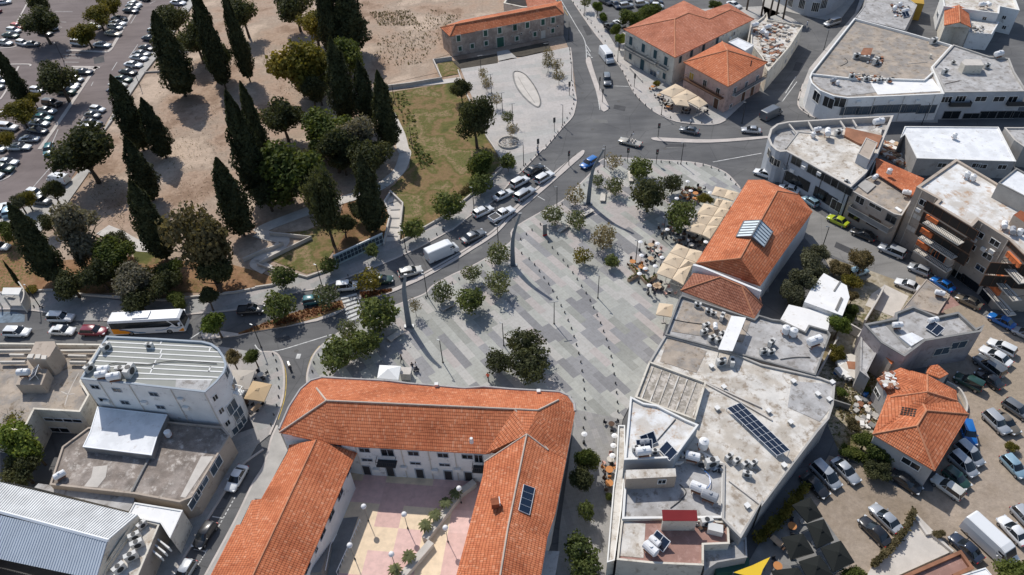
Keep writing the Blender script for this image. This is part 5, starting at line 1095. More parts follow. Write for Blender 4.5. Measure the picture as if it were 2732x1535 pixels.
put(van_proto(4.9, 1.9, 2.0, 'paint_white', 'delivery_van'), 'E 665,375', 'E 470,345', 'plain white van parked under the wide dark tree at the car park edge', 'van', 'vans')
put(van_proto(5.6, 2.1, 2.3, 'paint_grey', 'delivery_van'), 'D 20,1140', 'D 160,1070', 'grey van with a slatted roof rack in the shaded street beside the pink house', 'van', 'vans')
r = MB()
for i in range(7): r.box((-1.6+i*.5, 0, 2.36), (.07, 1.7, .05))
for s in (-.8, .8): r.box((0, s, 2.36), (3.6, .07, .06))
# coach
o = empty('coach'); L_, W, H_ = 12.0, 2.5, 3.4; h = W/2; X = lambda t: (t-.5)*L_
mat('coach_white', (.66, .67, .69), rough=.3, spec=.5); mat('coach_orange', (.75, .27, .02), rough=.4); mat('coach_blue', (.03, .22, .48), rough=.4)
q = MB(); vs = []
for t, z0, z1, k in ((0, .5, 3.1, .9), (.012, .35, 3.32, .98), (.95, .35, 3.4, .98), (.985, .35, 3.2, .96), (1, .4, 1.1, .9)):
    vs += [(X(t), -h*k, z0), (X(t), -h*k, z1*.9), (X(t), -h*k*.86, z1), (X(t), h*k*.86, z1), (X(t), h*k, z1*.9), (X(t), h*k, z0)]
n = 6; fs = [tuple(range(n))[::-1], tuple(range(4*n, 5*n))]
for i in range(4):
    for j in range(n): fs.append((i*n+j, i*n+(j+1) % n, (i+1)*n+(j+1) % n, (i+1)*n+j))
q.add(vs, fs); q.box((X(.45), 0, H_+.06), (2.6, 1.6, .2)); q.box((X(.97), 1.5, 2.4), (.3, .3, .5)); q.box((X(.97), -1.5, 2.4), (.3, .3, .5)); q.build('body', 'coach_white', o, local=True)
for s in (-1, 1):
    y = s*(h*.985); gl = MB(); gl.add([(X(.015), y, 1.6), (X(.80), y, 1.6), (X(.86), y, 2.1), (X(.80), y, 3.0), (X(.02), y, 2.97)], [(0, 1, 2, 3, 4)] if s < 0 else [(4, 3, 2, 1, 0)])
    gl.add([(X(.83), y, 3.0), (X(.975), y, 2.95), (X(.985), y, 1.6), (X(.90), y, 1.6)], [(3, 2, 1, 0)] if s < 0 else [(0, 1, 2, 3)]); gl.build('side_window', 'car_glass', o, local=True)
    y = s*(h*.982+.006)
    MB().add([(X(.012), y, .5), (X(.012), y, 1.7), (X(.15), y, 1.55), (X(.24), y, 1.0), (X(.28), y, .42)], [(0, 4, 3, 2, 1)] if s < 0 else [(0, 1, 2, 3, 4)]).build('livery_panel', 'coach_orange', o, local=True)
    MB().add([(X(.90), y, .5), (X(.985), y, .5), (X(.985), y, 1.25), (X(.95), y, .95)], [(0, 1, 2, 3)] if s < 0 else [(3, 2, 1, 0)]).build('livery_panel', 'coach_orange', o, local=True)
    st = MB(); up = [(.12, 1.6), (.20, 1.35), (.28, 1.0), (.36, .72), (.45, .62)]
    for (t0, z0), (t1, z1) in zip(up[:-1], up[1:]): st.add([(X(t0), y+s*.004, z0), (X(t1), y+s*.004, z1), (X(t1), y+s*.004, z1-.16), (X(t0), y+s*.004, z0-.28)], [(0, 1, 2, 3), (3, 2, 1, 0)])
    up = [(.60, 1.05), (.68, 1.0), (.75, 1.15), (.80, 1.5), (.90, 1.3), (.97, 1.55)]
    for (t0, z0), (t1, z1) in zip(up[:-1], up[1:]): st.add([(X(t0), y+s*.004, z0), (X(t1), y+s*.004, z1), (X(t1), y+s*.004, z1-.12), (X(t0), y+s*.004, z0-.14)], [(0, 1, 2, 3), (3, 2, 1, 0)])
    st.build('livery_stripe', 'coach_blue', o, local=True)
    for t in (.25, .78): wheel_part(o, X(t), s*(h-.13), .48)
    MB().box((X(.995), s*.9, .8), (.1, .4, .22)).build('headlight', 'lamp_white', o, local=True); MB().box((X(0), s*1.0, 1.1), (.06, .18, .5)).build('tail_light', 'lamp_red', o, local=True)
MB().add([(X(.952), -h*.8, 3.36), (X(.952), h*.8, 3.36), (X(.987), h*.88, 3.1), (X(.999), h*.86, 1.25), (X(.999), -h*.86, 1.25), (X(.987), -h*.88, 3.1)], [(0, 5, 2, 1), (5, 4, 3, 2)]).build('windscreen', 'car_glass', o, local=True)
put(o, 'I 1100,400', 'I 1800,365', 'long white coach with orange and blue stripes on the main road', 'coach', None, .02, 1.2)
# ---------------------------------------------------------------- trees and plants
def leaf_mat(name, col, col2, var=.35, trans=.3):
    m, n, L, b = nodes(name)
    tc = n.new('ShaderNodeTexCoord'); oi = n.new('ShaderNodeObjectInfo')
    c = rampn(n, L, ntex(n, L, tc.outputs['Object'], .55, 4, .7), [(.35, col), (.65, col2)])
    c = mulc(n, L, c, rampn(n, L, ntex(n, L, tc.outputs['Object'], 4.5, 3, .8), [(.3, (1-var,)*3), (.7, (1+var,)*3)]))
    c = mulc(n, L, c, rampn(n, L, oi.outputs['Random'], [(0, (.78, .8, .8)), (1, (1.2, 1.15, 1.1))]))
    L.new(c, b.inputs['Base Color']); b.inputs['Roughness'].default_value = .75; b.inputs['Specular IOR Level'].default_value = .2
    tr = n.new('ShaderNodeBsdfTranslucent'); mx = n.new('ShaderNodeMixShader'); mx.inputs[0].default_value = trans; L.new(mulc(n, L, c, (1.5, 1.45, .9)), tr.inputs[0]); L.new(b.outputs[0], mx.inputs[1]); L.new(tr.outputs[0], mx.inputs[2]); L.new(mx.outputs[0], n['Material Output'].inputs[0])
leaf_mat('leaf_cypress', (.03, .036, .016), (.075, .083, .038), trans=.22)
leaf_mat('leaf_dark', (.042, .052, .024), (.095, .10, .044), trans=.3)
leaf_mat('leaf_green', (.055, .08, .018), (.135, .155, .04))
leaf_mat('leaf_bright', (.08, .12, .022), (.18, .22, .045))
leaf_mat('leaf_yellow', (.10, .10, .018), (.21, .17, .035))
leaf_mat('leaf_olive', (.07, .075, .045), (.14, .145, .09))
leaf_mat('leaf_brown', (.10, .085, .04), (.22, .175, .09))
leaf_mat('leaf_street', (.085, .105, .045), (.19, .20, .095))
leaf_mat('leaf_plaza', (.075, .10, .03), (.165, .19, .06))
leaf_mat('leaf_dry', (.17, .15, .08), (.27, .22, .14))
leaf_mat('leaf_grey', (.12, .115, .085), (.20, .185, .14))
mat('bark', (.10, .075, .055), var=.3, scale=3); mat('bark_pale', (.26, .22, .18), var=.2, scale=3)
def leaf_mesh(name, P, N_, size, m, core=None, tri=False):
    """many small leaf clumps as one mesh: each a bent quad facing roughly outward"""
    n = len(P); rnd = RNG.normal(size=(n, 3)); nn = N_+rnd*.75; nn /= np.linalg.norm(nn, axis=1)[:, None]
    t = np.cross(nn, RNG.normal(size=(n, 3))); t /= np.linalg.norm(t, axis=1)[:, None]; bt = np.cross(nn, t)
    s = (size*(.6+.8*RNG.random(n)))[:, None]; k = (.55+.5*RNG.random(n))[:, None]
    V = np.stack([P-t*s, P-bt*s*k+nn*s*.12, P+t*s, P+bt*s*k+nn*s*.12], 1).reshape(-1, 3)
    F = np.arange(n*4).reshape(n, 4); vs = V.tolist(); fs = F.tolist()
    if core: o = len(vs); vs += core.v; fs += [[i+o for i in f] for f in core.f]
    me = bpy.data.meshes.new(name); me.from_pydata(vs, [], fs); me.materials.append(MATS[m]); me.update(); return me
def blobs(cs, rs, n, shell=.35):
    w_ = np.array(rs)**2; idx = RNG.choice(len(cs), n, p=w_/w_.sum()); d = RNG.normal(size=(n, 3)); d /= np.linalg.norm(d, axis=1)[:, None]
    rr = np.array(rs)[idx]*(1-shell*RNG.random(n)**1.5); P = np.array(cs)[idx]+d*rr[:, None]*np.array([1, 1, .85]); return P, d
CY = {}
def make_cypress(var):
    """unit height 1, unit radius 1 at the widest; scaled per tree"""
    n = 9000; t = RNG.random(n)**.9; th = RNG.random(n)*2*math.pi
    def R(t): return np.clip(np.minimum(.55+t*2.6, 1.0)*np.clip(1-t**2.2, 0, 1)**.85, .0, 1)
    ph = RNG.random(6)*6; lump = 1+.15*np.sin(th*3+ph[0]+t*9)+.13*np.sin(th*5-t*17+ph[1])+.10*np.sin(t*31+ph[2]+th*2)+.07*np.sin(t*57+th*7)
    r = R(t)*lump*(.72+.36*RNG.random(n)**1.3); P = np.stack([np.cos(th)*r, np.sin(th)*r, .07+.93*t], 1)
    d = np.stack([np.cos(th), np.sin(th), np.full(n, .5)], 1)
    c = MB(); rings = []
    for k in range(13):
        tt = k/12; rr = float(R(np.array([tt]))[0])*.72+.02
        rings.append([(math.cos(a*math.pi/4)*rr, math.sin(a*math.pi/4)*rr, .08+.88*tt) for a in range(8)])
    c.add([v for q in rings for v in q], [(k*8+i, k*8+(i+1) % 8, (k+1)*8+(i+1) % 8, (k+1)*8+i) for k in range(12) for i in range(8)])
    # leaves are laid out for a tree about six times taller than wide
    P2 = P*np.array([3.0, 3.0, 18.0]); c.v = [(v[0]*3, v[1]*3, v[2]*18) for v in c.v]
    return leaf_mesh('crown', P2, d, np.full(n, .24), 'leaf_cypress', c)
for v in range(3): CY[v] = make_cypress(v)
def trunk_mesh(h, r, lean=.0, limbs=0, spread=1.0, m='bark', top=0.0):
    b_ = MB(); b_.cyl((0, 0, -.1), (lean*.4, 0, h*.5), r, r*.8, 8); b_.cyl((lean*.4, 0, h*.5), (lean, 0, h), r*.8, r*.6, 8)
    for i in range(limbs):
        a = 2*math.pi*i/limbs+.4*random.random(); e = (lean+math.cos(a)*spread*.55, math.sin(a)*spread*.55, h+spread*(.45+.3*random.random())); b_.cyl((lean, 0, h*.9), e, r*.5, r*.2, 5)
        for k in (-.6, .6): b_.cyl(e, (e[0]+math.cos(a+k)*spread*.3, e[1]+math.sin(a+k)*spread*.3, e[2]+spread*.25), r*.2, r*.07, 4)
    o = b_.build('trunk', m, None); me = o.data; bpy.data.objects.remove(o); return me
CYT = trunk_mesh(1.6, .3)
def scale_at(p, z):
    r = np.array([(p[0]-PCX)/FPX, (p[1]-PCY)/FPX, 1.0]); return FPX*np.dot(r, _down)/(CAMH-z)
def proj(v):
    q = v.x*_right+v.y*_fwd+(CAMH-v.z)*_down; return PCX+FPX*q[0]/q[2], PCY+FPX*q[1]/q[2]
def cypress(base, top, rpx, label, i=[0]):
    B_ = G1(base, 0); pb, pt = ppx(base)[0], ppx(top)[0]; best = min(((abs(proj(Vector((B_.x, B_.y, z/4)))[1]-pt[1]), z/4) for z in range(8, 130)))
    h = best[1]; r = rpx/3.617/scale_at(((pb[0]+pt[0])/2, (pb[1]+pt[1])/2), h/2); r *= .9; i[0] += 1
    o = empty('cypress_tree', (B_.x, B_.y, 0), label, 'cypress', 'cypresses in the park', i[0]*1.3)
    t = bpy.data.objects.new('trunk', CYT); COL.objects.link(t); t.parent = o; t.scale = (r/3, r/3, h/18)
    c = bpy.data.objects.new('crown', CY[i[0] % 3]); COL.objects.link(c); c.parent = o; c.scale = (r/3.1, r/3.1, h/18.6)
cyp = [
 ('A 1790,930', 'A 1500,80', 175, 'tallest broad cypress at the edge of the car park walk, casting a round shadow'), ('E 1605,150', 'A 1370,930', 125, 'free-standing short cypress on bare earth with a two-lobed shadow'),
 ('E 2360,900', 'E 2105,120', 165, 'broad cypress standing alone right of the big brownish tree'), ('A 270,1040', 'A -40,440', 90, 'slender cypress rising out of the parked cars at the left edge'),
 ('E 1390,80', 'A 960,700', 150, 'uppermost cypress of the close row along the car park walk'), ('E 1480,560', 'A 1190,1300', 135, 'middle cypress of the close row along the car park walk'), ('E 1610,1130', 'E 1240,330', 165, 'lowest cypress of the close row, above the pale path bend'),
 ('E 545,1330', 'E 120,560', 160, 'leaning dark cypress at the lower left of the park'), ('A 2415,790', 'A 2090,-120', 95, 'narrow cypress with its bare trunk showing, near the top of the park'), ('A 2180,860', 'A 1940,-200', 120, 'cypress cut by the top edge, left of the narrow one'),
 ('F 70,560', 'A 2230,840', 165, 'massive cypress at the centre of the park row'), ('F 120,250', 'A 2390,760', 110, 'cypress half hidden behind the massive central one'),
 ('B 960,520', 'B 830,-330', 190, 'huge black cypress touching the top edge beside the bare lot'), ('B 900,1180', 'B 740,330', 150, 'left cypress of the dense group by the bare lot'), ('B 1120,1250', 'B 960,560', 125, 'middle cypress of the dense group by the bare lot'),
 ('B 1310,1440', 'B 1110,660', 130, 'rightmost cypress of the dense group, next to the curved path'), ('B 780,560', 'B 700,-300', 120, 'dark cypress behind the huge one at the top edge'),
 ('F 1170,860', 'F 1000,80', 150, 'dense cypress left of the stepped ramp'), ('A 470,1500', 'A 330,1150', 1, None)]
for c in cyp:
    if c[3]: cypress(*c)
# small pole-like cypress at the left edge
cypress('E 205,1400', 'E 30,1120', 22, 'thin young cypress beside the bus shelter at the left edge')
# round-crowned trees
RC = {}
def lobed(kind, n, nb, size, m, top=.8, k=3, lo=.26, hi=.46, gap=.62, shell=.7):
    """large crowns: overlapping ragged lobes of leaves with gaps between them"""
    RC[kind] = []
    for _ in range(k):
        cs = []; rs = []
        for i in range(nb):
            v = RNG.normal(size=3); v /= np.linalg.norm(v); v[2] = max(v[2], -.8); v *= gap*(.4+.6*RNG.random()); cs.append(v*np.array([1, 1, top])); rs.append(lo+(hi-lo)*RNG.random())
        P, d = blobs(cs, rs, n, shell); P += RNG.normal(size=P.shape)*.035; RC[kind].append(leaf_mesh('crown', P, d, size*np.ones(n), m))
lobed('dark', 6000, 11, .045, 'leaf_dark'); lobed('green', 5600, 10, .048, 'leaf_green'); lobed('bright', 4200, 9, .055, 'leaf_bright'); lobed('yellow', 4600, 10, .05, 'leaf_yellow'); lobed('olive', 5200, 10, .045, 'leaf_olive')
lobed('brown', 7000, 14, .04, 'leaf_brown', lo=.22, hi=.4); lobed('grey', 5600, 13, .042, 'leaf_grey', lo=.2, hi=.4); lobed('oval', 7000, 14, .038, 'leaf_dark', lo=.3, hi=.45)
def fluff(kind, n, size, m, k=3):
    """small full crowns: leaves through one ragged dome"""
    RC[kind] = []
    for _ in range(k):
        d = RNG.normal(size=(n, 3)); d /= np.linalg.norm(d, axis=1)[:, None]; ph = RNG.random(5)*6.3; az = np.arctan2(d[:, 1], d[:, 0])
        rr = (1+.16*np.sin(az*3+ph[0])+.12*np.sin(az*7+ph[1]+d[:, 2]*4)+.1*np.sin(d[:, 2]*9+ph[2]))*(.35+.65*RNG.random(n)**.45); P = d*rr[:, None]; P[:, 2] = np.maximum(P[:, 2], -.62)*.9
        RC[kind].append(leaf_mesh('crown', P, d, size*np.ones(n), m))
fluff('dense', 1500, .09, 'leaf_plaza'); fluff('street', 950, .085, 'leaf_street'); fluff('sparse', 420, .09, 'leaf_dry'); fluff('gold', 800, .09, 'leaf_yellow'); fluff('umber', 1300, .07, 'leaf_dry'); fluff('full', 2600, .07, 'leaf_dark')
TR = {'big': trunk_mesh(1, .075, .06, 5, .9), 'small': trunk_mesh(1, .05, .02, 5, .55, 'bark_pale')}
KN = dict(dark='broadleaf_tree', green='broadleaf_tree', bright='broadleaf_tree', yellow='broadleaf_tree', olive='olive_tree', brown='broadleaf_tree', grey='pine_tree', street='young_tree', sparse='young_tree', dense='young_tree', oval='evergreen_tree', gold='young_tree', umber='young_tree', full='olive_tree')
def tree(kind, at, rpx, label, th=1.5, vz=1.0, grp=None, cat='tree', name=None, i=[0]):
    rpx *= 1.42 if kind in ('dark', 'green', 'grey', 'brown', 'yellow', 'olive', 'bright', 'oval') else 1.1; th = th if cat == 'tree' and th < 1.8 else th*.75; p = ppx(at)[0]; r = rpx/3.617/scale_at(p, 3)
    for _ in range(2): zc = th+r*vz*.8; r = rpx/3.617/scale_at(p, zc)
    c = g(p, zc); i[0] += 1
    o = empty(name or KN[kind], (c.x, c.y, 0), label, cat, grp, i[0]*2.1)
    cr = bpy.data.objects.new('crown', RC[kind][i[0] % 3]); COL.objects.link(cr); cr.parent = o; cr.location = (0, 0, zc); sx = random.uniform(.85, 1.12); cr.scale = (r*sx, r*(1.95-sx), r*vz*random.uniform(.92, 1.1)); cr.rotation_euler = (random.uniform(-.12, .12), random.uniform(-.12, .12), 0)
    if th > .3:
        tm = TR['small' if kind in ('street', 'sparse', 'dense', 'gold', 'umber') else 'big']; t = bpy.data.objects.new('trunk', tm); COL.objects.link(t); t.parent = o; k = th+r*vz*.25; t.scale = (max(r*.9, .5), max(r*.9, .5), k)
    return o
GP = 'trees in the park'; GC = 'trees in the car park'; GS = 'street trees along the main road'; GZ = 'young trees on the main plaza'; GU = 'saplings on the upper plaza'; GG = 'trees of the gardens'
T = tree
T('dark', 'A 550,740', 190, 'large dark-crowned tree standing over parked cars in the car park', 2.5, .9, GC); T('dark', 'A 380,200', 170, 'dark tree over the red car near the top left corner', 2.5, .9, GC); T('dark', 'A 360,40', 110, 'darker tree cut by the top edge in the top left', 3, 1, GC)
T('yellow', 'A 940,150', 120, 'middle of three yellowish trees beside the car park lane', 1.8, .8, GC); T('yellow', 'A 820,310', 125, 'rusty yellow tree above the two cars at the island end', 1.8, .8, GC); T('yellow', 'A 1050,30', 115, 'yellowish tree at the top edge of the car park', 1.8, .8, GC)
T('yellow', 'A 180,1085', 140, 'yellow-green tree above the white off-roader at the left', 1.6, .8, GC); T('yellow', 'A 315,945', 72, 'smallest yellow-green tree, between parked cars and the slender cypress', 1.5, .9, GC); T('yellow', 'A 40,1320', 90, 'yellow-green tree cut by the left edge', 1.6, .9, GC)
T('yellow', 'E 250,550', 80, 'yellow-green bushy tree at the exit end of the car park', 1.2, .9, GC)
T('dark', 'E 790,60', 270, 'very wide dark tree at the corner of the car park', 3, .95, GP); T('dark', 'E 500,470', 115, 'round dark tree over the white van', 2, 1, GP)
T('grey', 'E 740,830', 250, 'big feathery grey-brown pine above the lower left wall', 3, 1.1, GP, 'pine'); T('brown', 'E 1930,950', 330, 'biggest tree of the park with a bronze-green crown, above the coach', 4, 1.15, GP)
T('dark', 'E 2050,1250', 190, 'dark evergreen under the bronze-green tree', 2, 1, GP); T('green', 'E 1060,1090', 190, 'mid-green tree between the grey pine and the path bend', 1.5, .9, GP); T('olive', 'E 1130,940', 110, 'pale olive tree beside the path bend', 1.5, .9, GP)
T('grey', 'E 1290,1330', 200, 'greyish low tree over the pavement left of the coach', 1.5, .8, GP); T('dark', 'E 680,1350', 170, 'dark spreading shrub over the pavement near the bus shelter', 1, .8, GP); T('dark', 'E 950,1250', 170, 'shaded dark green shrub mass below the grey pine', 1, .9, GP)
T('green', 'E 60,850', 100, 'small tree at the left edge above the red soil', 1, 1, GP); T('olive', 'E 170,550', 90, 'loose branching tree by the car park exit', 2, 1, GP)
T('green', 'E 1700,1230', 150, 'green shrub left of the biggest tree, on dry grass', .6, .8, GP); T('green', 'I 1700,140', 100, 'low shrub at the kerb behind the coach', .4, .8, GP); T('dark', 'I 1330,130', 170, 'dark low tree behind the rear of the coach', .8, .8, GP)
T('yellow', 'B 460,600', 250, 'tall tree with a yellow-green crown left of the dense cypresses', 3, 1.05, GP); T('yellow', 'B 560,200', 170, 'yellow-green tree in front of the huge cypress at the top', 3, 1, GP); T('dark', 'B 380,40', 170, 'dark tree at the top edge left of the huge cypress', 3, 1, GP)
T('dark', 'B 260,1120', 190, 'dark gappy tree right of the massive central cypress', 2, 1, GP); T('dark', 'B 540,870', 130, 'dark undergrowth tree beneath the yellow-green crown', 1, 1.1, GP)
T('green', 'B 660,1260', 240, 'bright bushy pine in the middle of the park', 1, .9, GP); T('grey', 'B 1010,1290', 190, 'grey-green tree against the rightmost dense cypress', 1.5, 1, GP); T('green', 'B 880,520', 170, 'deep green tree between the cypresses of the dense group', 3, 1, GP)
T('green', 'F 270,290', 290, 'broad spreading green pine above the shaded ramp', 2, .85, GP); T('dark', 'F 110,480', 150, 'dark lower pine left of the spreading green pine', 1.5, .9, GP); T('dark', 'F 760,60', 200, 'dark tree above the loose conifer', 2, .9, GP); T('dark', 'F 1120,130', 200, 'dark round tree inside the bend of the curved path', 2, .9, GP)
T('oval', 'F 650,560', 180, 'tall loose conifer above the zigzag ramp', 2, 2.4, GP, 'conifer'); T('dark', 'F 850,800', 110, 'dark shrub right of the loose conifer', .6, 1, GP)
T('oval', 'B 2120,1110', 175, 'oval evergreen with a bare trunk between the lawn and the upper plaza', 3, 1.35, GP, 'conifer'); T('dark', 'B 1990,850', 90, 'small evergreen touching the oval one on its upper left', 1, 1.2, GP)
T('dark', 'F 480,440', 150, 'shaded pine between the spreading pine and the loose conifer', 2, 1, GP); T('dark', 'F 1000,640', 90, 'low dark tree left of the dense cypress by the ramp', 1, 1, GP); T('yellow', 'B 640,650', 170, 'lower right half of the tall yellow-green crown', 2, 1, GP); T('dark', 'B 430,760', 110, 'drooping dark branches tree under the yellow-green crown', 2, 1, GP); T('dark', 'F 930,40', 120, 'dark tree between the grey-green tree and the path bend', 1.5, 1, GP); T('dark', 'E 1600,1330', 150, 'dark tree low behind the coach front', 1, .9, GP); T('dark', 'I 2000,120', 110, 'shading tree over the pavement behind the black pickup', 1.6, .8, GP)
for k, s, r, l in (('dark', 'X 800,420', 110, 'dark tree filling the gap above the spreading green pine'), ('dark', 'X 915,425', 120, 'shaded tree between the loose conifer and the ramp cypress'), ('dark', 'X 1000,405', 100, 'dark tree touching the inside of the curved path'), ('green', 'X 845,400', 90, 'fresh green tree under the grey-green one'), ('dark', 'X 690,500', 90, 'dark bushy tree at the foot of the massive cypress'), ('green', 'X 300,715', 120, 'leafy tree under the grey-brown pine, left half'),
                   ('dark', 'X 400,735', 120, 'dark tree between the greyish low tree and the biggest tree'), ('brown', 'X 560,640', 120, 'bronze side crown right of the biggest tree'), ('dark', 'X 640,560', 70, 'small dark shrub at the base of the lone broad cypress'), ('dark', 'X 850,240', 110, 'dark drooping tree left of the dense cypress group'), ('green', 'X 905,150', 110, 'green tree in front of the dense cypress group'), ('olive', 'X 215,690', 90, 'olive branches left of the grey-brown pine'), ('dark', 'X 130,590', 90, 'dark tree behind the leaning cypress'), ('dark', 'X 560,110', 80, 'dark tree between the two top cypresses'), ('brown', 'X 330,770', 70, 'brownish shrub shading the pavement behind the coach')):
    T(k, s, r, l, 1, 1, GP)
T('dark', 'A 1680,160', 140, 'round tree behind the top of the tallest cypress', 2, 1, GP); T('dark', 'A 1880,350', 170, 'gappy dark tree right of the tallest cypress', 3, 1, GP); T('dark', 'A 2080,560', 150, 'dark tree hanging under the gappy one', 2, 1, GP); T('dark', 'A 2330,100', 150, 'dark crowned tree at the top of the park beyond the narrow cypress', 4, 1, GP)
T('green', 'F 2220,210', 150, 'dark rounded bushy tree at the lower corner of the upper plaza', .6, .95, GS)
for s, r, l in (('F 2440,185', 80, 'nearest the upper plaza'), ('F 2170,405', 105, 'at the lawn wall beside the lamp post'), ('F 1860,610', 130, 'with the broadest crown at the lawn wall'), ('F 1530,835', 95, 'at the foot of the stepped ramp'), ('F 710,1185', 80, 'at the left end of the photo panel wall'), ('F 270,1295', 110, 'under the tip of the zigzag ramp'), ('F 1130,1040', 65, 'in front of the photo panel wall')):
    T('dense', s, r, 'small green street tree '+l, 1.2, .95, GS)
T('dense', 'J 230,200', 135, 'full street tree on the flower bed beside the black pickup', 1.2, .95, GS); T('street', 'J 690,105', 115, 'grey-green street tree on the flower bed near the zebra crossing', 1.2, .95, GS); T('gold', 'F 1095,1330', 115, 'olive-green tree on the median beside the dark green car', 1.2, .9, GS); T('bright', 'I 2080,370', 130, 'bright green tree at the left tip of the flower bed', 1.5, .8, GS)
T('dense', 'J 1180,290', 175, 'largest street tree at the plaza edge by the zebra crossing', 1.1, .95, GZ); T('street', 'J 900,440', 100, 'loose tree behind the clump at the plaza kerb', 1.1, .95, GZ); T('dense', 'J 810,660', 165, 'left tree of the dark clump above the round-cornered roof', 1, .95, GZ); T('dense', 'J 1060,560', 130, 'right tree of the dark clump above the round-cornered roof', 1, .95, GZ)
T('sparse', 'J 1540,200', 62, 'reddish small tree just right of the front curved mast', 1.5, 1, GZ)
for k, s, r, l in (('street', 'F 2350,1075', 110, 'left of the middle curved mast'), ('street', 'F 2090,1265', 85, 'above the bench trough, smallest of its four'), ('street', 'F 2345,1355', 120, 'lower right of its group of four by the middle mast'), ('street', 'J 1810,70', 105, 'shading the left stone bench'), ('dense', 'J 2075,150', 125, 'with the dense round crown and starry shadow')):
    T(k, s, r, 'plaza tree '+l, .9, .95, GZ)
for k, s, r, l in (('sparse', 'G 1000,185', 80, 'thin plaza tree nearest the blue car'), ('dense', 'G 1260,250', 105, 'leafy plaza tree beside the long white bench'), ('street', 'G 850,370', 60, 'plaza tree just right of the far curved mast'), ('street', 'G 1010,420', 85, 'plaza tree below the white bench end'), ('sparse', 'G 635,510', 95, 'pinkish sparse tree left of the far curved mast'), ('street', 'G 415,700', 95, 'green plaza tree near the kerb lamp post'), ('street', 'G 645,745', 90, 'yellow-green plaza tree between two stone benches'),
                   ('umber', 'G 910,910', 120, 'rounded brownish tree in the middle of the plaza'), ('gold', 'G 700,1095', 85, 'yellow tree on the plaza'), ('dense', 'G 985,1145', 65, 'small dense tree beside the brownish one'), ('yellow', 'G 1890,550', 60, 'potted green bush between the terraces')):
    T(k, s, r, l, .8, .95, GZ)
T('full', 'G 1340,500', 150, 'big dark olive tree beside the cafe terrace', 1.6, 1.05, GZ); T('full', 'G 1575,395', 90, 'round dark tree behind the orange cafe chairs', 1.8, .85, GZ); T('dense', 'G 1650,695', 140, 'lush green tree at the corner of the upper umbrellas', 1.6, .85, GZ)
T('full', 'K 140,560', 150, 'upper tree of the dark clump near the long tiled roof', 2, .9, GZ); T('full', 'K 190,760', 185, 'lower tree of the dark clump near the long tiled roof', 2, .8, GZ); T('full', 'J 2350,740', 115, 'smaller tree on the left of the dark clump, by the person in red', 1.8, .85, GZ)
for s, l in (('B 2200,712', 'topmost by the planted strip'), ('B 2235,800', 'second down the left row'), ('B 2330,960', 'third down the left row'), ('B 2440,1130', 'greenest, fourth down the left row'), ('B 2480,1250', 'lowest of the left row'), ('C 375,520', 'topmost of the right row'), ('C 370,605', 'second of the right row'), ('C 450,630', 'third of the right row'), ('C 475,730', 'lowest of the right row')):
    T('street' if 'green' in l else 'sparse', s, 55, 'sapling '+l+' on the upper plaza', 1.3, 1, GU)
for k, s, r, l in (('street', 'C 735,20', 50, 'at the top edge by the pavement'), ('bright', 'C 845,65', 55, 'second from the top edge'), ('bright', 'C 915,165', 50, 'with the lime crown'), ('green', 'C 1030,285', 60, 'beside the white parked hatchback'), ('bright', 'C 1065,375', 60, 'touching the corner of the cream house')):
    T(k, s, r, 'street tree along the far pavement '+l, 1.5, 1, 'trees by the cream corner house')
T('green', 'C 1180,180', 110, 'left half of the hedge behind the cream house', .6, .7, 'hedges'); T('green', 'C 1360,120', 130, 'right half of the hedge behind the cream house', .6, .7, 'hedges'); T('yellow', 'C 1420,800', 35, 'small potted yellow shrub beside the cafe umbrellas', .6, 1); T('green', 'C 1985,50', 60, 'shrub with red flowers behind the cream house', .6, .8)
T('olive', 'H 470,1150', 130, 'grey-green olive tree nearest the market street', 1.5, .9, GG); T('olive', 'H 400,1330', 130, 'middle olive tree along the hall wall', 1.5, .9, GG); T('olive', 'L 300,60', 120, 'lowest olive tree along the hall wall', 1.5, .9, GG); T('olive', 'L 330,140', 90, 'olive bush against the white shed roof', .5, .8, GG)
T('olive', 'H 560,1060', 90, 'upper small olive tree by the market street lamp', 1, .9, GG); T('olive', 'H 560,1250', 100, 'olive tree overhanging the upper white shed', 1.2, .9, GG); T('olive', 'H 300,1440', 90, 'narrow olive tree deep in the gap beside the hall', 1, 1, GG); T('brown', 'H 800,1240', 80, 'reddish shrub between the shed and the car hulk', .4, .8, GG); T('green', 'L 830,330', 60, 'green shrub under the bright green tree', .4, .9, GG)
T('brown', 'H 980,1130', 115, 'tall purple-brown tree by the market street', 2, 1.2, GG); T('yellow', 'H 880,1330', 90, 'low green shrub beside the light blue car hulk', .4, .8, GG); T('brown', 'H 720,1210', 90, 'rusty leaved shrub behind the shed roof', .4, .7, GG); T('brown', 'L 880,110', 65, 'rust-coloured bush right of the white shed', .5, 1, GG)
T('bright', 'L 750,390', 105, 'bright green tree at the corner of the grey flat block', 1.5, .9, GG); T('green', 'L 870,250', 60, 'narrow green shrub beside the red path', .5, 1.2, GG); T('yellow', 'L 740,650', 85, 'banana-like yellow shrub in the shaded yard', .5, .8, GG); T('green', 'L 960,930', 60, 'green shrub in the cluttered yard', .4, .8, GG); T('green', 'L 1010,1020', 45, 'leafy plant by the blue barrels', .3, .8, GG); T('bright', 'L 770,1030', 60, 'light green shrub by the yard wall', .3, .8, GG)
T('green', 'P 1000,150', 110, 'shrub at the left corner of the faceted tiled house', .5, .8, GG); T('green', 'P 1150,280', 120, 'dense green shrub below the faceted tiled house', .5, .8, GG); T('dark', 'P 1130,430', 110, 'shaded shrub at the edge of the dirt car park', .4, .7, GG); T('green', 'P 820,270', 70, 'creeper over the fence by the silver saloon', .4, .7, GG); T('brown', 'L 880,1350', 80, 'dry brown bush in the yard', .3, .8, GG)
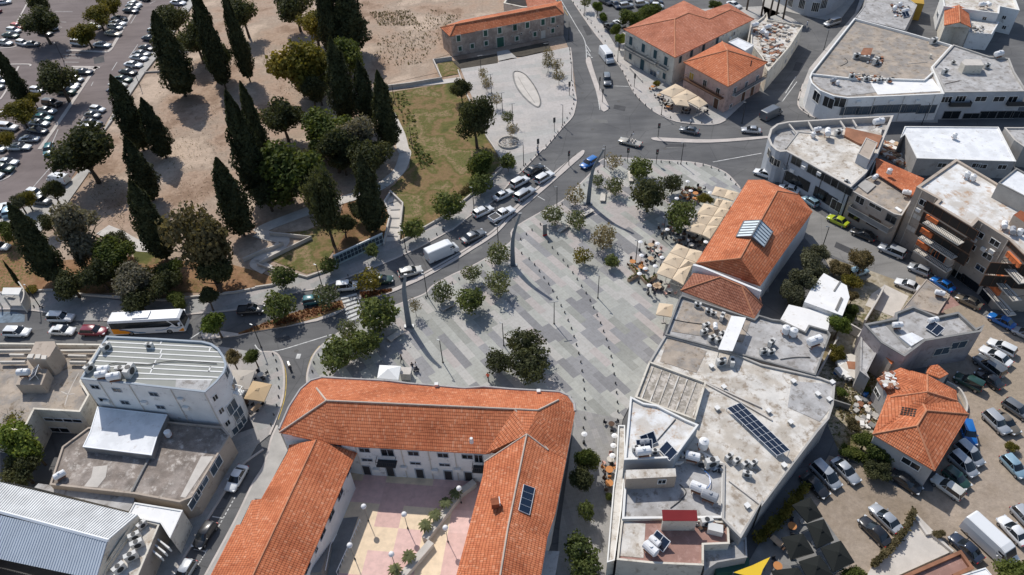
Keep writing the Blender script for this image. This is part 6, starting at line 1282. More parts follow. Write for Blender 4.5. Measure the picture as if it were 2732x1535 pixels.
T('green', 'P 2440,1400', 180, 'green tree in the bottom right corner', .8, .8, GG); T('green', 'P 880,1450', 110, 'green bush cut by the bottom edge beside the black canopies', .5, .8, GG); T('yellow', 'P 2420,210', 55, 'weedy plant at the right edge', .2, .7, GG); T('brown', 'P 1720,1050', 60, 'dry bush beside the pale forecourt wall', .2, .7, GG)
T('green', 'O 730,330', 110, 'upper alley tree against the tiled wing', 1.6, 1.3, 'trees in the alley'); T('dark', 'O 700,480', 120, 'shaded alley tree below the upper one', 1.4, 1.2, 'trees in the alley'); T('dense', 'O 740,830', 80, 'slim alley tree halfway down', 1.6, 1.2, 'trees in the alley'); T('dense', 'O 680,1200', 140, 'bushy alley tree at the bottom edge', 1.8, 1.1, 'trees in the alley'); T('dense', 'O 740,1400', 130, 'lowest alley tree, cut by the bottom edge', 1.8, 1.1, 'trees in the alley'); T('green', 'O 960,680', 42, 'potted bush in front of the alley cafe', .3, .9)
T('bright', 'M 140,160', 230, 'lush green tree at the left edge behind the stained roof', 1.5, .9); T('bright', 'M 330,250', 130, 'second lush tree touching the stained roof', 1.5, .9); T('dark', 'M 200,420', 160, 'shaded green tree above the metal hall roof', 1.2, .9); T('yellow', 'I 120,1330', 150, 'dry yellowish shrub on the brown roof edge', 3.5, .6)
T('brown', 'I 2240,700', 80, 'brownish tree at the round corner of the office', 1.8, 1, GS); T('green', 'I 2445,680', 85, 'tree beside the lamp post left of the side street', 1.8, 1, GS)
T('yellow', 'I 300,40', 60, 'low hedge clump beside the bus shelter', .2, .6, 'hedges')
# hedges and planted rows
def hedge(name, s, w_, h, m, label, cat='hedge', n=1400, size=.16, z=0.0):
    L_ = smooth_line(G(s, 0), 4); pts = []; seg = [(a, c, (c-a).length) for a, c in zip(L_[:-1], L_[1:])]; tot = sum(q[2] for q in seg)
    P = []; 
    for a, c, l in seg:
        k = max(3, int(n*l/tot)); t = RNG.random(k)[:, None]; A = np.array(a)*(1-t)+np.array(c)*t; P.append(A)
    P = np.concatenate(P); k = len(P); P[:, :2] += RNG.normal(size=(k, 2))*w_*.3; P[:, 2] = z+h*(1-RNG.random(k)**2*.9)*(.75+.25*np.sin(P[:, 0]*2.1)); N_ = np.tile([0, 0, 1.0], (k, 1))
    me = leaf_mesh(name, P, N_, np.full(k, size), m); o = bpy.data.objects.new(name, me); COL.objects.link(o); return tag(o, label, cat)
hedge('hedge', 'P 400,640 300,760 190,900 60,1030 -60,1130', 1.0, 1.8, 'leaf_yellow', 'trimmed hedge between the black canopies and the shaded wall', n=2600)
hedge('hedge', 'P 1440,860 1400,960 1300,1120 1180,1260 1060,1370', .6, 1.5, 'leaf_brown', 'spiky brown hedge along the pale forecourt', n=2000)
hedge('hedge', 'P 780,230 880,300 1020,380', .8, 1.5, 'leaf_green', 'hedge with green netting beside the parked silver saloon', n=1000)
hedge('hedge', 'F 1960,520 2040,470 2200,340', 1.0, 1.0, 'leaf_brown', 'dry shrubs along the lawn wall near the oval evergreen', n=900)
def tufts(name, polys, n, m, label, size=.16, h=.3):
    P = []
    for s in polys:
        q = G(s, 0); xs = [p.x for p in q]; ys = [p.y for p in q]; T_ = geometry.tessellate_polygon([q]); k = 0
        ar = [abs((q[t[1]]-q[t[0]]).cross(q[t[2]]-q[t[0]]).z) for t in T_]; ar = np.array(ar)/sum(ar)
        for _ in range(n//len(polys)):
            t = T_[RNG.choice(len(T_), p=ar)]; a, b_ = RNG.random(2)
            if a+b_ > 1: a, b_ = 1-a, 1-b_
            v = q[t[0]]+(q[t[1]]-q[t[0]])*a+(q[t[2]]-q[t[0]])*b_; P.append((v.x, v.y, .17+h*RNG.random()*.6))
    P = np.array(P); o = bpy.data.objects.new(name, leaf_mesh(name, P, np.tile([0, 0, 1.0], (len(P), 1)), np.full(len(P), size), m)); COL.objects.link(o); return tag(o, label, name.replace('_', ' '), kind='stuff')
leaf_mat('leaf_rust', (.14, .055, .025), (.24, .10, .045))
tufts('bedding_plants', ['J 5,412 300,300 600,215 830,160 850,220 600,310 300,390 0,440 I 2320,478', 'J 1020,82 1320,50 1310,65 1045,140'], 1300, 'leaf_rust', 'rust coloured bedding plants filling the road island beds', .17, .3)
tufts('dry_weeds', ['B 1200,350 1500,300 1700,100 2000,150 1750,420 1600,620 1300,640 1150,560', 'B 1100,120 1500,100 1600,250 1200,250'], 1300, 'leaf_brown', 'scattered dry weeds over the bare lot', .22, .05)
tufts('dry_weeds', ['B 1320,880 1450,900 1550,1150 1600,1447 1500,1447 1420,1150', 'F 1520,0 1620,60 1740,200 1600,260 1540,120'], 260, 'leaf_green', 'rows of low green shrubs on the lawn', .3, .4)
tufts('dry_weeds', ['L 940,760 1080,900 1180,1250 1080,1400 760,1300 720,1100 850,900'], 900, 'leaf_brown', 'weeds and litter in the neglected yard', .15, .2)
tufts('fallen_twigs', ['A 1500,800 1700,1000 2100,1000 2150,1447 1500,1447', 'E 1600,0 2200,0 2100,700 1650,600', 'B 0,500 300,400 600,1000 250,900', 'E 850,300 1200,400 1200,850 900,700', 'B 1050,0 2000,0 1800,600 1200,700'], 2600, 'leaf_brown', 'dry twigs and tufts scattered over the bare park ground', .1, .03)
# palms in the courtyard
def palm_proto(r=1.0, h=1.6):
    o = empty('palm_tree'); MB().cyl((0, 0, 0), (0, 0, h), .13, .1, 8).build('trunk', 'bark', o, local=True); q = MB()
    for i in range(16):
        a = i*2.4; e = .2+.5*((i*7) % 5)/5; prev = Vector((0, 0, h)); d = Vector((math.cos(a), math.sin(a), 0)); w_ = Vector((-d.y, d.x, 0)); pts = []
        for k in range(6):
            t = k/5; pts.append((Vector((0, 0, h))+d*(r*t)+Vector((0, 0, e*t-1.0*t*t*r*.7)), .17*math.sin(math.pi*(.12+.85*t))))
        for (p0, w0), (p1, w1) in zip(pts[:-1], pts[1:]): q.add([p0-w_*w0, p0+w_*w0+Vector((0, 0, .03)), p1+w_*w1+Vector((0, 0, .03)), p1-w_*w1], [(0, 1, 2, 3)])
    q.build('frond', 'leaf_street', o, local=True); return o
pp = palm_proto()
for s, l in (('N 1845,770', 'third from the far corner, on the shaded part'), ('N 1740,890', 'first in the sun above the lamp'), ('N 1650,990', 'at the end of the upper planter wall'), ('N 1490,1290', 'beside the lower planter wall'), ('N 1360,1420', 'cut by the bottom edge'), ('N 1940,680', 'darkest, near the far corner')):
    p = G1(s, .9); place(pp, (p.x, p.y, .1), random.random()*6, 'small courtyard palm '+l, 'palm', 'palms along the courtyard planter', 1.0)
pt = empty('palm_tree'); MB().cyl((0, 0, 0), (.2, 0, 9), .28, .2, 8).build('trunk', 'bark', pt, local=True); q = MB()
for i in range(22):
    a = i*2.4; d = Vector((math.cos(a), math.sin(a), 0)); w_ = Vector((-d.y, d.x, 0)); e = .4+1.2*((i*7) % 5)/5
    pts = [(Vector((.2, 0, 9))+d*(2.6*k/5)+Vector((0, 0, e*k/5-2.2*(k/5)**2)), .3*math.sin(math.pi*(.12+.17*k))) for k in range(6)]
    for (p0, w0), (p1, w1) in zip(pts[:-1], pts[1:]): q.add([p0-w_*w0, p0+w_*w0, p1+w_*w1, p1-w_*w1], [(0, 1, 2, 3)])
q.build('frond', 'leaf_green', pt, local=True)
for s, l in (('C 2285,100', 'leftmost'), ('C 2425,160', 'second from the left'), ('C 2500,180', 'third from the left'), ('D 140,150', 'fourth from the left'), ('D 205,190', 'rightmost')):
    p = G1(s, 0); place(pt, (p.x, p.y, 0), random.random()*6, l+' tall palm of the row before the curved building', 'palm', 'tall palms at the top edge')
# ---------------------------------------------------------------- low walls of the park
def wall(s, w_, h, label, m='concrete_pale', z0=-.05, sm=0):
    L_ = G(s, h)
    if sm: L_ = smooth_line(L_, sm)
    return tag(ribbon(MB(), L_, w_, z0, h).build('park_wall', m), label, 'wall')
wall('F 2385,240 2240,372 2090,493 1830,702 1620,822 1405,948 1388,900', .3, .6, 'pale low wall between the lawn and the main road pavement')
wall('F 790,1192 640,1243 500,1292 395,1265 160,1368 0,1392', .3, .6, 'low wall from the photo panels to the zigzag ramp foot'); wall('F 0,1392 I 2532,12 2280,62 1960,98 1560,140 820,90 480,42 0,72', .3, .5, 'long low wall between red soil and the pavement above the coach')
wall('F 1240,975 1300,700 1250,560 1310,470', .3, .7, 'left side wall of the stepped ramp'); wall('F 1302,462 1425,580 1405,760 1388,940', .3, .8, 'right side wall of the stepped ramp')
wall('F 140,868 300,880 540,905 300,1020 120,1110 20,1165', .25, .8, 'pale zigzag parapet ending in a sharp point on the grass'); wall('F -120,1120 60,1040 270,965 230,955', .25, .8, 'inner parapet of the zigzag ramp'); wall('F 20,1165 120,1200 240,1240', .25, .7, 'short lower parapet below the zigzag point')
wall('B 1900,545 1720,570 1800,745 1500,795 1215,830', .3, 1.0, 'white retaining wall stepping from the stone house to the dense cypresses'); wall('B 1960,670 2020,860 2150,1120 2240,1320 F 2285,10 2385,160 2390,235', .25, .5, 'thin white wall dividing the lawn from the upper plaza')
wall('P 1450,830 1600,1050 1640,1040 1850,1215', .3, .7, 'pale parapet along the forecourt at the lower right'); wall('L 850,370 970,440 930,500', .25, 1.8, 'whitewashed garden wall beside the bright green tree')
wall('L 1190,0 1130,120 1000,340', .25, 1.6, 'yard wall between the forecourt and the garden'); wall('L 1790,930 1920,1010 1985,1150 1960,1260', .25, .7, 'curved garden wall wrapping the faceted tiled house', sm=4)
wall('L 530,880 740,500', .2, 1.6, 'shaded boundary wall beside the grey flat block'); wall('L 700,1110 860,1160', .2, 1.2, 'dark yard wall with rubble on it', 'concrete_dark'); wall('C 1160,650 1280,775', .2, .7, 'low wall along the pavement under the cream house')
wall('N 0,700 60,710 310,240', .2, .5, 'pavement edge wall under the west wing', 'concrete')
st = MB()
for i, (a, c) in enumerate((('F 1262,525', 'F 1345,490'), ('F 1300,590', 'F 1390,560'), ('F 1310,655', 'F 1400,650'), ('F 1300,735', 'F 1395,735'), ('F 1290,820', 'F 1390,825'), ('F 1280,905', 'F 1385,910'))): ribbon(st, [G1(a, .06), G1(c, .06)], .35, 0, .12)
sheet('ramp', 'F 1250,570 1310,480 1420,585 1400,760 1385,945 1240,975 1300,700', .05, 'concrete_pale'); tag(st.build('step', 'concrete_dark'), 'dark step edges crossing the pale ramp by the lawn', 'steps')
# ---------------------------------------------------------------- photo panel wall
def facing(o_name, a, b_, z, label, cat): pass
A, B_ = G1('F 785,1190', .13), G1('F 1245,975', .13); d = (B_-A).normalized(); n = Vector((d.y, -d.x, 0)); L_ = (B_-A).length; ang = math.atan2(d.y, d.x)
o = empty('photo_wall', (A.x, A.y, .13), 'grey steel wall hung with rows of dark photographs beside the ramp', 'display wall'); c = (A+B_)/2
MB().box((c.x, c.y, 1.3), (L_, .15, 2.3), ang).build('panel', 'teal_panel', o)
mat('photo_dark', (.06, .08, .10), var=.5, scale=8)
for i in range(13):
    for j in range(2):
        p = A+d*(L_*(i+.5)/13.4+.2)+n*.1; MB().box((p.x, p.y, .95+j*.85), (L_/16, .05, .7), ang).build('photograph', 'photo_dark', o)
r = MB(); r.box((c.x, c.y, 2.5), (L_+.2, .25, .12), ang); r.build('coping', 'trim_white', o)
# ---------------------------------------------------------------- curved masts
mat('mast_steel', (.15, .185, .22), rough=.4, metal=.4)
def mast(base, top, mid, label, w0=.95):
    B_ = G1(base, 0); pt, pm = ppx(top)[0], ppx(mid)[0]
    h = min(((abs(proj(Vector((B_.x, B_.y, z/4)))[1]-pt[1]), z/4) for z in range(8, 90)))[1]
    # plane facing the camera direction, curve through the surveyed middle and top
    u = Vector((1, 0, 0)); T_ = on_plane(pt, B_, B_+u); M_ = on_plane(pm, B_, B_+u); pts = smooth_line([B_+Vector((0, 0, .0)), M_, T_], 10); q = MB(); n = len(pts); vs = []
    for i, p in enumerate(pts):
        t = i/(n-1); w_ = w0*(1-.62*t)/2; k = .22*(1-.4*t)
        vs += [p+Vector((-w_, -k, 0)), p+Vector((w_*.9, -k*.4, 0)), p+Vector((w_, k, 0)), p+Vector((-w_*.9, k*.4, 0))]
    fs = [(i*4+j, i*4+(j+1) % 4, i*4+4+(j+1) % 4, i*4+4+j) for i in range(n-1) for j in range(4)]+[(4*n-4, 4*n-3, 4*n-2, 4*n-1)]
    o = empty('curved_mast', (B_.x, B_.y, 0), label, 'sculpture', 'curved masts on the plaza'); q.add(vs, fs); q.build('mast', 'mast_steel', o); MB().box((B_.x, B_.y, .2), (1.6, .8, .2)).build('base_plate', 'grey_metal', o)
    T_ = pts[-1]; MB().box((T_.x, T_.y, T_.z+.12), (.5, .3, .25)).build('spotlight', 'grey_metal', o); return o
mast('J 1490,410', 'F 1455,1285', 'J 1440,60', 'nearest curved steel mast, rising from the plaza over the median'); mast('G 30,1195', 'G 100,695', 'G 32,920', 'middle curved steel mast beside the road'); mast('G 755,600', 'G 905,75', 'G 800,280', 'farthest curved steel mast, touching the blue car')
# ---------------------------------------------------------------- lamp posts, traffic lights, bollards
def lamp_proto(h, arm, name='street_lamp'):
    o = empty(name); MB().cyl((0, 0, 0), (0, 0, h), .085, .06, 8).build('pole', 'dark_metal', o, local=True); q = MB()
    if arm > 0: q.box((arm/2, 0, h), (arm, .13, .07)); MB().box((arm*.75, 0, h-.06), (arm*.4, .2, .05)).build('lamp_head', 'white_metal', o, local=True)
    elif arm < 0: q.box((0, 0, h), (-arm*2, .12, .07))
    q.build('arm', 'grey_metal', o, local=True); MB().cyl((0, 0, 0), (0, 0, .18), .16, .14, 8).build('base', 'dark_metal', o, local=True); return o
LP = {0: lamp_proto(5.1, .5), 1: lamp_proto(5.0, -.65), 2: lamp_proto(5.0, .0)}
for s, k, l in (('K 428,378', 1, 'near the crossed mast shadows on the plaza'), ('K 850,130', 0, 'standing alone in the middle of the bollard rows'), ('J 1815,752', 0, 'nearest the long tiled roof on the plaza'), ('J 2402,588', 0, 'left of the dark tree clump on the plaza'), ('G 1213,1168', 0, 'beside the lower cafe tables'), ('G 1475,938', 0, 'at the corner of the upper umbrella terrace'),
                ('G 910,240', 0, 'right of the farthest curved mast'), ('G 1650,212', 0, 'on the plaza edge facing the right island'), ('G 455,640', 0, 'on the plaza kerb by the fan of plaza trees'), ('G 135,228', 0, 'on the pavement above the queue of cars'), ('J 1665,112', 0, 'on the plaza kerb left of the group of trees'), ('J 60,600', 0, 'at the corner of the left side street'),
                ('F 2115,645', 0, 'on the pavement by the lawn wall'), ('F 1462,1062', 0, 'on the pavement at the foot of the ramp'), ('F 652,1395', 0, 'on the pavement below the photo wall'), ('F 2352,1010', 0, 'on the median beside the grey saloon'), ('I 385,212', 0, 'beside the bus shelter at the far left'), ('C 510,1212', 0, 'on the lower tip of the upper plaza'), ('C 597,782', 2, 'at the right edge of the upper plaza'),
                ('C 570,385', 2, 'behind the stone house corner'), ('B 2185,720', 1, 'first of the T-shaped row on the upper plaza'), ('B 2283,905', 1, 'second of the T-shaped row on the upper plaza'), ('B 2390,1088', 1, 'third of the T-shaped row on the upper plaza'), ('C 30,1195', 1, 'fourth of the T-shaped row on the upper plaza'), ('C 350,600', 1, 'upper one among the right saplings'), ('C 455,752', 1, 'lower one among the right saplings'),
                ('C 1040,598', 0, 'in front of the cream house corner'), ('C 718,155', 0, 'on the far pavement near the top edge'), ('C 1462,1112', 0, 'at the kerb before the cafe umbrellas'), ('C 2240,1190', 0, 'in the shade right of the pink house'), ('H 580,1035', 0, 'leaning over the lime green car'), ('B 1352,1005', 2, 'on the lawn near the curved path'), ('B 1520,1425', 2, 'on the lawn between shrub rows'), ('A 615,592', 0, 'at the car park crossing lane'), ('A 1352,832', 0, 'beside the kerbside row of cars'), ('D 600,480', 0, 'at the narrow end of the shop block'), ('D 1545,1200', 0, 'in front of the white shop block')):
    p = G1(s, .1); place(LP[k], (p.x, p.y, .1), math.radians(150 if k == 0 else 10), 'street lamp '+l, 'street lamp', 'street lamps')
tl = empty('traffic_light'); MB().cyl((0, 0, 0), (0, 0, 3.0), .07, .07, 8).build('pole', 'dark_metal', tl, local=True); q = MB(); q.box((0, 0, 2.9), (.34, .3, 1.0)); q.box((0, 0, 2.9), (.55, .04, 1.25)); q.build('signal_head', 'kerb_dark', tl, local=True)
for i, m_ in enumerate(('lamp_red', 'paint_beige', 'trim_green')): MB().cyl((0, -.15, 3.2-i*.3), (0, -.19, 3.2-i*.3), .1, .1, 8).build('lens', m_, tl, local=True)
for s, a, l in (('C 865,872', 90, 'on the traffic island, upper one'), ('C 893,988', 90, 'on the traffic island, lower one near its tip'), ('C 1200,842', 120, 'on the pavement opposite the traffic island'), ('C 430,1272', 200, 'on the upper plaza kerb'), ('C 575,922', 200, 'at the right rim of the upper plaza'), ('C 1430,1328', 0, 'on the left tip of the right island'), ('G 275,105', 200, 'with a person beside it on the kerb'), ('G 570,222', 30, 'on the median tip'), ('G 1135,192', 0, 'at the plaza kerb, left one'), ('G 1412,208', 0, 'at the plaza kerb, double-headed right one')):
    p = G1(s, .1); place(tl, (p.x, p.y, .1), math.radians(a), 'traffic light '+l, 'traffic light', 'traffic lights at the junction')
mat('bollard_iron', (.10, .10, .10), rough=.6)
bo = MB().cyl((0, 0, 0), (0, 0, .36), .115, .11, 10).sphere((0, 0, .36), .11, 8, 4).build('bollard', 'bollard_iron')
for lab, s in (('small dark bollard in the right of the two long curving rows across the plaza', 'G 370,965 410,1020 462,1078 515,1140 560,1198 608,1262 650,1325 693,1390 K 737,85 775,155 808,225 842,298 876,373 905,452 932,530 955,610 978,695 992,778 1007,865 1020,955 1030,1045 1038,1137 1043,1225 1040,1315'),
               ('small dark bollard in the left of the two long curving rows across the plaza', 'G 115,1075 187,1128 240,1185 285,1245 330,1310 375,1370 K 415,62 455,130 495,205 530,272 563,348 595,425 620,503 643,582 665,665 685,750 697,835 710,925 718,1013 723,1105 722,1193 722,1290 710,1385'),
               ('small dark bollard along the plaza kerb facing the right island', 'G 1110,172 1200,175 1290,180 1370,187 1460,192 1540,198 1620,205 1705,208 1787,213 1865,223 1943,247 2015,275 2077,317 2130,362 2180,410'),
               ('small dark bollard along the plaza kerb beside the three masts', 'G 850,287 715,415 505,600 295,795 215,850 160,890 105,940 F 2190,1190 1970,1320 1905,1360 J 1390,250 1650,125'),
               ('small dark bollard round the upper plaza kerb', 'C 580,485 582,530 585,572 590,612 605,830 607,875 612,920 617,965 617,1010 598,1055 580,1100 553,1145 527,1190 503,1237 465,1280 430,1325 392,1368 350,1413 G 253,130 205,175 152,218 105,268'),
               ('small dark bollard along the kerb before the cream and pink houses', 'C 615,30 650,68 680,105 715,148 750,190 785,228 822,270 855,313 888,357 920,402 1010,545 1065,640 1090,692 1120,742 1145,785 1167,830 1190,877 1215,922 1250,965 1310,1018 1370,1060 1550,1140 1650,1170 1750,1185 1850,1190 1950,1185'),
               ('small dark bollard on the left pavement of the side street', 'J 175,675 205,735 215,820 230,905 233,992 230,1083 213,1170 185,1260 155,1350'), ('small dark bollard on the plaza corner of the side street', 'J 615,680 570,755 555,840'),
               ('small dark bollard on the pavement of the parked queue', 'F 2010,600 1820,850 1755,892 1680,940 1440,1095 1130,1215 900,1290 I 330,215 410,225'), ('small dark bollard by the white shop block corner', 'D 375,880 352,970 400,1070 450,1120 520,1150')):
    for p in G(s, .13): place(bo, (p.x, p.y, .13), 0, lab, 'bollard', lab.replace('small dark bollard', 'bollards'))
# ---------------------------------------------------------------- benches and plaza pieces
def bench(a, b_, w_, label, h=.5, m='trim_stone', cat='bench'):
    A, B_ = G1(a, h), G1(b_, h); d = B_-A; c = (A+B_)/2; ang = math.atan2(d.y, d.x); o = empty('stone_bench', (c.x, c.y, .13), label, cat, 'stone benches on the plaza')
    MB().box((c.x, c.y, .13+h-.07), (d.length, w_, .14), ang).build('seat', m, o); q = MB()
    for s in (-.36, .36): q.box((c.x+d.x*s, c.y+d.y*s, .13+(h-.14)/2), (.5, w_*.8, h-.14), ang)
    q.build('leg', 'concrete', o)
bench('G 1160,275', 'G 1172,378', .9, 'long white bench beside the leafy tree near the kerb'); bench('G 902,482', 'G 895,568', 1.0, 'white bench right of the farthest curved mast'); bench('G 692,712', 'G 800,652', .9, 'white bench at the foot of the farthest curved mast'); bench('G 470,860', 'G 572,795', .8, 'stone bench between green and yellow-green plaza trees')
bench('J 1795,240', 'J 1925,172', 1.0, 'stone bench in leafy shade on the left of the plaza', m='concrete'); bench('J 1290,532', 'J 1425,447', 1.0, 'stone bench nearest the white gazebo', m='concrete_pale'); bench('J 2080,45', 'J 2200,-10', .8, 'stone bench under the group of four trees', m='concrete'); bench('G 1010,380', 'G 1075,372', .7, 'short white bench below the thin tree', m='trim_white')
P = smooth_line(G('C 45,697 130,712 210,800 262,890 290,975 285,1022 260,1032 180,975 100,885 52,790', .14), 5, True)
o = empty('sunken_pool', (P[0].x, P[0].y, .14), 'leaf-shaped dark-rimmed sunken basin in the upper plaza', 'basin'); c = sum(P, Vector((0, 0, 0)))/len(P); q = MB(); O_ = inset(P, -.35); I_ = inset(P, .0); n = len(O_); Q = ccw(P)
MB().add([(p.x, p.y, .15) for p in O_]+[(p.x, p.y, .32) for p in I_], [(i, (i+1) % n, n+(i+1) % n, n+i) for i in range(n)]).build('rim', 'concrete_dark', o); MB().prism(P, .14, .165).build('floor', 'concrete_pale', o); MB().tube([G1('C 80,740', .22), G1('C 150,860', .22), G1('C 240,990', .22)], .06, 5).build('channel', 'concrete', o)
c = G1('F 2450,8', .14); o = empty('stone_circle', (c.x, c.y, .14), 'round ring filled with pebbles on the lower part of the upper plaza', 'basin'); q = MB()
for i in range(26):
    a0 = .5+i*.2; q.box((c.x+2.3*math.cos(a0), c.y+2.3*math.sin(a0), .35), (.2, .55, .45), a0)
q.build('rim', 'trim_stone', o); q = MB()
for i in range(150):
    a, r = random.random()*6.28, 2.0*random.random()**.5; q.sphere((c.x+r*math.cos(a), c.y+r*math.sin(a), .18), .1+.1*random.random(), 5, 3)
q.build('pebbles', 'roof_pale', o)['kind'] = 'stuff'
p = G1('G 340,900', .13); o = empty('information_sign', (p.x, p.y, .13), 'tall narrow information panel with a red foot on the plaza', 'sign'); MB().box((p.x, p.y, 1.6), (.8, .14, 2.3), .3).build('panel', 'grey_metal', o); MB().box((p.x, p.y, .28), (.85, .2, .35), .3).build('foot', 'paint_red', o)
# ---------------------------------------------------------------- umbrellas, canopies
mat('canvas', (.62, .50, .36), rough=.95, var=.06); mat('canvas_grey', (.42, .38, .33), rough=.95, var=.06); mat('canvas_black', (.013, .015, .014), rough=.95); mat('canvas_white', (.8, .8, .78), rough=.9); mat('canvas_yellow', (.75, .50, .04), rough=.9); mat('canvas_tan', (.48, .35, .21), rough=.95)
def umbrella(quad, label, m='canvas', z=2.9, rise=.55, grp='cream square umbrellas', cat='umbrella', name='cafe_umbrella', base=.13):
    Q = G(quad, z); c = sum(Q, Vector((0, 0, 0)))/4; o = empty(name, (c.x, c.y, base), label, cat, grp); q = MB(); ap = c+Vector((0, 0, rise)); vs = [ap]; Qs = [c+(p-c)*.985 for p in Q]
    for i in range(4):
        a, b_ = Qs[i], Qs[(i+1) % 4]; mm = (a+b_)/2+Vector((0, 0, .05)); q.add([ap, a, mm+(ap-mm)*.0, b_], [(0, 1, 2), (0, 2, 3)]); q.add([a, b_, b_-Vector((0, 0, .16)), a-Vector((0, 0, .16))], [(0, 1, 2, 3)])
    q.build('canopy', m, o); v = MB(); k = [c+(p-c)*.17 for p in Qs]; v.add([ap+Vector((0, 0, .1))]+[p+Vector((0, 0, rise*.95)) for p in k], [(0, i+1, (i+1) % 4+1) for i in range(4)]); v.build('vent_cap', m, o)
    MB().cyl((c.x, c.y, base), (c.x, c.y, z+rise-.05), .045, .045, 6).build('pole', 'grey_metal', o); MB().box((c.x, c.y, base+.08), (.7, .7, .16)).build('foot', 'concrete', o)
def Z4(s, ox, oy): return 'G '+' '.join(f'{float(a.split(",")[0])*.45+ox},{float(a.split(",")[1])*.45+oy}' for a in s.split())
for s, l in (('1350,300 1620,370 1535,540 1270,480', 'topmost left'), ('1620,370 1870,440 1745,608 1535,540', 'topmost right, at the tiled roof'), ('1385,558 1520,585 1425,740 1320,700', 'second row, small with a see-through panel'), ('1525,585 1735,640 1600,830 1430,742', 'second row, at the tiled roof'), ('1110,660 1425,748 1300,935 965,885', 'third row, left'), ('1430,748 1655,800 1530,960 1305,938', 'third row, at the tiled roof'),
             ('960,890 1298,940 1172,1130 850,1075', 'fourth row, left'), ('1303,942 1530,970 1420,1150 1178,1130', 'fourth row, at the tiled roof'), ('870,1055 1168,1135 1065,1340 725,1240', 'front row, left corner'), ('1178,1135 1420,1155 1240,1425 1070,1342', 'front row, at the tiled roof')):
    umbrella(Z4(s, 1374, 289), 'cream umbrella of the upper terrace, '+l)
for s, l in (('1175,240 1440,350 1340,558 1022,430', 'top left'), ('1445,350 1720,412 1590,650 1345,560', 'top right'), ('1018,435 1335,562 1200,778 872,640', 'middle left'), ('1345,565 1580,655 1505,700 1205,780', 'middle right'), ('868,645 1195,782 1062,1000 735,880', 'bottom left corner'), ('1205,785 1500,705 1310,1130 1068,1000', 'bottom right corner')):
    umbrella(Z4(s, 1085, 868), 'cream umbrella of the lower terrace, '+l)
for s, l in (('C 1600,808 1700,862 1560,940 1438,895', 'leftmost'), ('C 1705,862 1812,925 1712,975 1560,942', 'back right'), ('C 1820,928 1912,1000 1832,1042 1715,978', 'rightmost'), ('C 1550,945 1705,962 1735,1030 1600,1012', 'front')): umbrella(s, 'tan cafe umbrella before the pink house, '+l, z=3.0)
umbrella('K 1440,175 1582,192 1560,312 1408,288', 'single cream umbrella by the flat roof at the plaza edge')
umbrella('I 2240,820 2465,825 2400,1012 2250,1015', 'greyish umbrella beside the office round corner', 'canvas_grey'); umbrella('I 2440,925 J 165,960 90,1130 I 2350,1100', 'sandy umbrella overlapping the greyish one by the side street', 'canvas_tan')
for s, l in (('P 290,770 470,690 592,880 440,942', 'topmost'), ('P 432,950 602,902 702,1110 532,1190', 'second from the top'), ('P 190,1082 400,1042 512,1230 280,1300', 'left'), ('P 565,1180 765,1110 900,1322 690,1420', 'right corner'), ('P 358,1312 560,1250 690,1440 480,1560', 'lower middle'), ('P 90,1400 350,1370 480,1560 200,1660', 'cut by the bottom edge')): umbrella(s, 'black square umbrella, '+l, 'canvas_black', grp='black umbrellas by the dirt car park', rise=.7)
o = empty('gazebo', G1('J 1290,870', .13), 'white pointed market gazebo on the plaza beside the long tiled roof', 'gazebo'); Q = G('J 1202,775 1408,785 1385,918 1180,902', 2.4); c = sum(Q, Vector((0, 0, 0)))/4; q = MB(); ap = c+Vector((0, 0, .8))
for i in range(4): q.add([ap, Q[i], Q[(i+1) % 4]], [(0, 1, 2)]); q.add([Q[i], Q[(i+1) % 4], Q[(i+1) % 4]-Vector((0, 0, .3)), Q[i]-Vector((0, 0, .3))], [(0, 1, 2, 3)])
q.build('canopy', 'canvas_white', o)
for p in Q: p2 = c+(p-c)*.96; MB().cyl((p2.x, p2.y, .13), (p2.x, p2.y, 2.35), .04).build('leg', 'white_metal', o)
p = G1('J 1460,860', .9); o = empty('kiosk_box', (p.x, p.y, .13), 'grey utility cabinet just right of the white gazebo', 'cabinet'); MB().box((p.x, p.y, .85), (1.5, 1.2, 1.4), -.1).build('cabinet', 'concrete', o); MB().box((p.x, p.y, 1.6), (1.7, 1.4, .1), -.1).build('lid', 'concrete_pale', o)
T0 = G('P -130,1370 95,1270 0,1500 -260,1500', 3.0); o = empty('sun_sail', (T0[0].x, T0[0].y, 0), 'bright yellow triangular sun sail at the bottom edge', 'sun sail'); A, B_, C_ = G1('O 2160,1420', 2.6), G1('O 2512,1272', 3.4), G1('O 2400,1500', 2.8); q = MB(); vs = []
def sagp(u, v, w_): 
    p = A*u+B_*v+C_*w_; c = (A+B_+C_)/3; return p+(c-p)*.3*(4*(u*v+v*w_+w_*u))*.8*(1-max(u, v, w_))
N_ = 8
for i in range(N_+1):
    for j in range(N_+1-i): vs.append(sagp(i/N_, j/N_, 1-(i+j)/N_))
idx = {}; k = 0
for i in range(N_+1):
    for j in range(N_+1-i): idx[i, j] = k; k += 1
q.add(vs, [(idx[i, j], idx[i+1, j], idx[i, j+1]) for i in range(N_) for j in range(N_-i)]+[(idx[i+1, j], idx[i+1, j+1], idx[i, j+1]) for i in range(N_) for j in range(N_-i-1)]); q.build('sail', 'canvas_yellow', o)
for p in (A, B_): MB().cyl((p.x, p.y, 0), p, .06).build('pole', 'grey_metal', o)
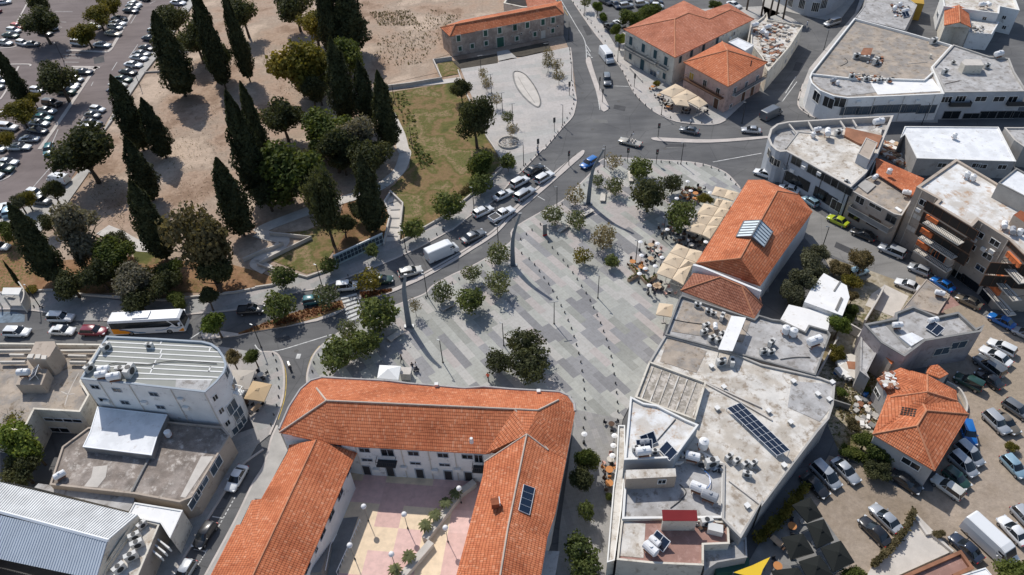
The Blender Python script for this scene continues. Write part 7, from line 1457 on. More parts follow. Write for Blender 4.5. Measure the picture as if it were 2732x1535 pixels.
# patio heaters / white shaded lamps
ht = empty('patio_heater'); MB().cyl((0, 0, 0), (0, 0, 2.2), .035).build('pole', 'grey_metal', ht, local=True); MB().cyl((0, 0, 0), (0, 0, .55), .2, .17, 10).build('base', 'dark_metal', ht, local=True); MB().cyl((0, 0, 2.15), (0, 0, 2.3), .42, .12, 12).build('reflector', 'white_metal', ht, local=True)
for s, l in (('G 1718,372', 'topmost of the upper terrace, nearest the kerb'), ('G 1748,462', 'among the orange chairs'), ('G 1612,535', 'left of the orange tables'), ('G 1572,612', 'above the lush green tree'), ('G 1522,835', 'below the lush green tree'), ('G 1893,955', 'in the dark gap between the two umbrella groups'), ('G 1935,480', 'left of the topmost umbrella'), ('G 1262,955', 'farthest left of the lower tables'), ('G 1427,970', 'top right among the lower tables'), ('G 1272,1085', 'by the tan table left of the lower terrace'), ('G 1470,1105', 'against the lower umbrellas'), ('G 1405,1188', 'at the left corner of the lower umbrellas'), ('G 1310,1212', 'beside the orange chair'), ('G 1253,1262', 'on the timber planter corner'), ('G 1347,1375', 'lowest, by the cream table'),
             ('O 720,80', 'beside the round-cornered roof in the alley'), ('O 1012,95', 'uppermost on the right of the alley'), ('O 1002,190', 'second on the right of the alley'), ('O 992,288', 'third on the right of the alley')):
    p = G1(s, 2.4); place(ht, (p.x, p.y, .13), 0, 'white-topped patio heater '+l, 'patio heater', 'patio heaters')
# ---------------------------------------------------------------- tables and chairs
mat('wood_pale', (.50, .36, .24), var=.2, scale=3); mat('wood_dark', (.10, .06, .04), var=.2); mat('orange_fabric', (.50, .22, .08)); mat('pink_fabric', (.55, .33, .27)); mat('chair_dark', (.03, .03, .035))
def table_proto(m, r=.5, sq=False):
    o = empty('cafe_table'); q = MB()
    if sq: q.box((0, 0, .74), (1.5, .8, .05))
    else: q.cyl((0, 0, .72), (0, 0, .76), r, r, 12)
    q.build('table_top', m, o, local=True); MB().cyl((0, 0, 0), (0, 0, .72), .05, .05, 6).cyl((0, 0, 0), (0, 0, .04), .28, .24, 8).build('leg', 'dark_metal', o, local=True); return o
def chair_proto(m):
    o = empty('cafe_chair'); MB().box((0, 0, .44), (.46, .46, .06)).build('seat', m, o, local=True); MB().box((-.21, 0, .70), (.05, .44, .46), 0, 0).build('backrest', m, o, local=True)
    for x in (-.2, .2):
        for y in (-.2, .2): MB().cyl((x, y, 0), (x*.95, y*.95, .43), .02, .02, 5).build('leg', 'dark_metal', o, local=True)
    return o
TP = {'pale': table_proto('wood_pale', .55), 'dark': table_proto('wood_dark', .45), 'orange': table_proto('orange_fabric', .55), 'long': table_proto('wood_pale', sq=True), 'white': table_proto('trim_stone', .5)}
CP = {'dark': chair_proto('chair_dark'), 'orange': chair_proto('orange_fabric'), 'pink': chair_proto('pink_fabric'), 'wood': chair_proto('wood_dark')}
TN = {'pale': 'pale wooden round', 'dark': 'dark round', 'orange': 'orange round', 'long': 'long pale wooden', 'white': 'stone-topped round'}
CN = {'dark': 'black', 'orange': 'orange', 'pink': 'salmon', 'wood': 'dark wooden'}
for s, t, c_, n, l in (('G 1360,1005', 'pale', 'wood', 4, 'at the top of the lower terrace'), ('G 1358,1135', 'pale', 'dark', 4, 'in the middle of the lower terrace'), ('G 1425,1060', 'white', 'pink', 3, 'next to the lower umbrellas'), ('G 1185,1165', 'orange', 'wood', 3, 'at the left end of the lower terrace'), ('G 1270,1215', 'orange', 'orange', 3, 'by the leftmost timber planters'), ('G 1420,1400', 'long', 'dark', 4, 'at the lower left under the cream canopies'), ('G 1545,1440', 'white', 'pink', 3, 'in the dark gap by the annex roof'), ('K 1420,20', 'long', 'wood', 4, 'lowest of the lower terrace'),
                       ('G 1690,525', 'orange', 'orange', 4, 'below the topmost heater'), ('G 1790,505', 'orange', 'dark', 4, 'beside the orange framed bench'), ('G 1785,560', 'orange', 'wood', 4, 'above the lush green tree'), ('G 1720,480', 'dark', 'pink', 3, 'close to the terrace railing'), ('G 1830,455', 'dark', 'dark', 4, 'at the railing corner'), ('G 1530,800', 'white', 'pink', 3, 'left of the lush green tree'), ('G 1580,870', 'dark', 'dark', 4, 'below the lush green tree'), ('G 1480,860', 'white', 'wood', 3, 'at the far left of the upper terrace'),
                       ('G 1680,900', 'dark', 'dark', 4, 'in the dark gap, left'), ('G 1770,940', 'dark', 'dark', 4, 'in the dark gap, middle'), ('G 1840,980', 'dark', 'dark', 4, 'in the dark gap, right'), ('G 1640,960', 'dark', 'wood', 3, 'in the dark gap, lower left'), ('G 1750,1000', 'white', 'dark', 3, 'in front of the lower umbrellas'),
                       ('C 1380,850', 'orange', 'orange', 2, 'by the potted yellow shrub'), ('C 1440,930', 'pale', 'dark', 4, 'left of the tan umbrellas'), ('C 1490,990', 'dark', 'dark', 4, 'behind the kerb lamp before the pink house'), ('C 1530,1040', 'orange', 'wood', 4, 'at the front of the tan umbrellas'), ('C 1700,1080', 'dark', 'dark', 4, 'under the front tan umbrella'), ('C 1880,1060', 'white', 'dark', 3, 'beside the pink house corner'),
                       ('O 970,340', 'white', 'pink', 3, 'with salmon chairs in the alley'), ('O 960,440', 'orange', 'orange', 3, 'upper orange one in the alley'), ('O 958,570', 'orange', 'wood', 3, 'lower orange one in the alley'), ('O 980,0', 'dark', 'dark', 3, 'at the top of the alley'),
                       ('P 290,985', 'orange', 'dark', 2, 'by the hedge near the black umbrellas'), ('P 140,1130', 'long', 'wood', 2, 'left of the black umbrellas'), ('P 150,1370', 'orange', 'dark', 2, 'beside the yellow sail'), ('J 20,1200', 'long', 'dark', 2, 'below the sandy umbrella'), ('J 60,880', 'white', 'dark', 4, 'under the young tree by the side street'), ('I 2380,1150', 'dark', 'dark', 3, 'between the umbrellas and the office')):
    p = G1(s, .5); a0 = random.random()*3; place(TP[t], (p.x, p.y, .14), a0, f'{TN[t]} cafe table {l}', 'table', 'cafe tables')
    for i in range(n):
        a = a0+2*math.pi*i/n; r = .95 if t != 'long' else 1.05; place(CP[c_], (p.x+math.cos(a)*r, p.y+math.sin(a)*r, .14), a+math.pi, f'{CN[c_]} chair at the {TN[t]} table {l}', 'chair', f'chairs at the table {l}')
def planter(a, b_, label, m='wood_pale', h=.7):
    A, B_ = G1(a, h), G1(b_, h); d = B_-A; c = (A+B_)/2; ang = math.atan2(d.y, d.x); o = empty('planter', (c.x, c.y, .13), label, 'planter', 'planters of the terraces'); MB().box((c.x, c.y, .13+h/2), (d.length, .5, h), ang).build('box', m, o)
    n = 60; t = RNG.random(n)[:, None]; P = np.array(A)*(1-t)+np.array(B_)*t; P[:, :2] += RNG.normal(size=(n, 2))*.12; P[:, 2] = h+.15+.2*RNG.random(n); P -= np.array((c.x, c.y, .13)); ob = bpy.data.objects.new('foliage', leaf_mesh('foliage', P, np.tile([0, 0, 1.0], (n, 1)), np.full(n, .14), 'leaf_green')); COL.objects.link(ob); ob.parent = o
planter('G 1145,1325', 'G 1235,1270', 'timber planter at the lower left tip of the lower terrace'); planter('G 1165,1180', 'G 1235,1262', 'timber planter running down to the heater corner'); planter('G 1265,1280', 'G 1320,1340', 'timber planter in the middle of the zigzag'); planter('G 1320,1350', 'G 1415,1280', 'timber planter reaching the lower umbrellas'); planter('G 1620,570', 'G 1760,620', 'timber planter below the orange tables')
planter('G 1690,430', 'G 1850,470', 'dark planter rail at the top of the upper terrace', 'wood_dark')
mh = MB().cyl((0, 0, 0), (0, 0, .008), .38, .38, 14).build('manhole_cover', 'kerb_dark')
for s, l in (('C 800,1250', 'in the middle of the junction'), ('C 700,900', 'left of the traffic island'), ('C 1050,980', 'right of the traffic island'), ('J 400,640', 'in the side street mouth'), ('F 2050,1060', 'south of the median'), ('H 1000,1100', 'in the market street'), ('G 1500,60', 'facing the right island'), ('D 420,560', 'in the far street'), ('I 420,300', 'near the left edge of the main road')):
    p = G1(s, 0); place(mh, (p.x, p.y, .004), 0, 'round iron cover '+l, 'manhole cover', 'manhole covers')
# ---------------------------------------------------------------- bus shelter, bin
o = empty('bus_shelter', G1('I 150,190', .13), 'white flat-topped bus shelter with a curved back wall at the left edge', 'bus shelter'); MB().prism(G('I 15,92 30,28 212,28 182,95', 2.7), 2.5, 2.7, bottom=True).build('roof', 'trim_white', o)
q = MB(); ribbon(q, smooth_line(G('I 215,25 262,100 265,170 240,235', 1.0), 4), .2, .13, 2.4); q.build('wall', 'trim_stone', o); q = MB(); ribbon(q, G('I 60,100 130,110', .6), .5, .5, .6); q.build('bench', 'concrete', o)
for s in ('I 105,215', 'I 20,215'): p = G1(s, .13); MB().box((p.x, p.y, 1.3), (.2, .2, 2.4)).build('post', 'trim_stone', o)
o = empty('skip', G1('O 2140,1360', 0), 'big dark green container at the bottom edge', 'container'); MB().prism(G('O 1960,1318 2305,1275 2312,1350 2290,1400 2000,1425', 1.9), 0, 1.9).build('body', 'trim_green', o); MB().prism(G('O 1990,1325 2280,1290 2270,1345 2010,1370', 1.95), 1.9, 1.97).build('lid', 'trim_green', o)
# ---------------------------------------------------------------- rooftop equipment
mat('tank_white', (.76, .76, .76), rough=.5, var=.06); mat('tank_grey', (.34, .35, .37), rough=.5, var=.1); mat('solar', (.012, .022, .045), rough=.2, spec=.6); mat('ac_case', (.60, .59, .56), rough=.6, var=.06)
def tank_proto(hor, m):
    o = empty('water_tank'); q = MB()
    if hor: q.cyl((-.75, 0, .95), (.75, 0, .95), .5, .5, 14); q.cyl((-.85, 0, .95), (-.75, 0, .95), .3, .5, 14); q.cyl((.75, 0, .95), (.85, 0, .95), .5, .3, 14)
    else: q.cyl((0, 0, .35), (0, 0, 1.45), .58, .58, 14); q.cyl((0, 0, 1.45), (0, 0, 1.65), .58, .25, 14)
    q.build('drum', m, o, local=True); s = MB()
    for x in (-.5, .5):
        for y in (-.38, .38): s.cyl((x, y, 0), (x, y, .5), .035, .035, 5)
    s.box((0, 0, .42), (1.2, .9, .05)); s.build('stand', 'rust', o, local=True); MB().cyl((0, 0, 1.42 if hor else 1.63), (0, 0, 1.55 if hor else 1.75), .18, .18, 10).build('lid', m, o, local=True); return o
TK = {('h', 'w'): tank_proto(1, 'tank_white'), ('v', 'w'): tank_proto(0, 'tank_white'), ('h', 'g'): tank_proto(1, 'tank_grey')}
for s, z, k, c_, a, sc, l in (('I 1000,815', 10.7, 'h', 'w', 10, 1.1, 'rearmost of three on the striped roof'), ('I 975,865', 10.7, 'h', 'w', 10, 1.1, 'left of the front pair on the striped roof'), ('I 1095,885', 10.7, 'h', 'w', 10, 1.25, 'largest, at the front of the striped roof'), ('L 235,435', 5.2, 'v', 'w', 0, 1.15, 'left of the upright pair on the grey flat block'), ('L 308,460', 5.2, 'v', 'w', 0, 1.15, 'right of the upright pair on the grey flat block'), ('L 512,540', 5.3, 'h', 'w', 20, 1.5, 'big, at the right corner of the grey flat block'),
    ('L 1312,388', 6.0, 'h', 'w', 0, 1.0, 'left one on the angular grey house'), ('L 1657,342', 6.2, 'h', 'w', 10, 1.0, 'right one on the angular grey house'), ('H 1098,335', 6.5, 'h', 'w', 40, .9, 'beside the square skylight'), ('H 1235,280', 7.4, 'v', 'w', 0, .9, 'on a stand over the orange lean-to roof'), ('H 1402,485', 6.6, 'h', 'w', -25, 1.0, 'at the foot of the orange lean-to roof'), ('H 1985,312', 11.5, 'v', 'w', 0, .95, 'left of the pair on the apartment roof'), ('H 2042,340', 11.5, 'v', 'w', 0, .95, 'right of the pair on the apartment roof'),
    ('H 2345,795', 11.5, 'h', 'w', 60, 1.0, 'uppermost at the apartment roof edge'), ('H 2425,850', 11.5, 'h', 'g', 60, 1.0, 'grey one at the apartment roof edge'), ('H 2492,865', 11.5, 'v', 'w', 0, .9, 'upright one at the apartment roof edge'), ('D 500,1300', 7.1, 'v', 'w', 0, .85, 'upright one on the wedge building'), ('D 540,1250', 7.0, 'h', 'w', 10, 1.0, 'lying one behind on the wedge building'), ('D 640,1275', 7.4, 'h', 'w', 70, 1.3, 'on the highest stand of the wedge building'), ('D 1130,1175', 6.4, 'h', 'w', 10, 1.5, 'biggest, at the pointed end of the wedge building'),
    ('D 1865,1310', 3.9, 'v', 'w', 0, .9, 'alone on the white-roofed house'), ('D 2290,520', 6.3, 'h', 'w', 20, 1.4, 'at the far corner of the grey office roof'), ('D 695,775', 5.9, 'h', 'g', 20, 1.0, 'grey, on the rounded shop corner'), ('D 735,800', 5.9, 'v', 'w', 0, .8, 'small, on the rounded shop corner'), ('D 1285,80', 4.9, 'h', 'w', 60, 1.2, 'left of the heap on the top grey roof'), ('D 1390,105', 4.9, 'h', 'w', 20, 1.2, 'right of the heap on the top grey roof'), ('D 1335,45', 4.9, 'v', 'w', 0, 1.0, 'topmost of the heap on the top grey roof'),
    ('D 2130,45', 6.0, 'h', 'w', 0, 1.2, 'left of the corner white blocks'), ('D 2190,40', 6.0, 'h', 'w', 90, 1.1, 'right of the corner white blocks'), ('O 1290,250', 7.3, 'h', 'w', 5, 1.3, 'lowest on the white-roofed block'), ('O 1300,160', 7.3, 'h', 'g', 5, .9, 'grey one behind it on the white-roofed block'), ('O 1870,180', 5.3, 'v', 'w', 0, 1.3, 'large upright one right of the white-roofed block'), ('O 1765,300', 5.0, 'h', 'w', -20, 1.3, 'lying below the large upright one'), ('O 1820,600', 4.9, 'h', 'w', -30, 1.4, 'with the grey drum on the beige terrace'), ('O 1930,680', 4.9, 'h', 'g', -30, 1.4, 'long grey drum on the beige terrace'),
    ('O 1360,1190', 4.7, 'h', 'w', -50, 1.3, 'front drum of the terracotta terrace'), ('O 1400,1120', 4.7, 'h', 'w', -50, 1.0, 'thinner drum of the terracotta terrace'), ('I 225,845', 6.7, 'h', 'w', 0, 1.2, 'on the brown terrace building at the left'), ('L 1720,80', 3.5, 'h', 'w', -25, 1.0, 'single one on the plain brown shed roof'), ('M 575,480', 4.1, 'h', 'w', 40, 1.0, 'at the left end of the stained roof'), ('C 2370,240', 6.0, 'h', 'w', 20, 1.2, 'at the left end of the cluttered roof'), ('C 2440,300', 4.9, 'h', 'w', 60, 1.2, 'second on the cluttered roof'), ('C 2480,330', 4.9, 'v', 'w', 0, 1.0, 'upright on the cluttered roof'), ('D 60,260', 4.9, 'h', 'w', 20, 1.2, 'in the middle of the cluttered roof'), ('D 30,310', 4.9, 'h', 'w', 80, 1.0, 'lowest of the cluttered roof'), ('M 1620,80', 4.1, 'v', 'w', 0, .9, 'by itself in the shade on the stained roof'), ('K 1985,400', 5.3, 'h', 'w', 80, .8, 'small, among the air conditioners of the grey flat block'), ('D 460,20', 7.2, 'h', 'w', 0, .01, '')):
    if not l: continue
    sc *= .86
    p = G1(s, z+.9*sc); place(TK[(k, c_)], (p.x, p.y, z), math.radians(a), 'water tank '+l, 'water tank', 'rooftop water tanks', sc)
ac = empty('air_conditioner'); MB().box((0, 0, .42), (.95, .4, .75)).build('case', 'ac_case', ac, local=True); MB().cyl((0, -.21, .42), (0, -.225, .42), .27, .27, 12).build('fan_grille', 'dark_metal', ac, local=True); MB().cyl((0, 0, .8), (0, 0, .82), .2, .2, 10).build('top_grille', 'dark_metal', ac, local=True)
for s, z, a, sc, l in (('K 1895,395', 5.2, 20, 1.2, 'topmost of the cluster on the grey flat block'), ('K 1875,455', 5.2, 20, 1.2, 'second of the cluster on the grey flat block'), ('K 1950,515', 5.2, 20, 1.2, 'third of the cluster on the grey flat block'), ('K 2015,535', 5.2, 20, 1.2, 'lowest of the cluster on the grey flat block'), ('K 2050,475', 5.2, 20, 1.1, 'nearest the white canopy'), ('K 1815,195', 5.2, -20, 1.1, 'at the wall under the browned tiles, left'), ('K 1920,255', 5.2, -20, 1.1, 'at the wall under the browned tiles, middle'), ('K 1965,280', 5.2, -20, 1.0, 'at the wall under the browned tiles, right'), ('K 2050,310', 5.2, 60, 1.3, 'large duct box beside the canopy top'),
    ('K 2450,640', 5.2, 10, 1.2, 'beside the two upright tanks'), ('L 20,645', 5.2, 10, 1.2, 'lower one beside the two upright tanks'), ('L 95,560', 5.2, 40, 1.3, 'large unit left of the big tank'), ('L 90,650', 5.2, 10, 1.2, 'front unit left of the big tank'), ('K 2040,745', 5.1, 10, 1.5, 'left of the pair below the canopy'), ('K 2145,745', 5.1, 80, 1.4, 'right of the pair below the canopy'),
    ('O 2115,305', 5.1, 30, 1.2, 'first of four in line below the solar array'), ('O 2190,345', 5.1, 30, 1.2, 'second of four in line below the solar array'), ('O 2275,375', 5.1, 30, 1.2, 'third of four in line below the solar array'), ('O 2350,370', 5.1, 30, 1.2, 'fourth of four in line below the solar array'), ('O 2290,470', 5.1, -20, 1.2, 'apart from the line of four'),
    ('M 1325,1145', 3.6, 30, 1.5, 'middle one on the narrow service terrace'), ('M 1265,1265', 3.6, 30, 1.5, 'lower one on the narrow service terrace'), ('M 1300,1070', 3.6, 30, 1.4, 'upper one on the narrow service terrace'), ('M 1150,1380', 3.6, 50, 1.5, 'lowest one on the narrow service terrace'), ('M 1370,960', 3.6, 50, 1.2, 'by the white roof on the service terrace'), ('I 860,800', 10.7, 60, 1.4, 'at the left edge of the striped roof'), ('I 1250,830', 10.7, 80, 1.9, 'tall unit right of the tanks on the striped roof'), ('I 1170,820', 10.7, 0, 1.5, 'dark unit behind the tanks on the striped roof'), ('I 1440,585', 10.7, 0, 1.1, 'alone at the middle of the striped roof'), ('I 1020,600', 10.7, 60, 1.4, 'at the top left corner of the striped roof'),
    ('D 870,735', 6.2, 0, 1.3, 'left of the row on the shop block'), ('D 1010,760', 6.0, 0, 1.2, 'second of the row on the shop block'), ('D 1130,775', 6.0, 0, 1.1, 'third of the row on the shop block'), ('D 1230,775', 6.0, 0, 1.1, 'fourth of the row on the shop block'), ('D 915,540', 5.9, 0, 1.6, 'left of the rusty roof panel'), ('D 1010,560', 5.9, 0, 1.4, 'below the rusty roof panel'), ('D 1100,590', 5.9, 40, 1.8, 'right of the rusty roof panel'), ('D 1770,690', 6.3, 20, 1.5, 'beside the stair room of the grey office'), ('D 1850,600', 6.3, 0, 1.0, 'small one on the grey office roof'), ('D 2175,635', 6.3, 10, 1.4, 'right of the stair room of the grey office'), ('D 1660,395', 5.9, 20, 1.8, 'at the back parapet of the brown roof'),
    ('O 1690,290', 5.0, 20, 1.2, 'in the corner by the lying tank'), ('O 1950,360', 5.0, 10, 1.8, 'above the hoses of the beige terrace'), ('O 1900,930', 4.7, 10, 1.5, 'beside the red sheet roof'), ('O 1220,225', 7.3, 0, 1.1, 'left of the lowest tank'), ('O 1400,255', 7.3, 0, 1.1, 'right of the lowest tank'), ('H 820,380', 6.7, -30, 1.0, 'at the near corner of the wedge roof'), ('D 740,1280', 7.1, 10, 1.5, 'right of the high tank on the wedge building')):
    p = G1(s, z+.4*sc); place(ac, (p.x, p.y, z), math.radians(a), 'air conditioner '+l, 'air conditioner', 'rooftop air conditioners', sc)
vt = empty('roof_vent'); MB().box((0, 0, .2), (.5, .5, .4)).build('case', 'trim_stone', vt, local=True); MB().box((0, 0, .44), (.65, .65, .07)).build('cap', 'trim_white', vt, local=True)
for s, z, l in (('K 2065,990', 5.1, 'beside the top end of the solar array'), ('K 2000,1195', 5.1, 'left of the solar array'), ('L 305,935', 5.1, 'near the curved back parapet'), ('L 540,1058', 5.1, 'in the middle of the paved patch'), ('L 650,1110', 5.1, 'at the right parapet'), ('L 278,1330', 5.1, 'on the long ridge line'), ('L 65,1222', 5.1, 'above the solar array'), ('P 215,390', 5.1, 'below the end of the solar array'), ('L 680,945', 5.1, 'at the back right corner'), ('K 1945,790', 5.1, 'under the white canopy'), ('O 2290,780', 5.1, 'at the narrow bottom end')):
    p = G1(s, z+.2); place(vt, (p.x, p.y, z), .5, 'small roof vent '+l+' of the biggest flat roof', 'roof vent', 'roof vents')
# solar arrays
def panels(name, corners, nu, nv, label, gap=.03, th=.06, lift=0):
    A, B_, C_, D_ = [G1(c, z) for c, z in corners]; o = empty(name, (A.x, A.y, min(A.z, C_.z)), label, 'solar panels'); n = (B_-A).cross(D_-A).normalized(); n = n if n.z > 0 else -n; fr = MB()
    P = lambda u, v: (A*(1-u)+B_*u)*(1-v)+(D_*(1-u)+C_*u)*v
    for i in range(nu):
        for j in range(nv):
            u0, u1, v0, v1 = (i+gap)/nu, (i+1-gap)/nu, (j+gap)/nv, (j+1-gap)/nv; q = [P(u0, v0), P(u1, v0), P(u1, v1), P(u0, v1)]
            mb = MB(); mb.add([p+n*th for p in q]+q, [(0, 1, 2, 3), (0, 4, 5, 1), (1, 5, 6, 2), (2, 6, 7, 3), (3, 7, 4, 0)]); mb.build('panel', 'solar', o)
    for i in range(nu+1): fr.cyl(P(i/nu, 0)+n*.03, P(i/nu, 1)+n*.03, .045, .045, 4)
    for j in range(nv+1): fr.cyl(P(0, j/nv)+n*.03, P(1, j/nv)+n*.03, .045, .045, 4)
    if lift:
        for u_ in (0, .33, .66, 1):
            for v_ in (0, 1): p = P(u_, v_); fr.cyl((p.x, p.y, lift), p, .05, .05, 4)
    fr.build('frame', 'white_metal', o)
panels('solar_array', (('K 2098,1192', 5.7), ('P 150,292', 5.7), ('P 272,238', 6.6), ('K 2228,1140', 6.6)), 8, 3, 'long dark solar array crossing the biggest flat roof', lift=5.1)
er = [c for c in bpy.data.objects['courtyard_building'].children if c.name.startswith('roof')][-1]
zz = lambda q: (q, surf(er, ppx(q)[0], .12).z)
panels('solar_array', tuple(zz(q) for q in ('O 85,820', 'O 135,572', 'O 242,610', 'O 190,865')), 4, 1, 'four framed solar panels on the orange east wing roof')
for s, z, a, l in (('O 1530,250', 7.3, -60, 'right of the tanks on the white-roofed block'), ('O 1450,1120', 4.7, -50, 'with twin panes on the terracotta terrace'), ('O 1300,200', 7.3, 0, 'behind the lowest tank on the white-roofed block'), ('I 330,850', 6.7, -80, 'on the brown terrace building'), ('O 1340,140', 7.3, 20, 'small one at the alley side of the white-roofed block'), ('D 1390,140', 4.9, 20, 'on the top grey roof'), ('L 1670,420', 6.0, -60, 'on the angular grey house')):
    p = G1(s, z+.6); o = empty('solar_heater', (0, 0, 0), 'solar water heater panel '+l, 'solar heater', 'solar water heaters')
    MB().add([(-1, -.6, .2), (1, -.6, .2), (1, .6, 1.1), (-1, .6, 1.1), (-1, -.6, .12), (1, -.6, .12), (1, .6, 1.02), (-1, .6, 1.02)], [(0, 1, 2, 3), (7, 6, 5, 4), (0, 4, 5, 1), (1, 5, 6, 2), (2, 6, 7, 3), (3, 7, 4, 0)]).build('panel', 'solar', o, local=True)
    q = MB(); q.tube([Vector((-1, -.6, .23)), Vector((1, -.6, .23)), Vector((1, .6, 1.13)), Vector((-1, .6, 1.13)), Vector((-1, -.6, .23))], .05, 4); q.tube([Vector((0, -.6, .23)), Vector((0, .6, 1.13))], .04, 4)
    for x in (-.9, .9): q.cyl((x, .55, 0), (x, .55, 1.05), .03)
    q.build('frame', 'white_metal', o, local=True); o.location = (p.x, p.y, z); o.rotation_euler = (0, 0, math.radians(a))
# odds and ends on roofs: pipes, rubble, rusty panel, hatch
def tagp(mb, name, m, label, cat): return tag(mb.build(name, m), label, cat)
for s, z, l, m_ in (('O 1550,800 1650,720 1700,640 1640,570', 4.88, 'thin dark hose over the beige terrace', 'dark_metal'), ('O 1900,620 1935,560 1920,480 1880,440', 5.2, 'blue hose hanging from the tank group', 'paint_blue'), ('L 180,720 330,700 470,700', 5.25, 'cable looped over the grey flat block', 'dark_metal'), ('K 1560,330 1700,360 1860,380', 5.25, 'cable across the brown coated roof', 'dark_metal'), ('I 1050,770 1150,755 1400,770 1700,735 2090,760', 10.85, 'long dark cable crossing the striped roof', 'dark_metal'), ('D 800,560 830,600 760,640', 5.9, 'pipe scrap lying on the brown roof', 'dark_metal'), ('D 1770,810 1910,780', 6.35, 'dark plank on the grey office roof', 'wood_dark'), ('O 1390,180 1480,80 1600,-60', 7.35, 'winding crack sealer line on the white roof', 'dark_metal'), ('D 1400,620 1600,600', 5.9, 'pale plank on the brown roof', 'trim_stone')):
    tagp(MB().tube(smooth_line(G(s, z), 5), .06, 5), 'cable', m_, l, 'cable')
def rubble(name, s, z, n, sizes, mats, label, kind=None):
    q = MB(); c = G(s, z); T_ = geometry.tessellate_polygon([c])
    for _ in range(n):
        t = random.choice(T_); a, b_ = random.random(), random.random()
        if a+b_ > 1: a, b_ = 1-a, 1-b_
        v = c[t[0]]+(c[t[1]]-c[t[0]])*a+(c[t[2]]-c[t[0]])*b_; q.mi = random.randrange(len(mats)); w_ = random.uniform(*sizes); q.box((v.x, v.y, z+w_*.2), (w_, w_*random.uniform(.3, 1), w_*.4), random.random()*3)
    o = q.build(name, mats); return tag(o, label, 'rubble', kind='stuff')
rubble('roof_clutter', 'C 2360,300 2460,230 D 330,260 220,480 60,640 C 2460,560 2420,420', 4.75, 260, (.25, 1.2), ['trim_stone', 'ac_case', 'rust', 'roof_pale', 'plaster_tan'], 'scrap, boards and rubble heaped on the low building roof')
rubble('rubble', 'H 1180,0 1340,20 1440,260 1290,200 1150,100', .0, 160, (.3, 1.3), ['trim_stone', 'wood_pale', 'rust', 'trim_white'], 'heap of broken timber and blocks behind the white-roofed house')
rubble('broken_tiles', 'L 1170,850 1260,840 1320,990 1230,1010 1120,930', 5.3, 160, (.2, .6), ['trim_white', 'trim_stone', 'tile_faded', 'rust'], 'broken tiles scattered on the faceted roof')
rubble('rubble', 'L 740,760 880,720 950,850 1000,900 860,920 760,860', .6, 90, (.3, 1.6), ['trim_stone', 'trim_white', 'concrete', 'rust', 'concrete_dark'], 'sheets and junk piled in the yard beside the angular house')
rubble('rubble', 'L 960,1000 1120,1020 1180,1180 1100,1400 860,1380 880,1200', .1, 120, (.2, .9), ['trim_stone', 'concrete', 'rust', 'concrete_dark', 'trim_white'], 'litter strewn over the yard left of the faceted house')
rubble('roof_clutter', 'D 900,560 1180,560 1160,620 1080,640 1000,600', 5.9, 50, (.2, .9), ['rust', 'trim_stone', 'tank_grey', 'dark_metal'], 'scrap metal around the rusty roof panel')
rubble('roof_clutter', 'D 850,700 1280,760 1240,800 860,770', 6.2, 60, (.2, .8), ['rust', 'trim_stone', 'tank_grey', 'dark_metal'], 'pipes and boxes along the ledge of the shop block')
rubble('roof_clutter', 'D 2020,230 2140,260 2120,340 2020,310', 4.3, 40, (.2, .7), ['trim_white', 'trim_stone', 'tank_grey', 'dark_metal'], 'junk on the lower white block')
rubble('roof_clutter', 'D 1240,40 1420,60 1400,170 1280,160', 4.9, 70, (.2, .7), ['rust', 'trim_stone', 'tank_grey', 'dark_metal', 'tank_white'], 'pipes and fittings heaped round the tanks of the top grey roof')
rubble('roof_clutter', 'O 1700,900 2050,900 2060,1020 1850,1010', 4.75, 40, (.2, .7), ['rust', 'trim_white', 'tank_grey', 'dark_metal', 'wood_dark'], 'boxes stacked beside the red shelter')
rubble('roof_clutter', 'O 1830,300 2040,360 2050,440 1840,420', 4.9, 60, (.2, .8), ['trim_white', 'tank_grey', 'dark_metal', 'trim_stone'], 'pipework crowding the corner of the beige terrace')
o = empty('rust_panel', G1('D 1030,490', 6.0), 'ribbed rusty red roof panel in the middle of the dusty brown roof', 'roof panel'); MB().prism(G('D 985,462 1075,465 1050,540 950,525', 7.0), 6.9, 7.0, bottom=True).build('panel', 'rust', o); MB().prism(G('D 960,520 1045,535 1045,560 955,545', 6.9), 5.9, 6.9).build('wall', 'concrete_dark', o)
o = empty('roof_hatch', G1('N 2310,740', 9.0), 'small white-framed open hatch sticking out of the orange east wing roof', 'hatch'); p = G1('N 2320,735', 9.3); MB().box((p.x, p.y, 8.9), (1.0, .9, .9), .1).build('box', 'tile_orange', o); MB().box((p.x+.5, p.y, 9.3), (.1, .9, .6), .1).build('lid', 'trim_white', o)
o = empty('roof_hatch', G1('O 1950,960', 5.0), 'white square table-like box on the terracotta terrace', 'box'); MB().prism(G('O 1918,930 2060,962 2060,1040 1915,1005', 5.7), 4.7, 5.7).build('box', 'ac_case', o)
o = empty('metal_awning', G1('L 1000,600', 3.0), 'blue and orange barrels in the cluttered yard', 'barrel')
for s, m_ in (('L 1000,1060', 'paint_blue'), ('L 720,840', 'paint_blue'), ('L 940,780', 'paint_red')): p = G1(s, .4); MB().cyl((p.x, p.y, .03), (p.x, p.y, .9), .35, .35, 12).build('barrel', m_, o)
# old car hulks under the trees
put(car_proto('hatchback', 'paleblue', True), 'L 830,-90', 'L 1020,-150', 'light blue car hulk between the rusty shrubs', 'car', None, .03, .5)
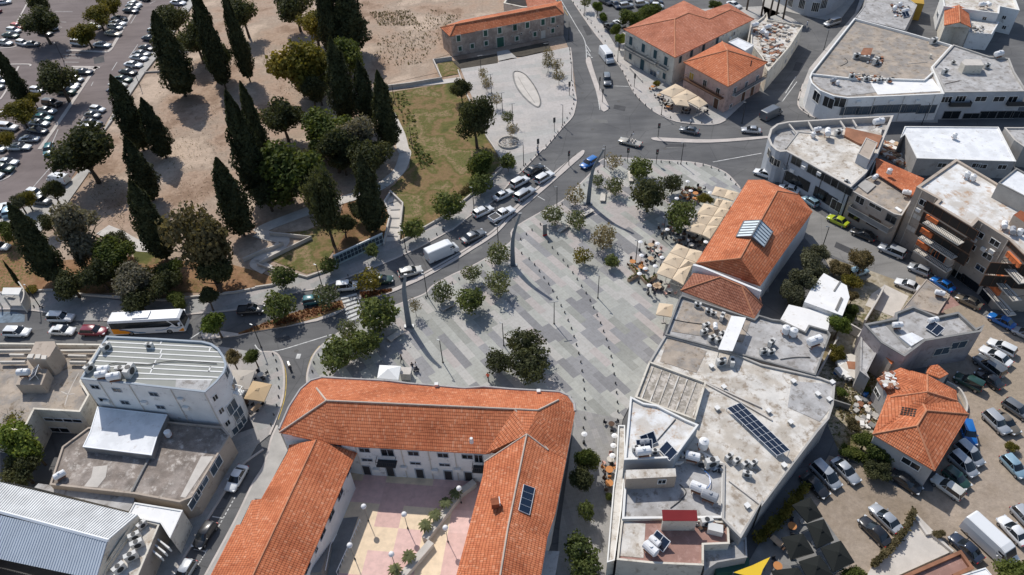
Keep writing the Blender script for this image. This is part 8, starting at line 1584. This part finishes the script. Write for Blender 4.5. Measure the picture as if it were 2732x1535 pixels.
# globe lamps of the courtyard
gl = empty('globe_lamp'); MB().cyl((0, 0, 0), (0, 0, 3.3), .05, .04, 6).build('pole', 'grey_metal', gl, local=True); MB().sphere((0, 0, 3.5), .36, 14, 9).build('globe', 'tank_white', gl, local=True, smooth=True); MB().cyl((0, 0, 0), (0, 0, .3), .12, .08, 8).build('base', 'dark_metal', gl, local=True)
for s, l in (('N 1050,785', 'at the sunlit far left corner'), ('N 1440,860', 'in the middle of the sunlit floor'), ('N 1838,990', 'at the right beyond the planter wall'), ('N 915,1160', 'by the handrail'), ('N 1318,1245', 'nearest the bottom palms'), ('N 1970,610', 'in the shaded far corner')):
    p = G1(s, 3.5); place(gl, (p.x, p.y, .02), 0, 'white globe lamp '+l, 'globe lamp', 'globe lamps in the courtyard')
# ---------------------------------------------------------------- people
mat('skin', (.42, .26, .18)); mat('hair', (.03, .02, .015)); mat('cloth_dark', (.04, .045, .06)); mat('cloth_red', (.62, .07, .02)); mat('cloth_white', (.7, .7, .7)); mat('cloth_blue', (.08, .13, .25))
def person_mesh(pose):
    """one continuous body grown round a posed skeleton"""
    J = dict(pel=(0, 0, .95, .13), ch=(0, 0, 1.25, .15), nk=(0, 0, 1.47, .06), hd=(.01, 0, 1.62, .095), tp=(.01, 0, 1.74, .06),
             ls=(0, .19, 1.40, .06), le=(.02, .25, 1.13, .045), lh=(.10, .24, .88, .035), rs=(0, -.19, 1.40, .06), re=(.02, -.25, 1.13, .045), rh=(.10, -.24, .88, .035),
             lk=(.02, .10, .50, .07), la=(0, .10, .08, .045), lt=(.16, .11, .04, .035), rk=(.02, -.10, .50, .07), ra=(0, -.10, .08, .045), rt=(.16, -.11, .04, .035))
    if pose == 'walk': J.update(lk=(.16, .10, .52, .07), la=(.28, .10, .10, .045), lt=(.42, .11, .06, .035), rk=(-.02, -.10, .50, .07), ra=(-.28, -.10, .14, .045), rt=(-.16, -.11, .04, .035), le=(-.12, .25, 1.15, .045), lh=(-.12, .25, .92, .035), re=(.12, -.25, 1.15, .045), rh=(.28, -.22, 1.0, .035))
    if pose == 'sit': J.update(pel=(0, 0, .55, .14), ch=(.0, 0, .86, .15), nk=(.02, 0, 1.08, .06), hd=(.04, 0, 1.22, .095), tp=(.04, 0, 1.34, .06), ls=(0, .19, 1.0, .06), le=(.12, .25, .78, .045), lh=(.36, .18, .76, .035), rs=(0, -.19, 1.0, .06), re=(.12, -.25, .78, .045), rh=(.36, -.18, .76, .035), lk=(.44, .12, .55, .07), la=(.46, .12, .1, .045), lt=(.6, .12, .05, .035), rk=(.44, -.12, .55, .07), ra=(.46, -.12, .1, .045), rt=(.6, -.12, .05, .035))
    K = list(J); E_ = [('pel', 'ch'), ('ch', 'nk'), ('nk', 'hd'), ('hd', 'tp'), ('ch', 'ls'), ('ls', 'le'), ('le', 'lh'), ('ch', 'rs'), ('rs', 're'), ('re', 'rh'), ('pel', 'lk'), ('lk', 'la'), ('la', 'lt'), ('pel', 'rk'), ('rk', 'ra'), ('ra', 'rt')]
    me = bpy.data.meshes.new('body'); me.from_pydata([J[k][:3] for k in K], [(K.index(a), K.index(b_)) for a, b_ in E_], []); o = bpy.data.objects.new('body', me); COL.objects.link(o); md = o.modifiers.new('skin', 'SKIN'); 
    for i, k in enumerate(K): me.skin_vertices[0].data[i].radius = (J[k][3], J[k][3]*(1.25 if k in ('pel', 'ch') else 1))
    me.skin_vertices[0].data[0].use_root = True; o.modifiers.new('sub', 'SUBSURF').levels = 1
    dg = bpy.context.evaluated_depsgraph_get(); m2 = bpy.data.meshes.new_from_object(o.evaluated_get(dg)); bpy.data.objects.remove(o); return m2, J
PM = {}
def person(s, rz, top, legs, label, pose='stand', z=.14, zc=.9):
    if pose not in PM: PM[pose] = person_mesh(pose)
    base, J = PM[pose]; me = base.copy(); me.materials.clear()
    for m_ in ('skin', top, legs): me.materials.append(MATS[m_])
    zt, zh = J['nk'][2]-.02, J['pel'][2]
    for p in me.polygons:
        c = p.center; arm = abs(c.y) > .21
        p.material_index = 0 if c.z > zt or (arm and c.z < J['le'][2]-.05) else (1 if c.z > zh-.02 and (pose != 'sit' or c.x < .2) else 2)
        p.use_smooth = True
    p = G1(s, zc); o = bpy.data.objects.new('person', me); COL.objects.link(o); o.location = (p.x, p.y, z); o.rotation_euler = (0, 0, math.radians(rz)); tag(o, label, 'person')
    h = J['hd']; MB().sphere((h[0]-.015, h[1], h[2]+.045), .112, 10, 6).build('hair', 'hair', o, local=True); return o
person('J 1415,715', 200, 'cloth_dark', 'cloth_dark', 'person in dark clothes walking above the white gazebo', 'walk'); person('J 1520,790', 100, 'cloth_dark', 'cloth_blue', 'person in dark top standing right of the grey cabinet'); person('J 1555,785', 60, 'cloth_white', 'cloth_dark', 'person in a white shirt beside the pushchair', 'walk')
person('J 2250,890', 250, 'cloth_red', 'cloth_dark', 'person in a red top under the dark tree clump', 'walk'); person('C 1745,1180', 20, 'cloth_white', 'cloth_dark', 'person in white at the kerb before the pink house', 'walk'); person('G 268,70', 120, 'cloth_white', 'cloth_dark', 'person waiting beside the traffic light on the kerb')
person('G 275,110', 300, 'cloth_blue', 'cloth_dark', 'person in blue a step below the waiting one'); person('K 1335,50', 320, 'cloth_dark', 'cloth_dark', 'waiter in black walking out of the lower terrace', 'walk'); person('G 1720,960', 30, 'cloth_white', 'cloth_dark', 'person in white among the tables in the dark gap'); person('O 920,480', 150, 'cloth_dark', 'cloth_dark', 'person in dark clothes at the alley tables', 'walk'); person('K 1400,80', 80, 'cloth_dark', 'cloth_dark', 'person standing beside the cream terrace tables')
person('C 1195,1290', 170, 'cloth_white', 'cloth_dark', 'passenger in white sitting in the open beige convertible', 'sit', .35, 1.2); person('D 440,230', 0, 'cloth_white', 'cloth_blue', 'person crossing the street near the silver minivan', 'walk')
# motorcycle with rider
o = empty('motorcycle', G1('J 340,800', .0), 'dark motorcycle on the side street beside the plaza corner', 'motorcycle', rz=math.radians(-65))
for x in (-.7, .7): MB().cyl((x, -.07, .32), (x, .07, .32), .32, .32, 14).build('wheel', 'tyre', o, local=True)
q = MB(); q.box((0, 0, .62), (.9, .26, .3)); q.box((-.35, 0, .82), (.6, .24, .1)); q.box((.32, 0, .85), (.36, .28, .22)); q.cyl((.7, 0, .32), (.5, 0, .95), .05); q.cyl((-.7, 0, .32), (-.2, 0, .6), .05); q.build('body', 'paint_black', o, local=True); MB().cyl((.5, -.35, 1.0), (.5, .35, 1.0), .025).build('handlebar', 'dark_metal', o, local=True)
r = person('J 338,800', -65, 'cloth_dark', 'cloth_dark', 'rider in black sitting on the motorcycle', 'sit', .32, 1.1)
# two parked bicycles / scooter by the round corner
mat('pushchair', (.05, .05, .06))
o = empty('pushchair', G1('J 1560,830', .14), 'dark pushchair in front of the person in the white shirt', 'pushchair'); p = o.location
MB().box((p.x, p.y, .65), (.5, .45, .4), .4).build('seat', 'pushchair', o)
for a, c_ in ((-.3, -.2), (.3, -.2), (-.3, .25), (.3, .25)): MB().cyl((p.x+a, p.y+c_-.02, .26), (p.x+a, p.y+c_+.02, .26), .12, .12, 10).build('wheel', 'tyre', o)
# writing: the shop sign of the grey office block and the wedge building
def text_on(b, s, txt, size, m, label=None, name='sign_lettering', parent=None):
    e = b.edge(ppx(s)[0]); _, _, a, c_, p = e; u = (c_-a).normalized(); n = Vector((u.y, -u.x, 0)); cu = bpy.data.curves.new(name, 'FONT'); cu.body = txt; cu.size = size; cu.align_x = 'CENTER'; cu.align_y = 'CENTER'; cu.extrude = .02; cu.materials.append(MATS[m])
    o = bpy.data.objects.new(name, cu); COL.objects.link(o); o.parent = parent or b.o; off = abs_loc(o.parent); M_ = Matrix(((u.x, 0, n.x, 0), (u.y, 0, n.y, 0), (0, 1, 0, 0), (0, 0, 0, 1))); q = p+n*.14; M_.translation = q-off; o.matrix_local = M_; return o
# doormen: lock prototypes that were never placed
for o in list(bpy.data.objects):
    if o.parent is None and o.type == 'EMPTY' and not o.children and o.get('label') is None: bpy.data.objects.remove(o)
for o in S.objects:
    if o.parent is None and o.get('label') and len(o['label'].split()) > 16: print('LONG', o.name, o['label'])
